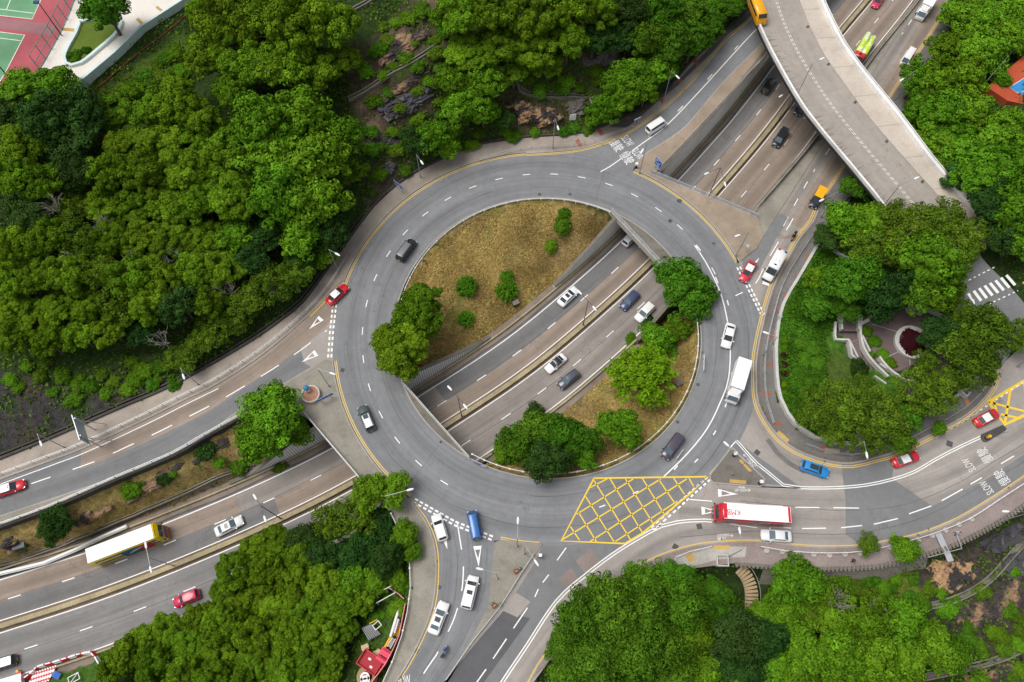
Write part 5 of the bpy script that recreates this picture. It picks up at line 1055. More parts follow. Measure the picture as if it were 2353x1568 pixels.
wood('in the bottom right wood', 'trees of the bottom right wood', [
 [(1545, 1325, 44, f_), (1480, 1350, 58, f_), (1582, 1345, 34, f_), (1815, 1362, 46, g_), (1835, 1335, 58, g_), (1890, 1360, 40, g_)],
 [(1335, 1420, 62, f_), (1405, 1400, 68, f_), (1565, 1390, 56, f_), (1480, 1420, 64, f_), (1612, 1402, 32, f_), (1648, 1362, 34, f_), (1672, 1420, 40, f_), (1752, 1412, 42, g_), (1805, 1400, 50, g_), (1870, 1410, 44, o_), (1930, 1420, 56, g_)],
 [(1295, 1480, 42, f_), (1365, 1490, 68, f_), (1445, 1480, 70, f_), (1525, 1470, 62, f_), (1590, 1460, 52, g_), (1690, 1460, 60, d_), (1755, 1470, 50, d_), (2005, 1430, 56, g_), (2070, 1430, 56, g_), (2115, 1460, 42, g_)],
 [(1300, 1550, 46, f_), (1380, 1560, 54, f_), (1460, 1555, 60, f_), (1545, 1540, 60, f_), (1620, 1530, 52, g_), (1700, 1525, 60, d_), (1780, 1530, 46, g_), (1850, 1495, 56, g_), (1925, 1505, 62, g_), (2005, 1510, 62, g_), (2085, 1510, 56, g_), (2150, 1490, 52, g_), (2200, 1500, 38, g_)],
 [(1620, 1585, 40, g_), (1690, 1590, 46, g_), (1840, 1570, 52, g_), (1920, 1580, 54, g_), (2010, 1585, 50, g_), (2080, 1575, 46, g_), (2260, 1585, 40, g_)]])
for a in [(960, 722, 66, b, 'broad billowy tree at the left of the island, upper half'), (918, 808, 70, b, 'broad billowy tree overhanging the ring at the left of the island, lower half'),
          (1577, 662, 68, f_, 'dark spreading tree at the right end of the upper bridge on the island'), (1475, 862, 62, 'lime', 'lime green round tree on the dry grass of the island'),
          (1190, 1020, 46, f_, 'deep green tree left in the clump at the foot of the island'), (1250, 990, 52, f_, 'deep green tree topping the clump at the foot of the island'), (1310, 1010, 56, f_, 'deep green tree right in the clump at the foot of the island'), (1262, 1058, 50, d_, 'dark tree lowest in the clump at the foot of the island'), (1338, 1042, 36, g_, 'small bright tree right of the clump at the foot of the island'), (1228, 955, 28, d_, 'small dark tree at the highway edge of the clump on the island'), (1160, 1040, 30, g_, 'small bright tree left of the clump at the foot of the island'),
          (1425, 982, 52, g_, 'bright leafy tree below the lime green tree on the island'), (1510, 778, 40, g_, 'bright leafy tree above the lime green tree on the island'), (1560, 752, 30, g_, 'small bright tree below the dark spreading tree on the island'),
          (625, 945, 68, g_, 'bright leafy tree beside the round planter, upper half of the pair'), (595, 1015, 56, g_, 'bright leafy tree on the bank by the lower left bridge'), (672, 985, 44, g_, 'small bright leafy tree at the end of the lower left bridge parapet'),
          (1996, 1250, 26, o_, 'small thin street tree on the lower right pavement, left of two'), (2080, 1260, 33, g_, 'small leafy street tree on the lower right pavement, right of two'), (240, 22, 52, f_, 'deep green tree on the school terrace lawn'), (125, 1205, 42, d_, 'dark grey green tree on the left bank above the bus')]:
    plant_tree(*a)
SHP = {}
def shrub(u, v, pr, kind, label, group=None, flat=.8, name='shrub'):
    key = (kind, (u+v) % 2)
    if key not in SHP:
        sh, mn, col, hu, va = KINDS[kind]; C, N, S, T, _ = crown_data('spiky' if kind in ('round', 'crimson') else 'dense', int(50+key[1]+len(kind))); C = C/4; S = S/4*1.35; sel = rng.random(len(C)) < .55
        SHP[key] = leaves('foliage', C[sel], N[sel], S[sel], T[sel], leafmat(mn, col, hu, va))
    g = onground(u, v, .5); r = pr*(g.y*sT+(H-g.z)*cT)/F; g = onground(u, v, r*.5*flat); o = link(name, SHP[key]); o.location = g+Vector((0, 0, r*.15)); o.scale = (r, r, r*flat); o.rotation_euler.z = u*.7
    return tag(o, label, 'shrub', group)
for a in [(1071, 657, 24, 'round', 'clipped round bush nearest the tree on the island grass'), (1164, 664, 25, 'round', 'clipped round bush near the highway wall on the island grass'), (1163, 634, 15, 'round', 'small bush just above a clipped round bush on the island grass'), (1070, 731, 18, 'round', 'small round bush lowest on the island grass'), (1293, 514, 25, 'ficus', 'deep green bush near the upper bridge on the island'), (1297, 488, 14, 'round', 'small bush behind the deep green bush on the island'), (1266, 562, 18, 'bright', 'bright bush below the deep green bush on the island'),
          (1490, 740, 22, 'dark', 'dark bush by the highway wall on the island'), (300, 1125, 26, 'bright', 'bright bush on the rocks of the left bank'), (375, 1100, 18, 'dark', 'dark bush on the rocks of the left bank'), (470, 1035, 26, 'dark', 'dark bush right on the rocks of the left bank'), (395, 1090, 12, 'bright', 'tiny bright bush on the rocks of the left bank'),
          (2100, 850, 12, 'dark', 'dark clipped bush left at the foot of the plaza'), (2070, 862, 14, 'dark', 'dark clipped bush right at the foot of the plaza')]: shrub(*a)
for i, (u, v) in enumerate([(1805, 782), (1804, 799), (1803, 818), (1803, 837), (1804, 858), (1804, 884), (1805, 904)]): shrub(u, v, 8.5, 'lime' if i in (0, 1, 5, 6) else 'crimson', ['uppermost lime green ball in the row inside the park wall', 'second lime green ball down in the row inside the park wall', 'uppermost dark red ball in the row inside the park wall', 'middle dark red ball in the row inside the park wall', 'lowest dark red ball in the row inside the park wall', 'lime green ball below the red balls inside the park wall', 'lowest lime green ball in the row inside the park wall'][i], 'clipped balls inside the park wall')
for i, (u, v) in enumerate([(1843, 790), (1868, 800), (1850, 825), (1880, 835), (1842, 860), (1866, 880), (1850, 905), (1880, 905)]): shrub(u, v, 20, 'ficus', f'dense green shrub in the park bed, {ordn(i//2)} pair from the top, {"left" if i % 2 == 0 else "right"} one', 'shrubs of the park bed', .5)
for i, (u, v) in enumerate([(1990, 760), (2010, 785), (1995, 810), (2030, 815), (2045, 835)]): shrub(u, v, 17, 'bright', f'bright shrub between the plaza walls, {ordn(i)} from the top', 'shrubs between the plaza walls', .5)
for i in range(9):
    a = i*2.4; q = Vector((pc.x+.29*math.sqrt(i)*2.4*math.cos(a), pc.y+.29*math.sqrt(i)*2.4*math.sin(a), 0)); u, v = proj(Vector((q.x, q.y, .7)))
    key = ('crimson', 0); 
    if key not in SHP: shrub(1804, 838, 6, 'crimson', 'tiny dark red ball beside the row inside the park wall')
    o = link('shrub', SHP[key] if key in SHP else SHP[('crimson', 1)]); o.location = (q.x, q.y, .75); o.scale = (1., 1., .7); tag(o, 'dark red leafy plant inside the round white planter', 'shrub', 'dark red plants in the planter')
SLOPE = [(150, 870), (200, 885), (260, 875), (310, 870), (350, 880), (240, 905), (170, 915), (90, 860), (40, 890), (400, 880), (290, 895), (120, 900), (220, 245), (250, 225), (285, 215), (310, 200), (345, 185), (370, 170), (250, 260), (290, 240), (320, 222), (350, 205), (385, 185), (415, 160), (235, 280), (270, 275), (300, 262), (420, 130), (450, 115), (465, 150), (480, 90), (380, 130), (890, 90), (950, 95), (1020, 70), (910, 50), (970, 20), (1000, 120), (900, 150), (930, 130), (980, 180), (890, 210), (920, 240), (960, 270), (1010, 260), (990, 290), (880, 330), (910, 340), (1240, 205), (1270, 195), (1300, 185), (1210, 180), (1400, 160), (1370, 160), (1300, 300), (1230, 300), (1180, 310), (2150, 1440), (2180, 1400), (2230, 1440), (2280, 1450), (2320, 1400), (2345, 1450), (2260, 1500), (2310, 1490), (2160, 1360), (2200, 1380), (2260, 1360), (2330, 1310), (2225, 1470), (2120, 1380), (2050, 1350), (1960, 1350), (2030, 1350), (2100, 1330), (2350, 1540), (2330, 1560), (880, 60), (940, 40), (1000, 40), (870, 110), (960, 150), (1000, 90), (840, 160), (1010, 150), (880, 170), (860, 230), (960, 205), (1010, 230), (850, 300), (900, 300), (850, 340), (1100, 300), (1160, 300), (1290, 200), (1240, 200), (1330, 200), (1380, 180), (1350, 300), (850, 440), (870, 400), (930, 390), (1040, 300), (1080, 330), (1320, 290), (300, 200), (330, 170), (360, 150), (400, 120), (440, 90), (270, 250), (260, 290), (230, 860), (330, 850), (370, 840), (300, 830), (180, 880), (100, 830), (60, 840), (140, 860), (20, 870), (360, 870), (2140, 1350), (2060, 1330), (2000, 1330), (1940, 1335), (2090, 1370), (1990, 1370), (2030, 1380), (1900, 1340), (2300, 1460), (2250, 1480), (2340, 1420), (2340, 1480), (890, 1370), (915, 1400), (870, 1420), (900, 1290), (925, 1340), (780, 1420), (2330, 160), (2280, 175), (2350, 120), (2100, 1440), (240, 1510), (500, 1060), (545, 1070), (640, 1070), (1450, 780), (1545, 800), (1500, 800)]
for i, (u, v) in enumerate(((165, 130), (180, 125), (175, 140), (200, 118))): o = shrub(u, v, 8, 'ficus', f'small bush on the terrace lawn, {ordn(i)} planted', 'bushes on the terrace lawn'); q = W(u, v, ZC); o.location = (q.x, q.y, ZC+.3); o.scale = (.9, .9, .7)
for i, (u, v) in enumerate(SLOPE):
    kd = ['bright', 'ficus', 'olive', 'bright', 'ficus'][i % 5]; shrub(u, v, 15+(i*7) % 11, kd, 'low scrubby bush growing on a rocky or grassy slope', 'scrub bushes on the slopes', .6)
def gzv(x, y):
    fx = np.clip((x-GX0)/GS, 0, nx-1.01); fy = np.clip((y-GY0)/GS, 0, ny-1.01); i = fx.astype(int); j = fy.astype(int); a = fx-i; b = fy-j
    return (Z[j, i]*(1-a)+Z[j, i+1]*a)*(1-b)+(Z[j+1, i]*(1-a)+Z[j+1, i+1]*a)*b
def scatter(P, dz):
    q = P[:, :2]+rng.uniform(-.45, .45, (len(P), 2)); return np.stack([q[:, 0], q[:, 1], gzv(q[:, 0], q[:, 1])+dz], -1)
# ------------------------------------------------------------------ ground cover: uncountable leaves and grass
cov = (~FX) & (rr > RI+3)
hs = np.stack([GXX[cov], GYY[cov], Z[cov]], -1); dens = np.clip(.55+vnoise(4, 41)+vnoise(1.7, 42)*.6, 0, 1)[cov]
dark_ = GC[cov].mean(1); keep = ((dark_ < .06) & (GC[cov][:, 2] < GC[cov][:, 0]*.8))|(GC[cov][:, 1] > GC[cov][:, 0]*1.25); wgt = dens*np.where(keep, 1., .16); wgt[(hs[:, 1] > 165)|(np.abs(hs[:, 0]) > 135)] = 0; wgt /= wgt.sum()
n = 120000; idx = rng.choice(len(hs), n, p=wgt); C = scatter(hs[idx], rng.random(n)**1.5*.7)
N = rng.normal(size=(n, 3))*.6+np.array([0, 0, 1]); o = link('undergrowth', leaves('undergrowth', C, N, rng.uniform(.22, .5, n), .4+vnoise(2.5, 44)[cov][idx]*.6+rng.normal(size=n)*.14, leafmat('undergrowth_leaf', (.085, .165, .013), 0, 0))); tag(o, 'low tangled undergrowth on the slopes between the trees', 'undergrowth', kind='stuff')
cov = (rr < RI-1.2) & (~FX); hs = np.stack([GXX[cov], GYY[cov], Z[cov]], -1); n = 45000; idx = rng.choice(len(hs), n, p=(lambda w_: w_/w_.sum())(np.clip(.5+vnoise(2.6, 51)*1.6, .05, 1)[cov]))
C = scatter(hs[idx], rng.random(n)*.06+.03); N = rng.normal(size=(n, 3))*.35+np.array([0, 0, 1.])
o = link('dry_grass', leaves('dry_grass', C, N, rng.uniform(.12, .3, n), .45+vnoise(3, 46)[cov][idx]*.7+rng.normal(size=n)*.2, leafmat('dry_grass_blade', (.335, .24, .082), 0, 0), 2.2)); tag(o, 'dry tan grass covering the island', 'grass', kind='stuff')
PI2 = inside(Wl([(1795, 720), (1830, 660), (1880, 580), (1980, 600), (2050, 700), (1900, 760), (1900, 960), (2040, 990), (1990, 1008), (1920, 1012), (1870, 1000), (1830, 970), (1800, 915), (1790, 840)], 1)) & inside(PARKP); hs = np.stack([GXX[PI2], GYY[PI2], Z[PI2]], -1); n = 22000; idx = rng.integers(0, len(hs), n)
C = scatter(hs[idx], rng.random(n)**2*.4+.02); N = rng.normal(size=(n, 3))*.6+np.array([0, 0, 1])
o = link('ground_cover', leaves('ground_cover', C, N, rng.uniform(.18, .38, n), .5+vnoise(3, 47)[PI2][idx]*.7+rng.normal(size=n)*.12, leafmat('park_leaf', (.055, .15, .01), 0, 0))); tag(o, 'bright green ground cover inside the park wall', 'ground cover', kind='stuff')

# bare grey branches standing out of the canopy
def bare(u, v, s, label):
    g = onground(u, v, 7.); g = Vector((g.x, g.y, g.z)); o = thing('bare_tree', label, 'tree', g, u, 'bare branched trees of the hillside'); r = random.Random(int(u)); x = MB(); x.tube((0, 0, -.5), (.2, .1, 4.6), .16, .1, 7); x.build('trunk', PBARK, o); x = MB()
    for k in range(9):
        a = k*.7+r.random(); q = Vector((s*math.cos(a)*r.uniform(.4, 1), s*math.sin(a)*r.uniform(.4, 1), r.uniform(6.6, 8.4))); x.tube((.2, .1, 4.4), q, .07, .04, 5)
        for _ in range(5): x.tube(q.lerp(Vector((.2, .1, 4.6)), r.uniform(0, .5)), q+Vector((r.uniform(-1, 1), r.uniform(-1, 1), r.uniform(-.2, .7))), .035, .015, 4)
    x.build('branches', PBARK, o)
for i, (u, v) in enumerate([(118, 468), (235, 515), (390, 590), (130, 640), (300, 600), (365, 780), (170, 590), (520, 660), (1360, 50), (2010, 1410), (1930, 1380)]): bare(u, v, 1.7, f'bare grey branched tree poking out of the canopy, {ordn(i)} of the scattered ones')
# ------------------------------------------------------------------ street lamps
LPOST = plain('lamp_post_grey', (.38, .39, .4), .45, .5); LDARK = plain('lamp_post_dark', (.09, .09, .1), .5, .3); LHEAD = plain('lamp_head_white', (.78, .8, .82), .35)
def lamp(label, base, top, heads, z=0., hgt=8.4, mat=None, group=None):
    b = W(*base, z); best = min((abs(Vector(proj(b+Vector((0, 0, h)))).y-top[1])+abs(proj(b+Vector((0, 0, h)))[0]-top[0]), h) for h in [k*.1 for k in range(50, 120)]); h = best[1] if abs(best[1]-hgt) < 2.2 else hgt
    o = thing('street_lamp', label, 'street lamp', b, 0, group); mat = mat or LPOST
    x = MB(); x.tube((0, 0, 0), (0, 0, 1.1), .13, .12, 10); x.tube((0, 0, 1.1), (0, 0, h), .085, .055, 8); x.build('pole', mat, o)
    for hd in heads:
        q = W(*hd, z+h+.15)-b; q.z = h+.15; d = (q-Vector((0, 0, h))); L = d.to_2d().length
        if L > 3.6: q = Vector((d.x*3.4/L, d.y*3.4/L, h+.15))
        x = MB(); x.tube((0, 0, h-.05), q, .05, .04, 6); x.build('arm', mat, o)
        a = math.atan2(q.y, q.x); M = Matrix.Translation(q) @ Matrix.Rotation(a, 4, 'Z'); rings = []
        for t_, w_, hh in ((-.15, .08, .05), (.05, .17, .1), (.5, .2, .13), (.85, .15, .09), (.98, .05, .04)):
            rings.append([M@Vector((t_, w_*math.cos(k*math.pi/4), hh*math.sin(k*math.pi/4))) for k in range(8)])
        x = MB(); x.loft(rings); x.build('lamp_head', LHEAD, o, True)
    return o
for a in [('street lamp leaning over the left slip road near the dark slope', (457, 885), (415, 848), [(420, 861)]), ('street lamp beside the big blue sign on the left pavement', (151, 1030), (86, 996), [(92, 1015)]),
          ('street lamp on the pavement by the blue sign at upper left of the ring', (967, 410), (955, 356), [(967, 370)]), ('street lamp on the pavement above the red taxi entering the ring', (778, 625), (753, 574), [(771, 582)]), ('street lamp in front of the orange rock face', (1270, 343), (1275, 274), [(1281, 290)]),
          ('street lamp on the damp pavement beside the upper slip road', (1523, 239), (1539, 164), [(1554, 174)]), ('street lamp on the nose by the blue board sign', (1469, 399), (1488, 327), [(1478, 343)]), ('street lamp on the concrete corner by the taxi at right', (1690, 590), (1717, 534), [(1700, 540)]),
          ('street lamp on the park pavement left of the coloured balls', (1752, 818), (1789, 775), [(1766, 767)]), ('street lamp on the park pavement beside the yellow roofed van', (1886, 500), (1903, 475), [(1887, 461)]), ('street lamp on the footway beside the right slip road', (2056, 232), (2075, 207), [(2056, 195)]),
          ('street lamp on the triangle corner beside the zebra paved kerb', (1143, 1330), (1134, 1316), [(1109, 1309)]), ('street lamp at the tip of the lower triangle by the ring', (1188, 1256), (1190, 1210), [(1190, 1203)]), ('street lamp leaning over the south road from the lower triangle', (1205, 1273), (1206, 1262), [(1229, 1288)]),
          ('street lamp above the tree at the lower left bridge', (903, 1164), (920, 1140), [(940, 1126)]), ('street lamp beside the two panel blue sign', (757, 889), (737, 867), [(759, 857)]), ('street lamp by the white shaft kerb at the lower bend', (1675, 1279), (1706, 1259), [(1701, 1226)]),
          ('street lamp on the bend below the park', (1935, 1047), (1986, 1019), [(1991, 1040)]), ('street lamp over the pink pavement at lower right', (2293, 1200), (2290, 1190), [(2276, 1175)]), ('street lamp on the triangle traffic island', (1680, 1092), (1690, 1048), [(1674, 1025)]), ('street lamp at the right edge below the park trees', (2336, 843), (2336, 842), [(2315, 824)])]: lamp(*a)
for lab, b, t_, hd, mt in [('twin headed lamp on the highway barrier above the upper bridge', (1629, 450), (1645, 410), [(1628, 397), (1665, 419)], LDARK), ('twin headed lamp on the highway barrier in the middle of the island', (1340, 748), (1349, 692), [(1336, 676), (1363, 705)], LDARK), ('twin headed lamp on the highway barrier at the lower left of the island', (1061, 957), (1050, 913), [(1037, 896), (1066, 930)], LDARK),
                           ('dark twin headed lamp on the highway barrier below the lower left bridge', (645, 1192), (599, 1168), [(589, 1147), (607, 1187)], LDARK), ('pale twin headed lamp on the highway barrier beside the bus', (399, 1300), (341, 1282), [(336, 1259), (345, 1303)], LPOST), ('twin headed lamp on the highway barrier beside the flyover', (1790, 272), (1813, 232), [(1794, 221), (1835, 245)], LPOST)]:
    lamp(lab, b, t_, hd, ZH+.7, 9.3, mt, 'twin headed lamps on the highway barrier')
lamp('street lamp on the left parapet in the middle of the flyover', (1831, 219), (1863, 146), [(1885, 137)], 7., 8.); lamp('street lamp on the flyover by the lower trees', (2026, 478), (2079, 426), [(2102, 411)], 4.9, 8.)
# ------------------------------------------------------------------ signs, bollards and small street furniture
BLUE = plain('sign_blue', (.012, .10, .42), .4); SWH = plain('sign_white', (.8, .8, .8), .4); SBK = plain('sign_back', (.42, .5, .56), .5, .4)
def board(label, p, rz, w_, h_, zb, mat, edge=True, bars=(), back=None, posts=(-.3, .3), tilt=0., name='direction_sign', cat='sign'):
    """a sign board on posts, its face towards local -y"""
    o = thing(name, label, cat, p, rz)
    x = MB(); x.box((0, 0, zb+h_/2), (w_, .06, h_)); x.build('board', mat, o)
    if edge:
        x = MB()
        for c, d in (((0, -.035, zb+.03), (w_, .02, .06)), ((0, -.035, zb+h_-.03), (w_, .02, .06)), ((-w_/2+.03, -.035, zb+h_/2), (.06, .02, h_-.12)), ((w_/2-.03, -.035, zb+h_/2), (.06, .02, h_-.12))): x.box(c, d)
        x.build('border', SWH, o)
    if bars:
        x = MB()
        for (a, b, c, d) in bars: x.box((a*w_, -.038, zb+b*h_), (c*w_, .015, d*h_))
        x.build('legend', SWH, o)
    for s in posts: y = MB(); y.tube((s*w_, .06, 0), (s*w_, .06, zb+h_*.8), .06, None, 8); y.build('post', SBK, o)
    return o
LEG = ((-.2, .75, .35, .05), (.15, .55, .25, .05), (-.1, .35, .4, .05), (.1, .2, .3, .05), (-.35, .5, .04, .4))
p = W(1508, 392); board('blue board sign on the nose between ring and upper slip road', p, -1., 2., 2.1, 1.2, BLUE, True, LEG)
p = W(919, 441); board('blue sign on two posts on the upper left pavement', p, -.75, 2.3, 1.3, 1.6, BLUE, True, LEG)
p = W(752, 921); board('wide two panel blue sign on the left verge by the ring', p, .5, 2.9, .9, 1.3, BLUE, True, ((0, .5, .02, .9), (-.25, .4, .2, .1), (.22, .5, .2, .1)))
o = thing('gantry_sign', 'large grey slatted back of a road sign on the left pavement', 'sign', W(222, 1008), R(-62)); x = MB(); x.box((0, 0, 5.), (4.6, .08, 3.2)); x.build('panel', SBK, o)
for k in range(5): y = MB(); y.box((0, -.1, 3.6+k*.7), (4.6, .1, .12)); y.build('stiffener', GALV, o)
for s in (-1.6, 1.6): y = MB(); y.tube((s, .15, 0), (s, .15, 6.4), .12); y.build('post', GALV, o)
for s in (-1.6, 1.6): y = MB(); y.tube((s, .15, 5.4), (s, 2.2, 0), .06); y.build('brace', GALV, o)
p = onground(1315, 281); board('white notice board on the slope beside the orange rock face', p, .1, 1.3, 1.7, .6, SWH, False, (), name='notice_board'); p = W(1462, 286, .13); board('small white bar sign on the pavement above the slow lettering', p, .5, 1.5, .4, 1.5, SWH, False, (), name='bar_sign')
p = W(1615, 838, .1); board('narrow white slat sign inside the island rail at right', p, 1.45, 3., .5, .5, SWH, False, ((0, .5, 1.01, .1),), name='chevron_sign'); p = W(1558, 1046, .0); board('narrow white slat sign inside the island rail at lower right', p, .95, 2.2, .4, .5, SWH, False, (), name='chevron_sign') if False else None
p = W(1105, 1071, .1); board('narrow blue and white slat sign at the bottom left of the island', p, -.35, 2.4, .4, .5, BLUE, False, ((.2, .5, .4, .9),), name='chevron_sign')
p = W(1560, 1047, .1); board('narrow white slat sign at the lower right edge of the island', p, .9, 2., .35, .5, SWH, False, (), name='chevron_sign')
BLK = plain('bollard_black', (.02, .02, .02)); BYEL = plain('bollard_yellow', (.75, .42, .02), .4)
def bollard(label, p, col=SWH):
    o = thing('bollard', label, 'bollard', p); MB().tube((0, 0, 0), (0, 0, .3), .28, .24, 12).build('base', BLK, o); MB().tube((0, 0, .3), (0, 0, 1.), .2, .2, 12).build('body', BLK if col is SWH else BYEL, o); x = MB(); x.box((0, 0, 1.2), (.5, .5, .42)) if col is SWH else x.tube((0, 0, 1.), (0, 0, 1.3), .3, .22, 12); x.build('lamp_box', col, o); return o
bollard('white topped bollard on the nose by the upper slip road', W(1461, 386, .13)); bollard('white topped bollard at the top of the triangle island', W(1686, 1047, .13)); bollard('white topped bollard at the right corner of the triangle island', W(1745, 1111, .13)); bollard('white topped bollard at the lower triangle by the ring', W(1241, 1279, .13)); bollard('orange beacon bollard on the dark refuge', W(2266, 1007, .13), BYEL)
o = thing('keep_left_sign', 'pale star backed sign on a pole on the dark refuge', 'sign', W(2290, 1003, .13)); MB().tube((0, 0, 0), (0, 0, 2.6), .05).build('pole', GALV, o); MB().tube((0, -.03, 2.6), (0, .03, 2.6), .4, .4, 8).build('disc', SBK, o)
o = thing('give_way_sign', 'pale triangular sign on a pole on the park pavement', 'sign', W(1783, 738, .13), .8); MB().tube((0, 0, 0), (0, 0, 2.4), .045).build('pole', GALV, o); x = MB(); x.prism([Vector((.5*math.cos(a+math.pi/6), .5*math.sin(a+math.pi/6), 2.45)) for a in (0, 2.094, 4.189)], .05); x.build('plate', SBK, o)
o = thing('give_way_sign', 'pale triangular sign on the concrete corner by the taxi', 'sign', W(1711, 578, .13), .2); MB().tube((0, 0, 0), (0, 0, 2.), .045).build('pole', GALV, o); x = MB(); x.prism([Vector((.5*math.cos(a), .5*math.sin(a), 2.05)) for a in (0, 2.094, 4.189)], .05); x.build('plate', SBK, o)
RDP = plain('red_plastic', (.55, .02, .035), .4); WHP = plain('white_plastic', (.8, .79, .78), .4); GRP = plain('green_plastic', (.03, .16, .06), .5)
for i, (u, v) in enumerate(((1190, 1318), (1140, 1397))):
    o = thing('warning_sign', ['red and white triangle warning sign at the upper end of the lower triangle rail', 'red and white triangle warning sign at the lower end of the lower triangle rail'][i], 'sign', W(u, v, .13), .7)
    x = MB(); q = [Vector((.55*math.cos(a+math.pi/2), 0, .75+.55*math.sin(a+math.pi/2))) for a in (0, 2.094, 4.189)]; M = Matrix.Rotation(-.5, 4, 'X'); x.add([M@t_ for t_ in q]+[M@(t_+Vector((0, .04, 0))) for t_ in q], [(0, 2, 1), (3, 4, 5), (0, 1, 4, 3), (1, 2, 5, 4), (2, 0, 3, 5)]); x.build('plate', WHP, o)
    x = MB(); qq = q+[q[0]]; x.chain([M@t_ for t_ in qq], .06); x.build('rim', RDP, o); x = MB(); x.tube((-.3, .05, 0), (0, .1, .8), .03); x.tube((.3, .05, 0), (0, .1, .8), .03); x.build('stand', DKM, o)
for i, (u, v) in enumerate(((1183, 1312), (1194, 1308), (1131, 1388), (1148, 1390))):
    o = thing('lantern_box', f'small dark green lantern box, {ordn(i)} along the lower triangle rail', 'lantern', W(u, v, .13)); x = MB(); x.box((0, 0, .25), (.5, .4, .5), .5); x.build('case', GRP, o); x = MB(); x.tube((0, 0, .5), (0, 0, .75), .12, .1); x.build('lamp', plain('amber_lens', (.6, .2, .02)), o)
p = W(716, 909, .1); o = thing('planter', 'round brick planter on the left verge beside the ring', 'planter', p); c1 = cir(1.45, 28); x = MB(); x.wall(c1+c1[:1], .2, .85); x.build('rim', surf('white_rim', (.5, .47, .44)), o); x = MB(); x.prism(cir(1.36, 28, .62), .6); x.build('soil', surf('pink_soil', (.36, .19, .13)), o)
p2 = W(707, 897, .8); o = thing('pedestal_ornament', 'white pedestal with a blue rounded ornament on the brick planter', 'ornament', (p2.x, p2.y, .7), .5); MB().box((0, 0, .45), (.8, .8, .9)).build('pedestal', WHP, o); x = MB(); x.loft([[Vector((r_*math.cos(k*.785), r_*math.sin(k*.785), z_)) for k in range(8)] for r_, z_ in ((.3, .9), (.5, 1.1), (.52, 1.35), (.35, 1.6), (.08, 1.75))]); x.build('ornament', plain('ornament_blue', (.05, .25, .45), .35), o, True)
for lab, u, v in (('small grey cabinet by the highway wall on the island grass', 1185, 700), ('grey stone box at the right of the lime green tree', 1558, 965 if False else 884)):
    g = onground(u, v); o = thing('utility_cabinet', lab, 'cabinet', g, .5); MB().box((0, 0, .4), (1.1, .8, 1.)).build('body', CONC if u > 1300 else LDARK, o); MB().box((0, 0, .94), (1.25, .95, .1)).build('lid', CONC_D, o)
g = onground(120, 1236 if False else 1240); o = thing('utility_cabinet', 'dark green box on the rocks at the left end of the bank', 'cabinet', onground(48, 1255), .3); MB().box((0, 0, .3), (1.8, 1., .9)).build('body', GRP, o); MB().box((0, 0, .79), (1.9, 1.1, .08)).build('lid', LDARK, o)
o = thing('beacon_pole', 'yellow globe on a pole beside the zebra crossing', 'beacon', W(2330, 668, 1.3)); MB().tube((0, 0, 0), (0, 0, 2.6), .06).build('pole', LDARK, o); x = MB(); x.loft([[Vector((r_*math.cos(k*.785), r_*math.sin(k*.785), z_)) for k in range(8)] for r_, z_ in ((.08, 2.6), (.25, 2.75), (.28, 2.95), (.15, 3.15), (.02, 3.2))]); x.build('globe', BYEL, o, True)
# ------------------------------------------------------------------ works yard at the bottom left
YZ = -.7
def yp(x_, y_, z=YZ): return W((850+x_/6.126)*.9191, (1450+y_/6.126)*.9191, z)     # close view of the yard
def hoarding(label, P, h, mat):
    o = thing('site_barrier', label, 'barrier', P[0]); Q = [q-P[0] for q in crom(P, 1.5)]; x = MB(); x.wall(Q, .1, h); x.build('panel', mat, o); x = MB(); x.chain([q+Vector((0, 0, h)) for q in Q], .06); x.build('top_rail', plain('pink_rail', (.75, .35, .35)), o); return o
hoarding('long red site fence along the works yard beside the exit pavement', [yp(1020, 380), yp(970, 640), yp(930, 850), yp(840, 1060), yp(720, 1290), yp(520, 1560), yp(430, 1660)], 1.7, RDP)
hoarding('short red site fence at the top of the works yard', [yp(740, 125), yp(850, 180), yp(930, 240), yp(990, 300)], .8, RDP)
def wbar(label, p, rz, mat=None, L=1.7):
    o = thing('water_barrier', label, 'barrier', p, rz, 'stacked red water barriers'); mat = mat or RDP; x = MB(); x.box((0, 0, .35), (L, .44, .7)); x.build('body', mat, o); x = MB()
    for k in range(5): x.box((-L/2+L*(k+.5)/5, 0, .74), (L/5-.12, .34, .1))
    x.build('ribs', mat, o); return o
PK = plain('pink_red_plastic', (.75, .04, .12), .35)
for i, (a, b, z) in enumerate(((730, 1090, 0), (690, 1150, 0), (650, 1205, 0), (615, 1280, 0), (580, 1330, 0), (550, 1380, 0), (710, 1120, .75), (640, 1230, .75))): wbar(f'pink red water barrier in the works yard stack, {ordn(i)} laid', yp(a, b, YZ+z), -.55, PK)
o = thing('skip', 'dark red open crate block below the stacked water barriers', 'skip', yp(480, 1260), -.55); x = MB(); q = [Vector((1.6*i, 1.15*j, 0)) for i, j in ((-1, -1), (1, -1), (1, 1), (-1, 1), (-1, -1))]; x.wall(q, .12, 1.5); x.build('sides', RDP, o); x = MB(); x.box((0, 0, .5), (3.1, 2.2, .9)); x.build('load', plain('dark_red_plastic', (.35, .01, .02)), o); x = MB(); x.box((-.3, .3, 1.0), (.45, .3, .08)); x.box((.5, -.5, 1.0), (.45, .3, .08)); x.build('labels', WHP, o)
PG = plain('pipe_grey', (.27, .28, .29), .5)
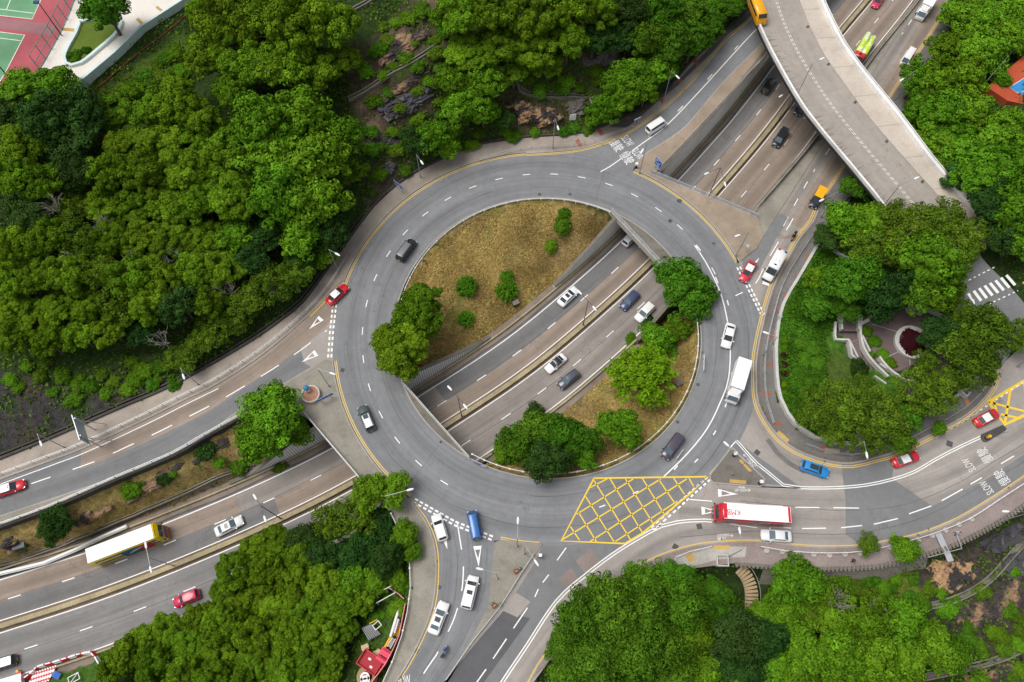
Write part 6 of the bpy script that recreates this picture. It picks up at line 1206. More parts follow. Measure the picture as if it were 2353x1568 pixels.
for i in range(7): o = thing('steel_pipe', 'grey steel pipe lying in the fanned stack in the works yard', 'pipe', yp(395+i*25, 830-i*12, YZ+.12), -.95+.03*i, 'grey pipes in the works yard'); MB().tube((-1.05, 0, 0), (1.05, 0, 0), .1, None, 10).build('barrel', PG, o); MB().tube((1., 0, 0), (1.1, 0, 0), .13, None, 10).build('collar', LDARK, o)
for lab, a, b, n, col in (('long white pipe leaning beside the red site fence', (900, 470), (780, 870), .22, WHP), ('short grey pipe beside the long white pipe', (905, 600), (845, 810), .3, LPOST), ('yellow steel beam in the works yard', (780, 880), (690, 1040), .2, BYEL), ('yellow thin pole lying in the works yard', (580, 610), (460, 670), .08, BYEL)):
    A, B = yp(*a), yp(*b); o = thing('long_pipe' if 'beam' not in lab and 'pole' not in lab else 'steel_beam', lab, 'pipe' if 'pipe' in lab else 'beam', A); MB().tube(Vector((0, 0, .35)), B-A+Vector((0, 0, .35)), n, None, 10).build('barrel', col, o); MB().tube((B-A)*.97+Vector((0, 0, .35)), (B-A)*1.01+Vector((0, 0, .35)), n*1.15, None, 10).build('end_collar', GALV, o)
for lab, a, b, col in (('yellow ladder leaning by the site fence', (930, 650), (850, 870), BYEL), ('white ladder on the ground by the stacked water barriers', (835, 890), (750, 1040), WHP)):
    A, B = yp(*a), yp(*b); d = B-A; n = Vector((-d.y, d.x, 0)).normalized()*.28; o = thing('ladder', lab, 'ladder', A)
    for s in (-1, 1): MB().tube(n*s+Vector((0, 0, .4)), n*s+d+Vector((0, 0, .4)), .05).build('stile', col, o)
    x = MB()
    for k in range(1, 9): x.tube(n+d*k/9+Vector((0, 0, .4)), -n+d*k/9+Vector((0, 0, .4)), .035)
    x.build('rungs', col, o)
o = thing('cable_coil', 'coil of tan hose on the ground at the bottom of the works yard', 'coil', yp(420, 1480)); x = MB()
for k in range(5): c1 = cir(1.5-.16*k, 28, .12+.03*k); x.chain(c1+c1[:1], .07)
x.build('hose', plain('tan_hose', (.45, .33, .17)), o)
for i, (a, b) in enumerate(((385, 1490), (390, 1540))): o = thing('white_reel', ['white ring reel inside the hose coil, upper', 'white ring reel inside the hose coil, lower'][i], 'reel', yp(a, b, YZ+.2)); c1 = cir(.55, 24); x = MB(); x.wall(c1+c1[:1], .3, .3); x.build('rim', WHP, o); x = MB(); x.tube((0, 0, 0), (0, 0, .2), .2); x.build('hub', LDARK, o)
o = thing('tarpaulin_bundle', 'blue tarpaulin bundle beside the grey pipes', 'tarpaulin', yp(245, 740, YZ), .3); x = MB(); r_ = random.Random(5); x.hull([Vector((r_.uniform(-.65, .65), r_.uniform(-.5, .5), r_.uniform(0, .6))) for _ in range(24)]); x.build('cover', plain('tarp_blue', (.03, .25, .6)), o); x = MB(); x.tube((-.6, 0, .62), (.6, 0, .62), .02); x.build('rope', WHP, o)
o = thing('scaffold_frame', 'dark steel trestle frame at the top of the works yard', 'frame', yp(690, 230), .5); 
for s in (-1.4, 1.4): x = MB(); x.box((s, 0, .9), (.15, 2., .15)); x.tube((s, -.9, 0), (s, -.9, .9), .07); x.tube((s, .9, 0), (s, .9, .9), .07); x.build('trestle', DKM, o)
for s in (-.6, .6): x = MB(); x.tube((-1.6, s, 1.), (1.6, s, 1.), .07); x.build('crossbar', WHP, o)
for lab, a in (('pale timber sheet lying in the works yard', (385, 1035)), ('pale sacks lying beside the water barriers', (570, 1120))): o = thing('timber_sheet' if 'sheet' in lab else 'sack_pile', lab, 'board' if 'sheet' in lab else 'sacks', yp(*a), .3); x = MB(); x.box((0, 0, .08), (1.1, .8, .12)); x.build('sheet', surf('pale_timber', (.55, .42, .26)), o); x = MB(); x.box((.15, .1, .2), (.8, .6, .12), .3); x.build('upper_sheet', MC['pale_timber'], o)
o = thing('metal_stool_frame', 'pale metal frame beside the grey pipe stack', 'frame', yp(575, 700), .7); x = MB(); q = [Vector((.55*i, .4*j, .5)) for i, j in ((-1, -1), (1, -1), (1, 1), (-1, 1), (-1, -1))]; x.chain(q, .07); x.build('top', WHP, o)
for q_ in q[:4]: y = MB(); y.tube((q_.x, q_.y, 0), q_, .05); y.build('leg', WHP, o)
# red and white barriers by the highway
def rp(x_, y_, z=-6.8): return W(x_/9.05*.9191, (1580+y_/9.05)*.9191, z)
pts = [rp(590, 1060), rp(740, 950), rp(830, 860), rp(900, 790), rp(1050, 740), rp(1250, 690), rp(1420, 640), rp(1600, 580), rp(1760, 530), rp(1900, 490), rp(2100, 460), rp(2200, 560), rp(2300, 730)]
for i in range(len(pts)-1):
    a, b = pts[i], pts[i+1]; d = b-a; n = max(1, round(d.length/1.9))
    for k in range(n):
        c = a+d*(k+.5)/n; o = thing('traffic_barrier', 'plastic barrier in the red and white row along the highway at the bottom left corner', 'barrier', c, math.atan2(d.y, d.x), 'red and white barriers by the highway'); L = d.length/n-.06; m_ = WHP if (i+k) % 2 else RDP
        x = MB(); x.loft([[Vector((s, -w_, z_)) for w_, z_ in ((.28, 0), (.28, .25), (.13, .55), (.11, .9), (-.11, .9), (-.13, .55), (-.28, .25), (-.28, 0))] for s in (-L/2, L/2)]); x.build('body', m_, o); x = MB(); x.box((0, 0, .93), (L*.6, .18, .06)); x.build('cap', WHP, o)
for i in range(9):
    a = rp(720+i*58, 1080-i*18, -6.7); o = thing('striped_plank', 'red and white plank barrier lying in the heap at the bottom left corner', 'barrier', a, 1.25, 'striped planks in the heap'); x = MB(); x.box((0, 0, .1), (2.3, .3, .16)); x.build('plank', WHP, o); x = MB()
    for k in range(3): x.box((-.8+k*.8, 0, .185), (.35, .31, .02))
    x.build('stripes', RDP, o)
o = thing('blue_sheet', 'blue sheet spread over the plank heap at the bottom left corner', 'tarpaulin', rp(1270, 980, -6.3), -.4); x = MB(); x.box((0, 0, 0), (1.3, .9, .06)); x.build('sheet', plain('tarp_navy', (.01, .09, .40)), o); x = MB(); x.box((-.4, 0, .04), (.1, .9, .03)); x.build('fold', plain('tarp_blue', (.03, .25, .6)), o)
o = thing('site_cabin', 'flat white roofed site box at the bottom left corner', 'cabin', rp(300, 1190, -6.8), .28); x = MB(); x.box((0, 0, .6), (3.6, 2., 1.2)); x.build('body', WHP, o); x = MB(); x.box((0, 0, 1.26), (3.8, 2.2, .12)); x.build('roof', plain('roof_white', (.8, .8, .78)), o)
o = thing('fire_bucket', 'red round bucket with yellow lid by the bottom left road edge', 'bucket', rp(470, 940, -6.8)); MB().tube((0, 0, 0), (0, 0, .5), .3, .34, 12).build('body', RDP, o); MB().tube((-.4, .3, 0), (-.4, .3, .5), .2, .2, 10).build('lid', BYEL, o)
o = thing('metal_trestle', 'white metal trestle on the grass at the bottom left corner', 'frame', rp(1700, 1050, -6.7), .5); x = MB(); q = [Vector((.8*i, .5*j, .4)) for i, j in ((-1, -1), (1, -1), (1, 1), (-1, 1), (-1, -1))]; x.chain(q, .07); x.build('top', WHP, o); x = MB(); x.tube(q[0], q[2], .06); x.build('brace', WHP, o)
# ------------------------------------------------------------------ vehicles
GLASS = plain('vehicle_glass', (.03, .042, .048), .08, 0, .5, .02); GLASSB = plain('pale_vehicle_glass', (.10, .15, .18), .08, 0, .5, .02); TYRE = plain('tyre', (.015, .015, .015), .8); RIM = plain('wheel_rim', (.4, .4, .42), .35, .8)
HL = plain('headlight_lens', (.75, .78, .8), .1, .2); TLT = plain('tail_light_lens', (.45, .01, .01), .2); PLW = plain('white_plate', (.8, .8, .8)); PLY = plain('yellow_plate', (.8, .6, .05)); TRIM = plain('black_trim', (.025, .025, .027), .5)
CP = {}
def carpaint(c):
    if c not in CP: CP[c] = plain('car_paint_%d' % len(CP), c, .3, .15 if max(c) < .5 else 0., .8, .03)
    return CP[c]
def ring8(x_, w_, zb, zt, r=.16): return [Vector((x_, y, z)) for y, z in ((-w_+.06, zb), (-w_, zb+.18), (-w_, zt-r), (-w_+r*1.1, zt), (w_-r*1.1, zt), (w_, zt-r), (w_, zb+.18), (w_-.06, zb))]
def wheels(o, L, W_, xs, r=.32, w_=.22):
    tm = WMESH.get((r, w_))
    if not tm: tm = WMESH[(r, w_)] = (MB().tube((0, -w_/2, 0), (0, w_/2, 0), r, None, 16).mesh('wheel', TYRE), MB().tube((0, -w_/2-.012, 0), (0, w_/2+.012, 0), r*.6, None, 12).mesh('rim', RIM))
    for x_ in xs:
        for s in (-1, 1): k = link('wheel', tm[0], o); k.location = (x_, s*(W_/2-w_/2-.01), r); link('rim', tm[1], k)
WMESH = {}
PROF = {'sedan': (.245, .07, -.23, -.385, .60, .66), 'hatch': (.24, .08, -.40, -.475, .60, .66), 'suv': (.235, .09, -.40, -.475, .58, .64), 'mpv': (.325, .19, -.43, -.485, .52, .56), 'van': (.43, .32, -.47, -.49, .50, .54), 'cab': (.20, .06, -.20, -.36, .60, .66)}
def vehicle(name, label, cat, c, hd, z, typ, body, roof=None, L=4.6, W_=1.8, Hh=1.46, sun_roof=None, rack=False, rear=None, plate=PLW, glass=None, group=None, sign=False):
    """road car: c = picture point of its middle, hd = heading in the picture"""
    p = W(c[0], c[1], z+Hh*.5); q = W(c[0]+hd[0], c[1]+hd[1], z+Hh*.5); a = math.atan2((q-p).y, (q-p).x)
    o = thing(name, label, cat, (p.x, p.y, z+.01), a, group); wf, rf, rr_, wr, hz, bz = PROF[typ]; w_ = W_/2; bm = carpaint(body); gl = glass or GLASS
    zb = .2; zh = Hh*hz; zt = Hh*bz; h = L/2
    x = MB(); x.loft([ring8(-h, w_*.80, zb+.14, zh*.86, .12), ring8(-h+.12, w_*.93, zb+.03, zh*.98), ring8(-h*.8, w_, zb, zt), ring8(L*wf*.2, w_, zb, zt), ring8(L*wf, w_*.99, zb, zh), ring8(h*.86, w_*.95, zb, zh*.93), ring8(h-.1, w_*.86, zb+.03, zh*.82), ring8(h, w_*.70, zb+.14, zh*.68, .1)]); x.build('body', bm, o, True)
    def sec(x_, wv, z_): return [Vector((x_, -wv, z_)), Vector((x_, wv, z_))]
    wb, wt = w_*.90, w_*.74
    B = [Vector((L*wf, -wb*.94, zh-.02)), Vector((L*wf, wb*.94, zh-.02)), Vector((L*wr, wb*.94, zt-.05)), Vector((L*wr, -wb*.94, zt-.05))]; Tp = [Vector((L*rf, -wt, Hh-.05)), Vector((L*rf, wt, Hh-.05)), Vector((L*rr_, wt, Hh-.06)), Vector((L*rr_, -wt, Hh-.06))]
    x = MB(); x.add(B+Tp, [(4, 5, 1, 0), (5, 6, 2, 1), (6, 7, 3, 2), (7, 4, 0, 3)]); x.build('cabin_frame', bm, o)
    def pane(nm, q0, q1, q2, q3, m=.07, lo=.12, hi=.06, off=.02):
        n = (q1-q0).cross(q3-q0).normalized()*off
        f = lambda u, v: q0.lerp(q1, u).lerp(q3.lerp(q2, u), v)+n
        MB().add([f(m, lo), f(1-m, lo), f(1-m, 1-hi), f(m, 1-hi)], [(0, 1, 2, 3)]).build(nm, gl, o)
    pane('windscreen', B[0], B[1], Tp[1], Tp[0], .05, .06, .02); pane('rear_window', B[2], B[3], Tp[3], Tp[2], .08, .2, .05); pane('side_window', B[1], B[2], Tp[2], Tp[1], .1, .22, .08); pane('side_window', B[3], B[0], Tp[0], Tp[3], .1, .22, .08)
    rm = carpaint(roof) if roof else bm; x = MB(); r0 = [Vector((t_.x*1., t_.y*1.02, t_.z)) for t_ in Tp]; mid = [Vector((L*(rf+rr_)/2+(t_.x-L*(rf+rr_)/2)*.86, t_.y*.8, Hh)) for t_ in Tp]
    x.add(r0+mid, [(0, 1, 5, 4), (1, 2, 6, 5), (2, 3, 7, 6), (3, 0, 4, 7), (4, 5, 6, 7)]); x.build('roof', rm, o, True)
    if sun_roof: MB().box((L*sun_roof[0], 0, Hh+.006), (L*sun_roof[1], W_*.48, .012)).build('sunroof', GLASS, o)
    if rack:
        for s in (-1, 1): MB().tube((L*rf*.9, s*wt*.92, Hh+.04), (L*rr_*.95, s*wt*.92, Hh+.04), .03).build('roof_rail', TRIM, o)
    if sign: MB().box((L*(rf+.0)-.3, 0, Hh+.07), (.22, .5, .14)).build('roof_sign', PLW, o)
    for s in (-1, 1):
        MB().box((h-.2, s*w_*.66, zh*.70), (.3, .34, .16), -s*.3).build('headlight', HL, o); MB().box((-h+.1, s*w_*.68, zh*.74), (.2, .34, .2), s*.15).build('tail_light', TLT, o); MB().box((L*wf-.15, s*(w_+.1), zt+.02), (.16, .22, .14)).build('wing_mirror', bm if max(body) > .3 else TRIM, o)
    MB().box((h-.02, 0, .42), (.06, .5, .13)).build('number_plate', PLW, o); MB().box((-h+.0, 0, .55), (.06, .5, .13)).build('number_plate', PLY, o)
    MB().box((h-.1, 0, .3), (.16, W_*.72, .16)).build('grille', TRIM, o)
    wheels(o, L, W_, (L*.30, -L*.29)); return o
WC, SV, BKc, DG, RD = (.80, .80, .79), (.62, .65, .68), (.018, .019, .022), (.06, .065, .075), (.58, .012, .025)
V = vehicle
V('black_minivan', 'black minivan with a grey ribbed roof on the upper left of the ring', 'minivan', (933, 573), (16, -22), 0, 'mpv', BKc, (.17, .175, .185), 4.9, 1.85, 1.9, rack=True)
V('taxi', 'red taxi with white roof joining the ring at upper left', 'taxi', (775, 676), (18, -17), 0, 'sedan', RD, WC, 4.7, 1.72, 1.5, sign=True)
V('estate_car', 'dark green grey estate car with white roof on the left of the ring', 'car', (842, 961), (-9, -22), 0, 'suv', (.07, .09, .09), (.74, .75, .78), 4.7, 1.8, 1.6, sun_roof=(.0, .16), rack=True)
V('white_van', 'white van driving up the upper slip road', 'van', (1508, 288), (20, -13), 0, 'van', WC, None, 4.7, 1.75, 1.95)
V('black_car', 'black car on the highway close to the flyover', 'car', (1767, 196), (12, -18), ZH, 'suv', BKc, None, 4.7, 1.82, 1.6)
V('black_minivan', 'long black minivan on the highway below the flyover', 'minivan', (1794, 315), (-11, 17), ZH, 'mpv', (.03, .034, .04), None, 5., 1.85, 1.85, glass=GLASSB)
V('dark_blue_car', 'dark blue car emerging from under the flyover', 'car', (1842, 246), (-12, 18), ZH, 'sedan', (.04, .05, .09), None)
V('white_sedan', 'white sedan on the right of the ring above the box truck', 'car', (1674, 771), (-6, 25), 0, 'sedan', WC, None, 4.85, 1.85, 1.46)
V('purple_minivan', 'dark purple minivan on the lower right of the ring', 'minivan', (1546, 1025), (-15, 20), 0, 'mpv', (.075, .06, .085), None, 4.95, 1.85, 1.9, glass=GLASSB)
V('silver_sedan', 'silver white sedan with sunroof on the highway inside the island', 'car', (1306, 681), (19, -18), ZH, 'sedan', (.76, .78, .79), None, 4.85, 1.85, 1.45, sun_roof=(-.06, .13))
V('blue_car', 'dark blue car on the highway nearest the upper bridge', 'car', (1447, 690), (-18, 19), ZH, 'suv', (.045, .065, .14), None, 4.6, 1.8, 1.6, glass=GLASSB)
V('white_suv', 'white sport utility car beside the dark blue car on the highway', 'car', (1482, 717), (-18, 19), ZH, 'suv', WC, None, 4.6, 1.84, 1.62, glass=GLASSB)
V('white_coupe', 'white coupe with black roof on the highway inside the island', 'car', (1277, 835), (-20, 17), ZH, 'cab', WC, (.02, .02, .022), 4.5, 1.82, 1.38)
V('dark_suv', 'dark grey sport utility car lowest on the highway inside the island', 'car', (1307, 871), (-20, 16), ZH, 'suv', (.075, .085, .11), None, 4.6, 1.8, 1.66, rack=True, glass=GLASSB)
V('silver_car', 'silver car half under the upper bridge', 'car', (1450, 545), (16, -17), ZH, 'suv', SV, None)
V('white_hatchback', 'white hatchback waiting at the give way line of the exit road', 'car', (1010, 1212), (-8, -26), 0, 'hatch', WC, None, 4.3, 1.75, 1.5)
V('blue_van', 'blue van entering the ring from the bottom', 'van', (1090, 1206), (-5, -26), 0, 'van', (.022, .12, .36), None, 4.6, 1.72, 1.95, rack=True)
V('white_minivan', 'white minivan with two roof windows at the bottom', 'minivan', (1080, 1361), (7, -29), 0, 'mpv', WC, None, 4.95, 1.86, 1.86, sun_roof=(-.02, .12))
V('white_saloon', 'white saloon with dark sunroof at the bottom', 'car', (1008, 1420), (10, -26), 0, 'sedan', WC, None, 4.85, 1.85, 1.46, sun_roof=(-.06, .15), glass=GLASSB)
V('silver_saloon', 'pale silver saloon below the red and white bus', 'car', (1784, 1231), (-28, -2), 0, 'sedan', (.74, .76, .78), None, 4.8, 1.82, 1.46, glass=GLASSB)
V('blue_suv', 'bright blue car with black roof window on the bend', 'car', (1873, 1078), (26, 9), 0, 'suv', (.015, .24, .58), None, 4.6, 1.82, 1.6, sun_roof=(-.08, .3))
V('taxi', 'red taxi with white roof just below the park bend', 'taxi', (2082, 1055), (25, -9), 0, 'sedan', RD, WC, 4.7, 1.72, 1.5, sign=True)
V('taxi', 'red taxi with white roof beside the yellow box at right', 'taxi', (2268, 960), (23, -12), 0, 'sedan', RD, WC, 4.7, 1.72, 1.5, sign=True)
V('taxi', 'red taxi with white roof waiting at the give way line at right', 'taxi', (1719, 623), (-12, 21), 0, 'sedan', (.58, .03, .06), WC, 4.7, 1.72, 1.5, sign=True)
V('taxi', 'red taxi with white roof at the left edge on the slip road', 'taxi', (22, 1122), (27, -9), 0, 'sedan', RD, WC, 4.7, 1.72, 1.5, sign=True)
V('pale_sedan', 'off white sedan on the highway left of the leaning lamp', 'car', (526, 1209), (24, -12), ZH, 'sedan', (.78, .78, .76), None, 4.8, 1.82, 1.45, sun_roof=(-.06, .12), glass=GLASSB)
V('dark_minivan', 'dark grey minivan half hidden by the lower left trees', 'minivan', (596, 1248), (-25, 11), ZH, 'mpv', (.05, .052, .065), None, 4.8, 1.82, 1.8)
V('red_hatchback', 'red hatchback on the lower left highway', 'car', (428, 1375), (-24, 10), ZH, 'hatch', (.55, .015, .07), None, 4.2, 1.74, 1.52)
V('black_hatchback', 'black car with white roof cut by the left edge of the picture', 'car', (4, 1525), (-26, 8), ZH, 'hatch', (.06, .055, .06), WC, 4.4, 1.76, 1.55)
V('red_car', 'red car cut by the top edge of the picture', 'car', (2018, 2), (-11, 18), ZH, 'hatch', (.62, .03, .10), None, 4.3, 1.76, 1.5)
V('white_van', 'white van on the right slip road behind the leaves', 'van', (2086, 131), (-13, 21), -5.4, 'van', WC, None, 4.7, 1.75, 1.9, glass=GLASSB)
o = V('yellow_topped_van', 'black van with yellow rear roof on the right slip road', 'van', (1879, 455), (-12, 21), 0-.3, 'mpv', (.02, .024, .03), None, 4.6, 1.76, 1.75); MB().box((-.85, 0, 1.62), (2.7, 1.62, .42)).build('yellow_roof_box', plain('van_yellow', (.80, .40, .01), .4), o)
def place(c, hd, z, hh): p = W(c[0], c[1], z+hh); q = W(c[0]+hd[0], c[1]+hd[1], z+hh); return Vector((p.x, p.y, z+.01)), math.atan2((q-p).y, (q-p).x)
def ambulance():
    p, a = place((1781, 608), (-13, 24), 0, 1.8); o = thing('ambulance', 'white ambulance with red and blue roof lamps on the right slip road', 'ambulance', p, a); bm = carpaint(WC)
    x = MB(); x.loft([ring8(-3., .98, .3, 2.5, .14), ring8(-2.9, 1.02, .25, 2.62, .16), ring8(1.0, 1.02, .25, 2.62, .18), ring8(1.25, 1., .25, 2.45, .3)]); x.build('body', bm, o, True)
    x = MB(); x.loft([ring8(1.2, .99, .25, 2.3, .3), ring8(2.0, .98, .25, 1.35, .2), ring8(2.75, .94, .25, 1.15, .2), ring8(3.0, .8, .35, .8, .12)]); x.build('bonnet', bm, o, True)
    q = [Vector((1.28, -.8, 2.3)), Vector((1.28, .8, 2.3)), Vector((2.02, .86, 1.38)), Vector((2.02, -.86, 1.38))]; n = Vector((.05, 0, .05)); MB().add([t_+n for t_ in q], [(0, 3, 2, 1)]).build('windscreen', GLASS, o)
    for s in (-1, 1):
        MB().box((.7, s*1.025, 1.75), (.9, .02, .6)).build('side_window', GLASS, o); MB().box((2.85, s*.68, .85), (.25, .3, .2)).build('headlight', HL, o); MB().box((-3., s*.85, 1.), (.06, .2, .5)).build('tail_light', TLT, o); MB().box((1.7, s*1.15, 1.6), (.15, .22, .3)).build('wing_mirror', TRIM, o)
    MB().box((-2.72, -.62, 2.7), (.26, .5, .14)).build('red_lamp', plain('red_lens', (.55, .01, .05), .2), o); MB().box((-2.72, .62, 2.7), (.26, .5, .14)).build('blue_lamp', plain('blue_lens', (.01, .06, .35), .2), o)
    MB().box((.55, 0, 2.65), (.25, .5, .06)).build('roof_vent', TRIM, o); MB().box((-.5, .3, 2.64), (.3, .3, .05)).build('roof_hatch', plain('pale_grey', (.6, .6, .62)), o); MB().box((-.5, -.3, 2.64), (.3, .3, .05)).build('roof_hatch', plain('pale_grey', (.6, .6, .62)), o)
    MB().box((3.0, 0, .5), (.1, 1.7, .35)).build('bumper', plain('navy_trim', (.02, .02, .07)), o); wheels(o, 6, 2.04, (2.0, -1.8), .36, .24)
ambulance()
def boxtruck(label, c, hd, z, Lb=5.6, cabc=WC, boxc=WC, hb=3.4, name='box_truck'):
    p, a = place(c, hd, z, 2.6); o = thing(name, label, 'truck', p, a); L = Lb+1.9; xr = -L/2
    x = MB(); x.box((xr+Lb/2, 0, .95+(hb-.95)/2), (Lb, 2.3, hb-.95)); x.build('cargo_box', plain('box_white', (.84, .84, .84), .4), o); x = MB(); x.box((xr+Lb/2, 0, hb+.02), (Lb-.1, 2.2, .04)); x.build('box_roof', plain('box_roof_white', (.86, .86, .86), .45), o)
    xc = L/2; x = MB(); x.loft([ring8(xc-1.8, 1.02, .35, 2.35, .14), ring8(xc-.75, 1.02, .35, 2.4, .18), ring8(xc-.2, 1., .35, 1.5, .18), ring8(xc, .95, .4, 1.1, .12)]); x.build('cab', carpaint(cabc), o, True)
    q = [Vector((xc-.72, -.8, 2.3)), Vector((xc-.72, .8, 2.3)), Vector((xc-.2, .9, 1.52)), Vector((xc-.2, -.9, 1.52))]; n = Vector((.06, 0, .05)); MB().add([t_+n for t_ in q], [(0, 3, 2, 1)]).build('windscreen', GLASSB, o)
    x = MB(); x.loft([[Vector((xc-1.75, y_, z_)) for y_, z_ in ((-.9, 2.4), (.9, 2.4), (.85, hb-.15), (-.85, hb-.15))], [Vector((xc-.9, y_, z_)) for y_, z_ in ((-.8, 2.4), (.8, 2.4), (.6, 2.55), (-.6, 2.55))]]); x.build('wind_deflector', carpaint(cabc), o)
    for s in (-1, 1): MB().box((xc-.7, s*1.03, 1.75), (.7, .02, .5)).build('side_window', GLASS, o); MB().box((xc-.06, s*.7, .8), (.14, .36, .18)).build('headlight', HL, o); MB().box((xc-.15, s*1.2, 1.7), (.15, .2, .35)).build('wing_mirror', TRIM, o); MB().box((xr, s*.9, .85), (.06, .3, .15)).build('tail_light', TLT, o)
    MB().box((0, 0, .75), (L-1., .9, .3)).build('chassis', TRIM, o); wheels(o, L, 2.2, (xc-1.1, xr+1.4), .42, .3); return o
boxtruck('white box truck on the pale road right of the ring', (1698, 873), (-9, 31), 0); boxtruck('white truck on the right slip road at the top edge', (2133, 8), (-13, 22), -6.4, 5.)
def tanker():
    p, a = place((1986, 110), (-14, 24), ZH, 2.2); o = thing('tank_truck', 'red cab truck carrying two lime green tanks on the highway', 'truck', p, a)
    lm = nodes_of('lime_tank_wrap'); m, t, pp, nn, ln = lm; ln(mixc(t, ramp(t, noise(t, scalev(t, objc(t), (.5, 1.4, 1)), 1., 2), [(.48, 0.), (.52, 1.)]), (.55, .75, .03), (.80, .84, .62)), pp.inputs['Base Color']); pp.inputs['Roughness'].default_value = .35
    for s, dx in ((-.66, .0), (.66, .35)): x = MB(); x.loft([[Vector((x_+dx, s+r_*math.cos(k*.5236), 1.95+r_*1.3*math.sin(k*.5236))) for k in range(12)] for x_, r_ in ((-4.4, .4), (-4.2, .68), (1.6, .68), (1.9, .45))]); x.build('tank', m, o, True)
    MB().box((-1.3, 0, .9), (6.4, 2.3, .25)).build('flatbed', TRIM, o)
    x = MB(); x.loft([ring8(2.1, 1.15, .5, 2.75, .14), ring8(3.5, 1.15, .5, 2.85, .2), ring8(4.1, 1.12, .5, 1.7, .2), ring8(4.3, 1.08, .5, 1.2, .15)]); x.build('cab', carpaint((.60, .012, .02)), o, True); q = [Vector((3.53, -.95, 2.75)), Vector((3.53, .95, 2.75)), Vector((4.1, 1., 1.75)), Vector((4.1, -1., 1.75))]; MB().add([t_+Vector((.06, 0, .05)) for t_ in q], [(0, 3, 2, 1)]).build('windscreen', GLASS, o); MB().box((2.8, 0, 2.84), (.5, .5, .06)).build('roof_vent', TRIM, o)
    for s in (-1, 1): MB().box((4.25, s*.8, .9), (.14, .4, .2)).build('headlight', HL, o); MB().box((3.9, s*1.3, 1.9), (.15, .25, .4)).build('wing_mirror', TRIM, o)
    wheels(o, 8.6, 2.3, (3.2, -1.8, -3.1), .48, .34)
tanker()
def bus(label, c, hd, z, L, body, ends, windows, extra=None, name='double_deck_bus', hb=4.35, wd=2.5):
    p, a = place(c, hd, z, hb); o = thing(name, label, 'bus', p, a); h = L/2; w_ = wd/2; bm = carpaint(body)
    x = MB(); x.loft([ring8(-h, w_*.95, .3, hb-.2, .15), ring8(-h+.15, w_, .28, hb-.05, .14), ring8(h-.9, w_, .28, hb-.05, .14), ring8(h-.55, w_*.98, .28, hb-.3, .2), ring8(h-.15, w_*.96, .28, hb*.55, .15), ring8(h, w_*.93, .3, hb*.45, .12)]); x.build('body', bm, o, True)
    x = MB(); x.prism([Vector((-h+.1, -w_+.05, hb-.01)), Vector((h-1., -w_+.05, hb-.01)), Vector((h-1., w_-.05, hb-.01)), Vector((-h+.1, w_-.05, hb-.01))], .1); x.build('roof_panel', plain('bus_roof_white', (.86, .86, .87), .45), o)
    for s in (-1, 1):
        for z_ in ((1.25, 2.0), (2.75, 3.55)): MB().box((-.2, s*(w_+.005), (z_[0]+z_[1])/2), (L-1.8, .03, z_[1]-z_[0])).build('side_window', GLASS, o)
        MB().box((h-.02, s*.85, .75), (.1, .35, .22)).build('headlight', HL, o); MB().box((-h, s*.95, 1.), (.06, .22, .5)).build('tail_light', TLT, o); MB().box((h-.1, s*(w_+.15), 2.2), (.2, .2, .45)).build('wing_mirror', TRIM, o)
    f = lambda x_, y_, z_: Vector((x_, y_, z_))
    MB().add([f(h-.80, -1., hb-.12), f(h-.80, 1., hb-.12), f(h-.12, 1.05, hb*.56+.1), f(h-.12, -1.05, hb*.56+.1)], [(0, 3, 2, 1)]).build('upper_windscreen', GLASS, o).location = (.06, 0, .05)
    MB().box((h-.02, 0, 1.45), (.05, 2.1, 1.)).build('lower_windscreen', GLASS, o)
    wheels(o, L, wd-.1, (h-2.6, -h+2.2, -h+3.4), .5, .3)
    if extra: extra(o, h, w_, hb)
    return o
RBUS = plain('bus_red', (.60, .012, .03), .35, 0, .6)
def ex1(o, h, w_, hb):
    MB().box((h-1.2, 0, hb+.02), (.5, w_*1.8, .05)).build('front_band', RBUS, o); MB().box((-h+.35, 0, hb+.02), (.34, w_*1.86, .05)).build('rear_band', RBUS, o)
    # lettering reads with its head towards the near side of the street
    M = Matrix(((1, 0, 0, h-2.45), (0, 1, 0, .2), (0, 0, 1, hb+.012), (0, 0, 0, 1))); text_mb('KMB', M, 2., .85).build('roof_lettering', RBUS, o)
    x = MB(); q = [(h-4., .1), (h-4.4, .5), (h-4.7, -.2), (h-5., -.2), (h-5.2, .6), (h-5.5, .6), (h-5.6, -.55), (h-5.9, -.55), (h-6.1, .1), (h-7., .1), (h-7.2, -.1), (h-10.4, -.25)]; x.line([Vector((a_, b_, hb+.012)) for a_, b_ in q], .05); x.build('roof_drawing', plain('pale_grey_line', (.62, .6, .62)), o)
    MB().box((h-4.6, w_+.03, 1.), (1.6, .02, .7)).build('advert_panel', plain('pink_panel', (.45, .15, .16)), o)
bus('red double deck bus with white roof and red letters on the east road', (1734, 1178), (-60, -4), 0, 11.3, (.60, .012, .03), None, None, ex1)
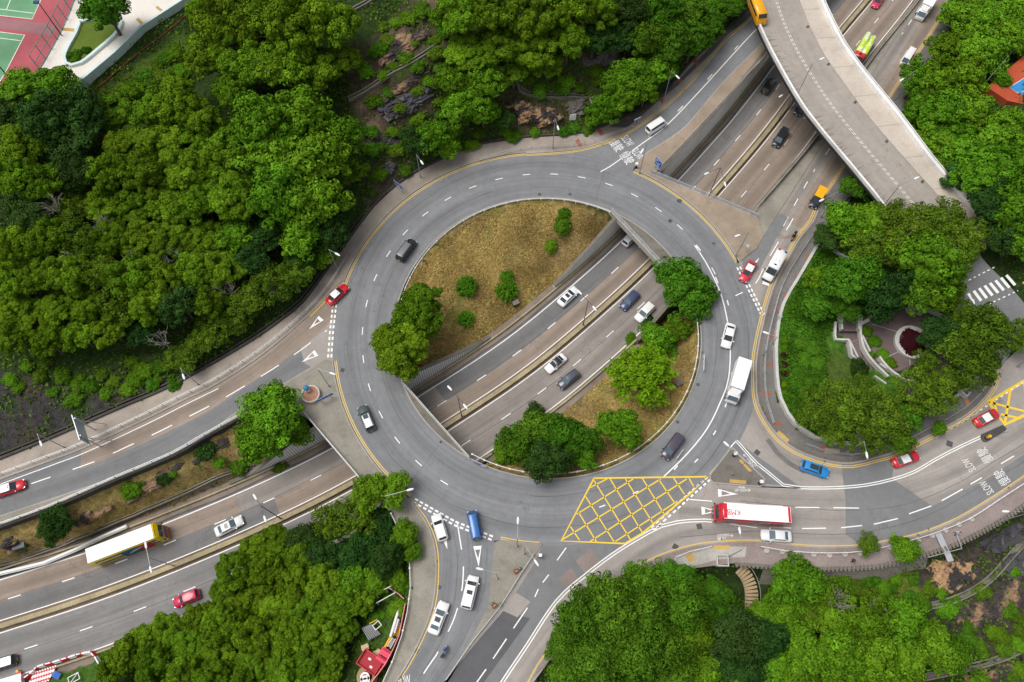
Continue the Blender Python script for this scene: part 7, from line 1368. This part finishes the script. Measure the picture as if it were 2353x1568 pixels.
def ex2(o, h, w_, hb):
    y = -(w_+.028)
    for nm, x0, x1, z0, z1, cl in (('blue_advert', -1.2, 1.5, .5, 3.6, (.01, .12, .22)), ('red_advert', 1.3, 3.6, .7, 3.5, (.42, .01, .03)), ('orange_strip', 3.4, h-1.6, 2.1, 2.6, (.55, .12, .05))): MB().box(((x0+x1)/2, y, (z0+z1)/2), (x1-x0, .03, z1-z0)).build(nm, plain(nm, cl), o)
    x = MB(); x.add([Vector((a_, y-.02, b_)) for a_, b_ in ((-.4, 1.3), (1.2, 1.9), (2.8, 2.9), (1., 2.7), (0., 2.))], [(0, 1, 2, 3, 4)]); x.build('pale_advert_shape', plain('pale_advert', (.5, .52, .55)), o)
    MB().box((h+.02, 0, .75), (.06, 2.2, .8)).build('orange_front', plain('bus_orange', (.6, .18, .06)), o); MB().box((h+.01, 0, 1.9), (.06, 2.0, .5)).build('purple_front', plain('bus_purple', (.14, .08, .5)), o)
bus('yellow double deck bus with white roof and coloured side on the lower left highway', (281, 1247), (60, -23), ZH, 11.6, (.72, .52, .0), None, None, ex2)
def coach():
    p, a = place((1744, 12), (8, 21), 7., 2.4); o = thing('school_bus', 'yellow school bus on the flyover at the top edge', 'bus', p, a); bm = carpaint((.80, .36, .0)); L = 6.8; h = L/2; w_ = 1.02
    x = MB(); x.loft([ring8(-h, w_*.95, .3, 2.55, .2), ring8(-h+.15, w_, .28, 2.7, .2), ring8(h-.8, w_, .28, 2.72, .22), ring8(h-.35, w_*.98, .28, 1.9, .2), ring8(h, w_*.92, .3, 1.1, .15)]); x.build('body', bm, o, True)
    for s in (-1, 1): MB().box((-.3, s*(w_+.01), 1.9), (L-1.6, .03, .6)).build('side_window', GLASS, o); MB().box((-.1, s*(w_+.012), 1.15), (L-.9, .03, .14)).build('purple_stripe', plain('purple_stripe', (.2, .02, .12)), o); MB().box((h-.05, s*.7, .75), (.12, .32, .2)).build('headlight', HL, o)
    MB().add([Vector((h-.76, -.85, 2.62)), Vector((h-.76, .85, 2.62)), Vector((h-.34, .88, 1.95)), Vector((h-.34, -.88, 1.95))], [(0, 3, 2, 1)]).build('windscreen', GLASS, o).location = (.06, 0, .05); wheels(o, L, 2., (h-1.5, -h+1.5), .4, .26)
coach()
# ------------------------------------------------------------------ people and motorcycles
SKIN = plain('skin', (.42, .25, .17), .6); HAIR = plain('hair_black', (.012, .01, .01), .6)
def skinned(name, V_, E_, Rr, mat, parent=None, root=0, sub=1):
    me = bpy.data.meshes.new(name); me.from_pydata(V_, E_, []); o = link(name, me, parent); me.materials.append(mat)
    md = o.modifiers.new('skin', 'SKIN'); sv = me.skin_vertices[0] if me.skin_vertices else None
    if not me.skin_vertices:
        bpy.context.view_layer.objects.active = o
    for i, r_ in enumerate(Rr): me.skin_vertices[0].data[i].radius = (r_, r_); me.skin_vertices[0].data[i].use_root = i == root
    md.use_smooth_shade = True; ms = o.modifiers.new('sub', 'SUBSURF'); ms.levels = sub; ms.render_levels = sub; return o
def person(label, loc, rz, pose, shirt, trousers, helmet=None, group=None):
    o = thing('person', label, 'person', loc, rz, group)
    if pose == 'walk':
        J = dict(pel=(0, 0, .95), wai=(.01, 0, 1.12), che=(.03, 0, 1.34), nec=(.04, 0, 1.5), hd1=(.06, 0, 1.6), hd2=(.07, 0, 1.72))
        leg = {1: [(0, .09, .9), (.16, .1, .5), (.10, .1, .09), (.27, .11, .04)], -1: [(0, -.09, .9), (-.02, -.1, .5), (-.28, -.1, .13), (-.14, -.11, .04)]}; arm = {1: [(.03, .19, 1.42), (-.08, .24, 1.15), (.02, .25, .92)], -1: [(.03, -.19, 1.42), (.12, -.24, 1.16), (.28, -.23, .98)]}
    else:
        J = dict(pel=(-.15, 0, .86), wai=(-.1, 0, 1.02), che=(.02, 0, 1.22), nec=(.1, 0, 1.38), hd1=(.15, 0, 1.47), hd2=(.17, 0, 1.6))
        leg = {s: [(-.1, s*.11, .84), (.28, s*.2, .72), (.15, s*.2, .33), (.3, s*.2, .28)] for s in (1, -1)}; arm = {s: [(.05, s*.19, 1.3), (.2, s*.3, 1.08), (.44, s*.27, 1.02)] for s in (1, -1)}
    V_ = [J[k] for k in ('pel', 'wai', 'che', 'nec', 'hd1', 'hd2')]; E_ = [(i, i+1) for i in range(5)]; Rr = [.13, .12, .145, .055, .085, .09]
    for s in (1, -1):
        b = len(V_); V_ += leg[s]; E_ += [(0, b), (b, b+1), (b+1, b+2), (b+2, b+3)]; Rr += [.085, .06, .042, .035]
        b = len(V_); V_ += arm[s]; E_ += [(2, b), (b, b+1), (b+1, b+2)]; Rr += [.06, .043, .03]
        hnd = Vector(arm[s][2]); fd = (hnd-Vector(arm[s][1])).normalized(); c = len(V_)-1
        pl = hnd+fd*.07; V_.append(tuple(pl)); E_.append((c, c+1)); Rr.append(.028); c += 1
        for k, (ln_, off) in enumerate(((.075, -.03), (.085, -.01), (.08, .01), (.062, .03))): q = pl+fd*.03+Vector((off, 0, 0)); e = q+fd*ln_+Vector((.012, -s*.02, -.01)); n0 = len(V_); V_ += [tuple(q), tuple(e)]; E_ += [(c, n0), (n0, n0+1)]; Rr += [.01, .008]
        n0 = len(V_); q = hnd+fd*.04+Vector((.04, 0, .01)); V_ += [tuple(q)]; E_ += [(c-1, n0)]; Rr += [.01]
    skinned('body', V_, E_, Rr, SKIN, o)
    tv = [J['pel'], J['wai'], J['che'], tuple(Vector(J['che']).lerp(Vector(J['nec']), .6))]; te = [(0, 1), (1, 2), (2, 3)]; tr_ = [.15, .145, .165, .085]
    for s in (1, -1): b = len(tv); tv += arm[s]; te += [(2, b), (b, b+1), (b+1, b+2)]; tr_ += [.075, .058, .043]
    skinned('shirt', tv, te, tr_, plain('cloth_%s' % label.split()[0], shirt, .8), o)
    tv = [J['pel']]; te = []; tr_ = [.148]
    for s in (1, -1): b = len(tv); q = leg[s][:3]; tv += q; te += [(0, b), (b, b+1), (b+1, b+2)]; tr_ += [.1, .075, .06]
    skinned('trousers', tv, te, tr_, plain('trouser_%s' % label.split()[0], trousers, .8), o)
    c = Vector(J['hd2'])+Vector((-.01, 0, .02)); x = MB(); rad = .145 if helmet else .115
    x.loft([[c+Vector((rad*math.sin(t_)*math.cos(k*.524), rad*math.sin(t_)*math.sin(k*.524), rad*math.cos(t_))) for k in range(12)] for t_ in (.05, .5, .9, 1.3, 1.7 if helmet else 1.45)]); x.build('helmet' if helmet else 'hair', plain('helmet_%s' % label.split()[0], helmet, .3) if helmet else HAIR, o, True)
    x = MB()
    for s in (1, -1): x.box(Vector(J['hd2'])+Vector((.085, s*.03, -.05)), (.02, .025, .015))
    x.box(Vector(J['hd2'])+Vector((.1, 0, -.085)), (.03, .025, .035)); x.build('face', plain('face_feature', (.2, .09, .07)), o)
def motorbike(label, p, a, col, group=None):
    o = thing('motorcycle', label, 'motorcycle', p, a); cm = plain('motorcycle_%s' % label.split()[0], col, .3, 0, .6)
    for x_ in (.62, -.62): k = MB().tube((x_, -.07, .3), (x_, .07, .3), .3, None, 16).build('wheel', TYRE, o); MB().tube((x_, -.075, .3), (x_, .075, .3), .17, None, 12).build('rim', RIM, k)
    x = MB(); x.loft([[Vector((x_, w_*math.cos(k*.785), z_+h_*math.sin(k*.785))) for k in range(8)] for x_, w_, z_, h_ in ((.72, .06, .85, .08), (.5, .2, .85, .2), (.2, .17, .72, .2), (-.1, .15, .62, .2), (-.5, .17, .72, .14), (-.8, .07, .78, .06))]); x.build('fairing', cm, o, True)
    MB().box((-.25, 0, .84), (.7, .26, .1)).build('seat', TRIM, o); MB().tube((.45, -.34, 1.02), (.45, .34, 1.02), .025).build('handlebar', TRIM, o); MB().tube((.5, 0, .95), (.66, 0, .3), .04).build('fork', RIM, o); MB().box((.74, 0, .9), (.06, .16, .12)).build('headlight', HL, o); MB().box((-.82, 0, .82), (.05, .16, .08)).build('tail_light', TLT, o); MB().box((-.75, 0, 1.02), (.4, .42, .34)).build('top_box', TRIM, o)
p, a = place((1824, 543), (-10, 19), 0, .7); motorbike('dark motorcycle with rider on the right slip road', p, a, (.03, .03, .03)); person('dark clothed motorcycle rider on the right slip road', p, a, 'ride', (.05, .04, .04), (.03, .03, .04), (.05, .02, .02))
p, a = place((1021, 1498), (10, -21), 0, .7); motorbike('blue scooter with rider at the bottom', p, a, (.015, .07, .32)); person('scooter rider in teal top at the bottom', p, a, 'ride', (.03, .28, .34), (.45, .18, .12), (.02, .05, .2))
p, a = place((2200, 1226), (20, -12), .13, .9); person('pale shirted person walking on the pink pavement near the gantry', p, a, 'walk', (.45, .5, .6), (.05, .06, .12))
p, a = place((1961, 1289), (-20, 1), .13, .9); person('dark clothed person walking on the pink pavement by the street trees', p, a, 'walk', (.04, .05, .05), (.03, .035, .04))
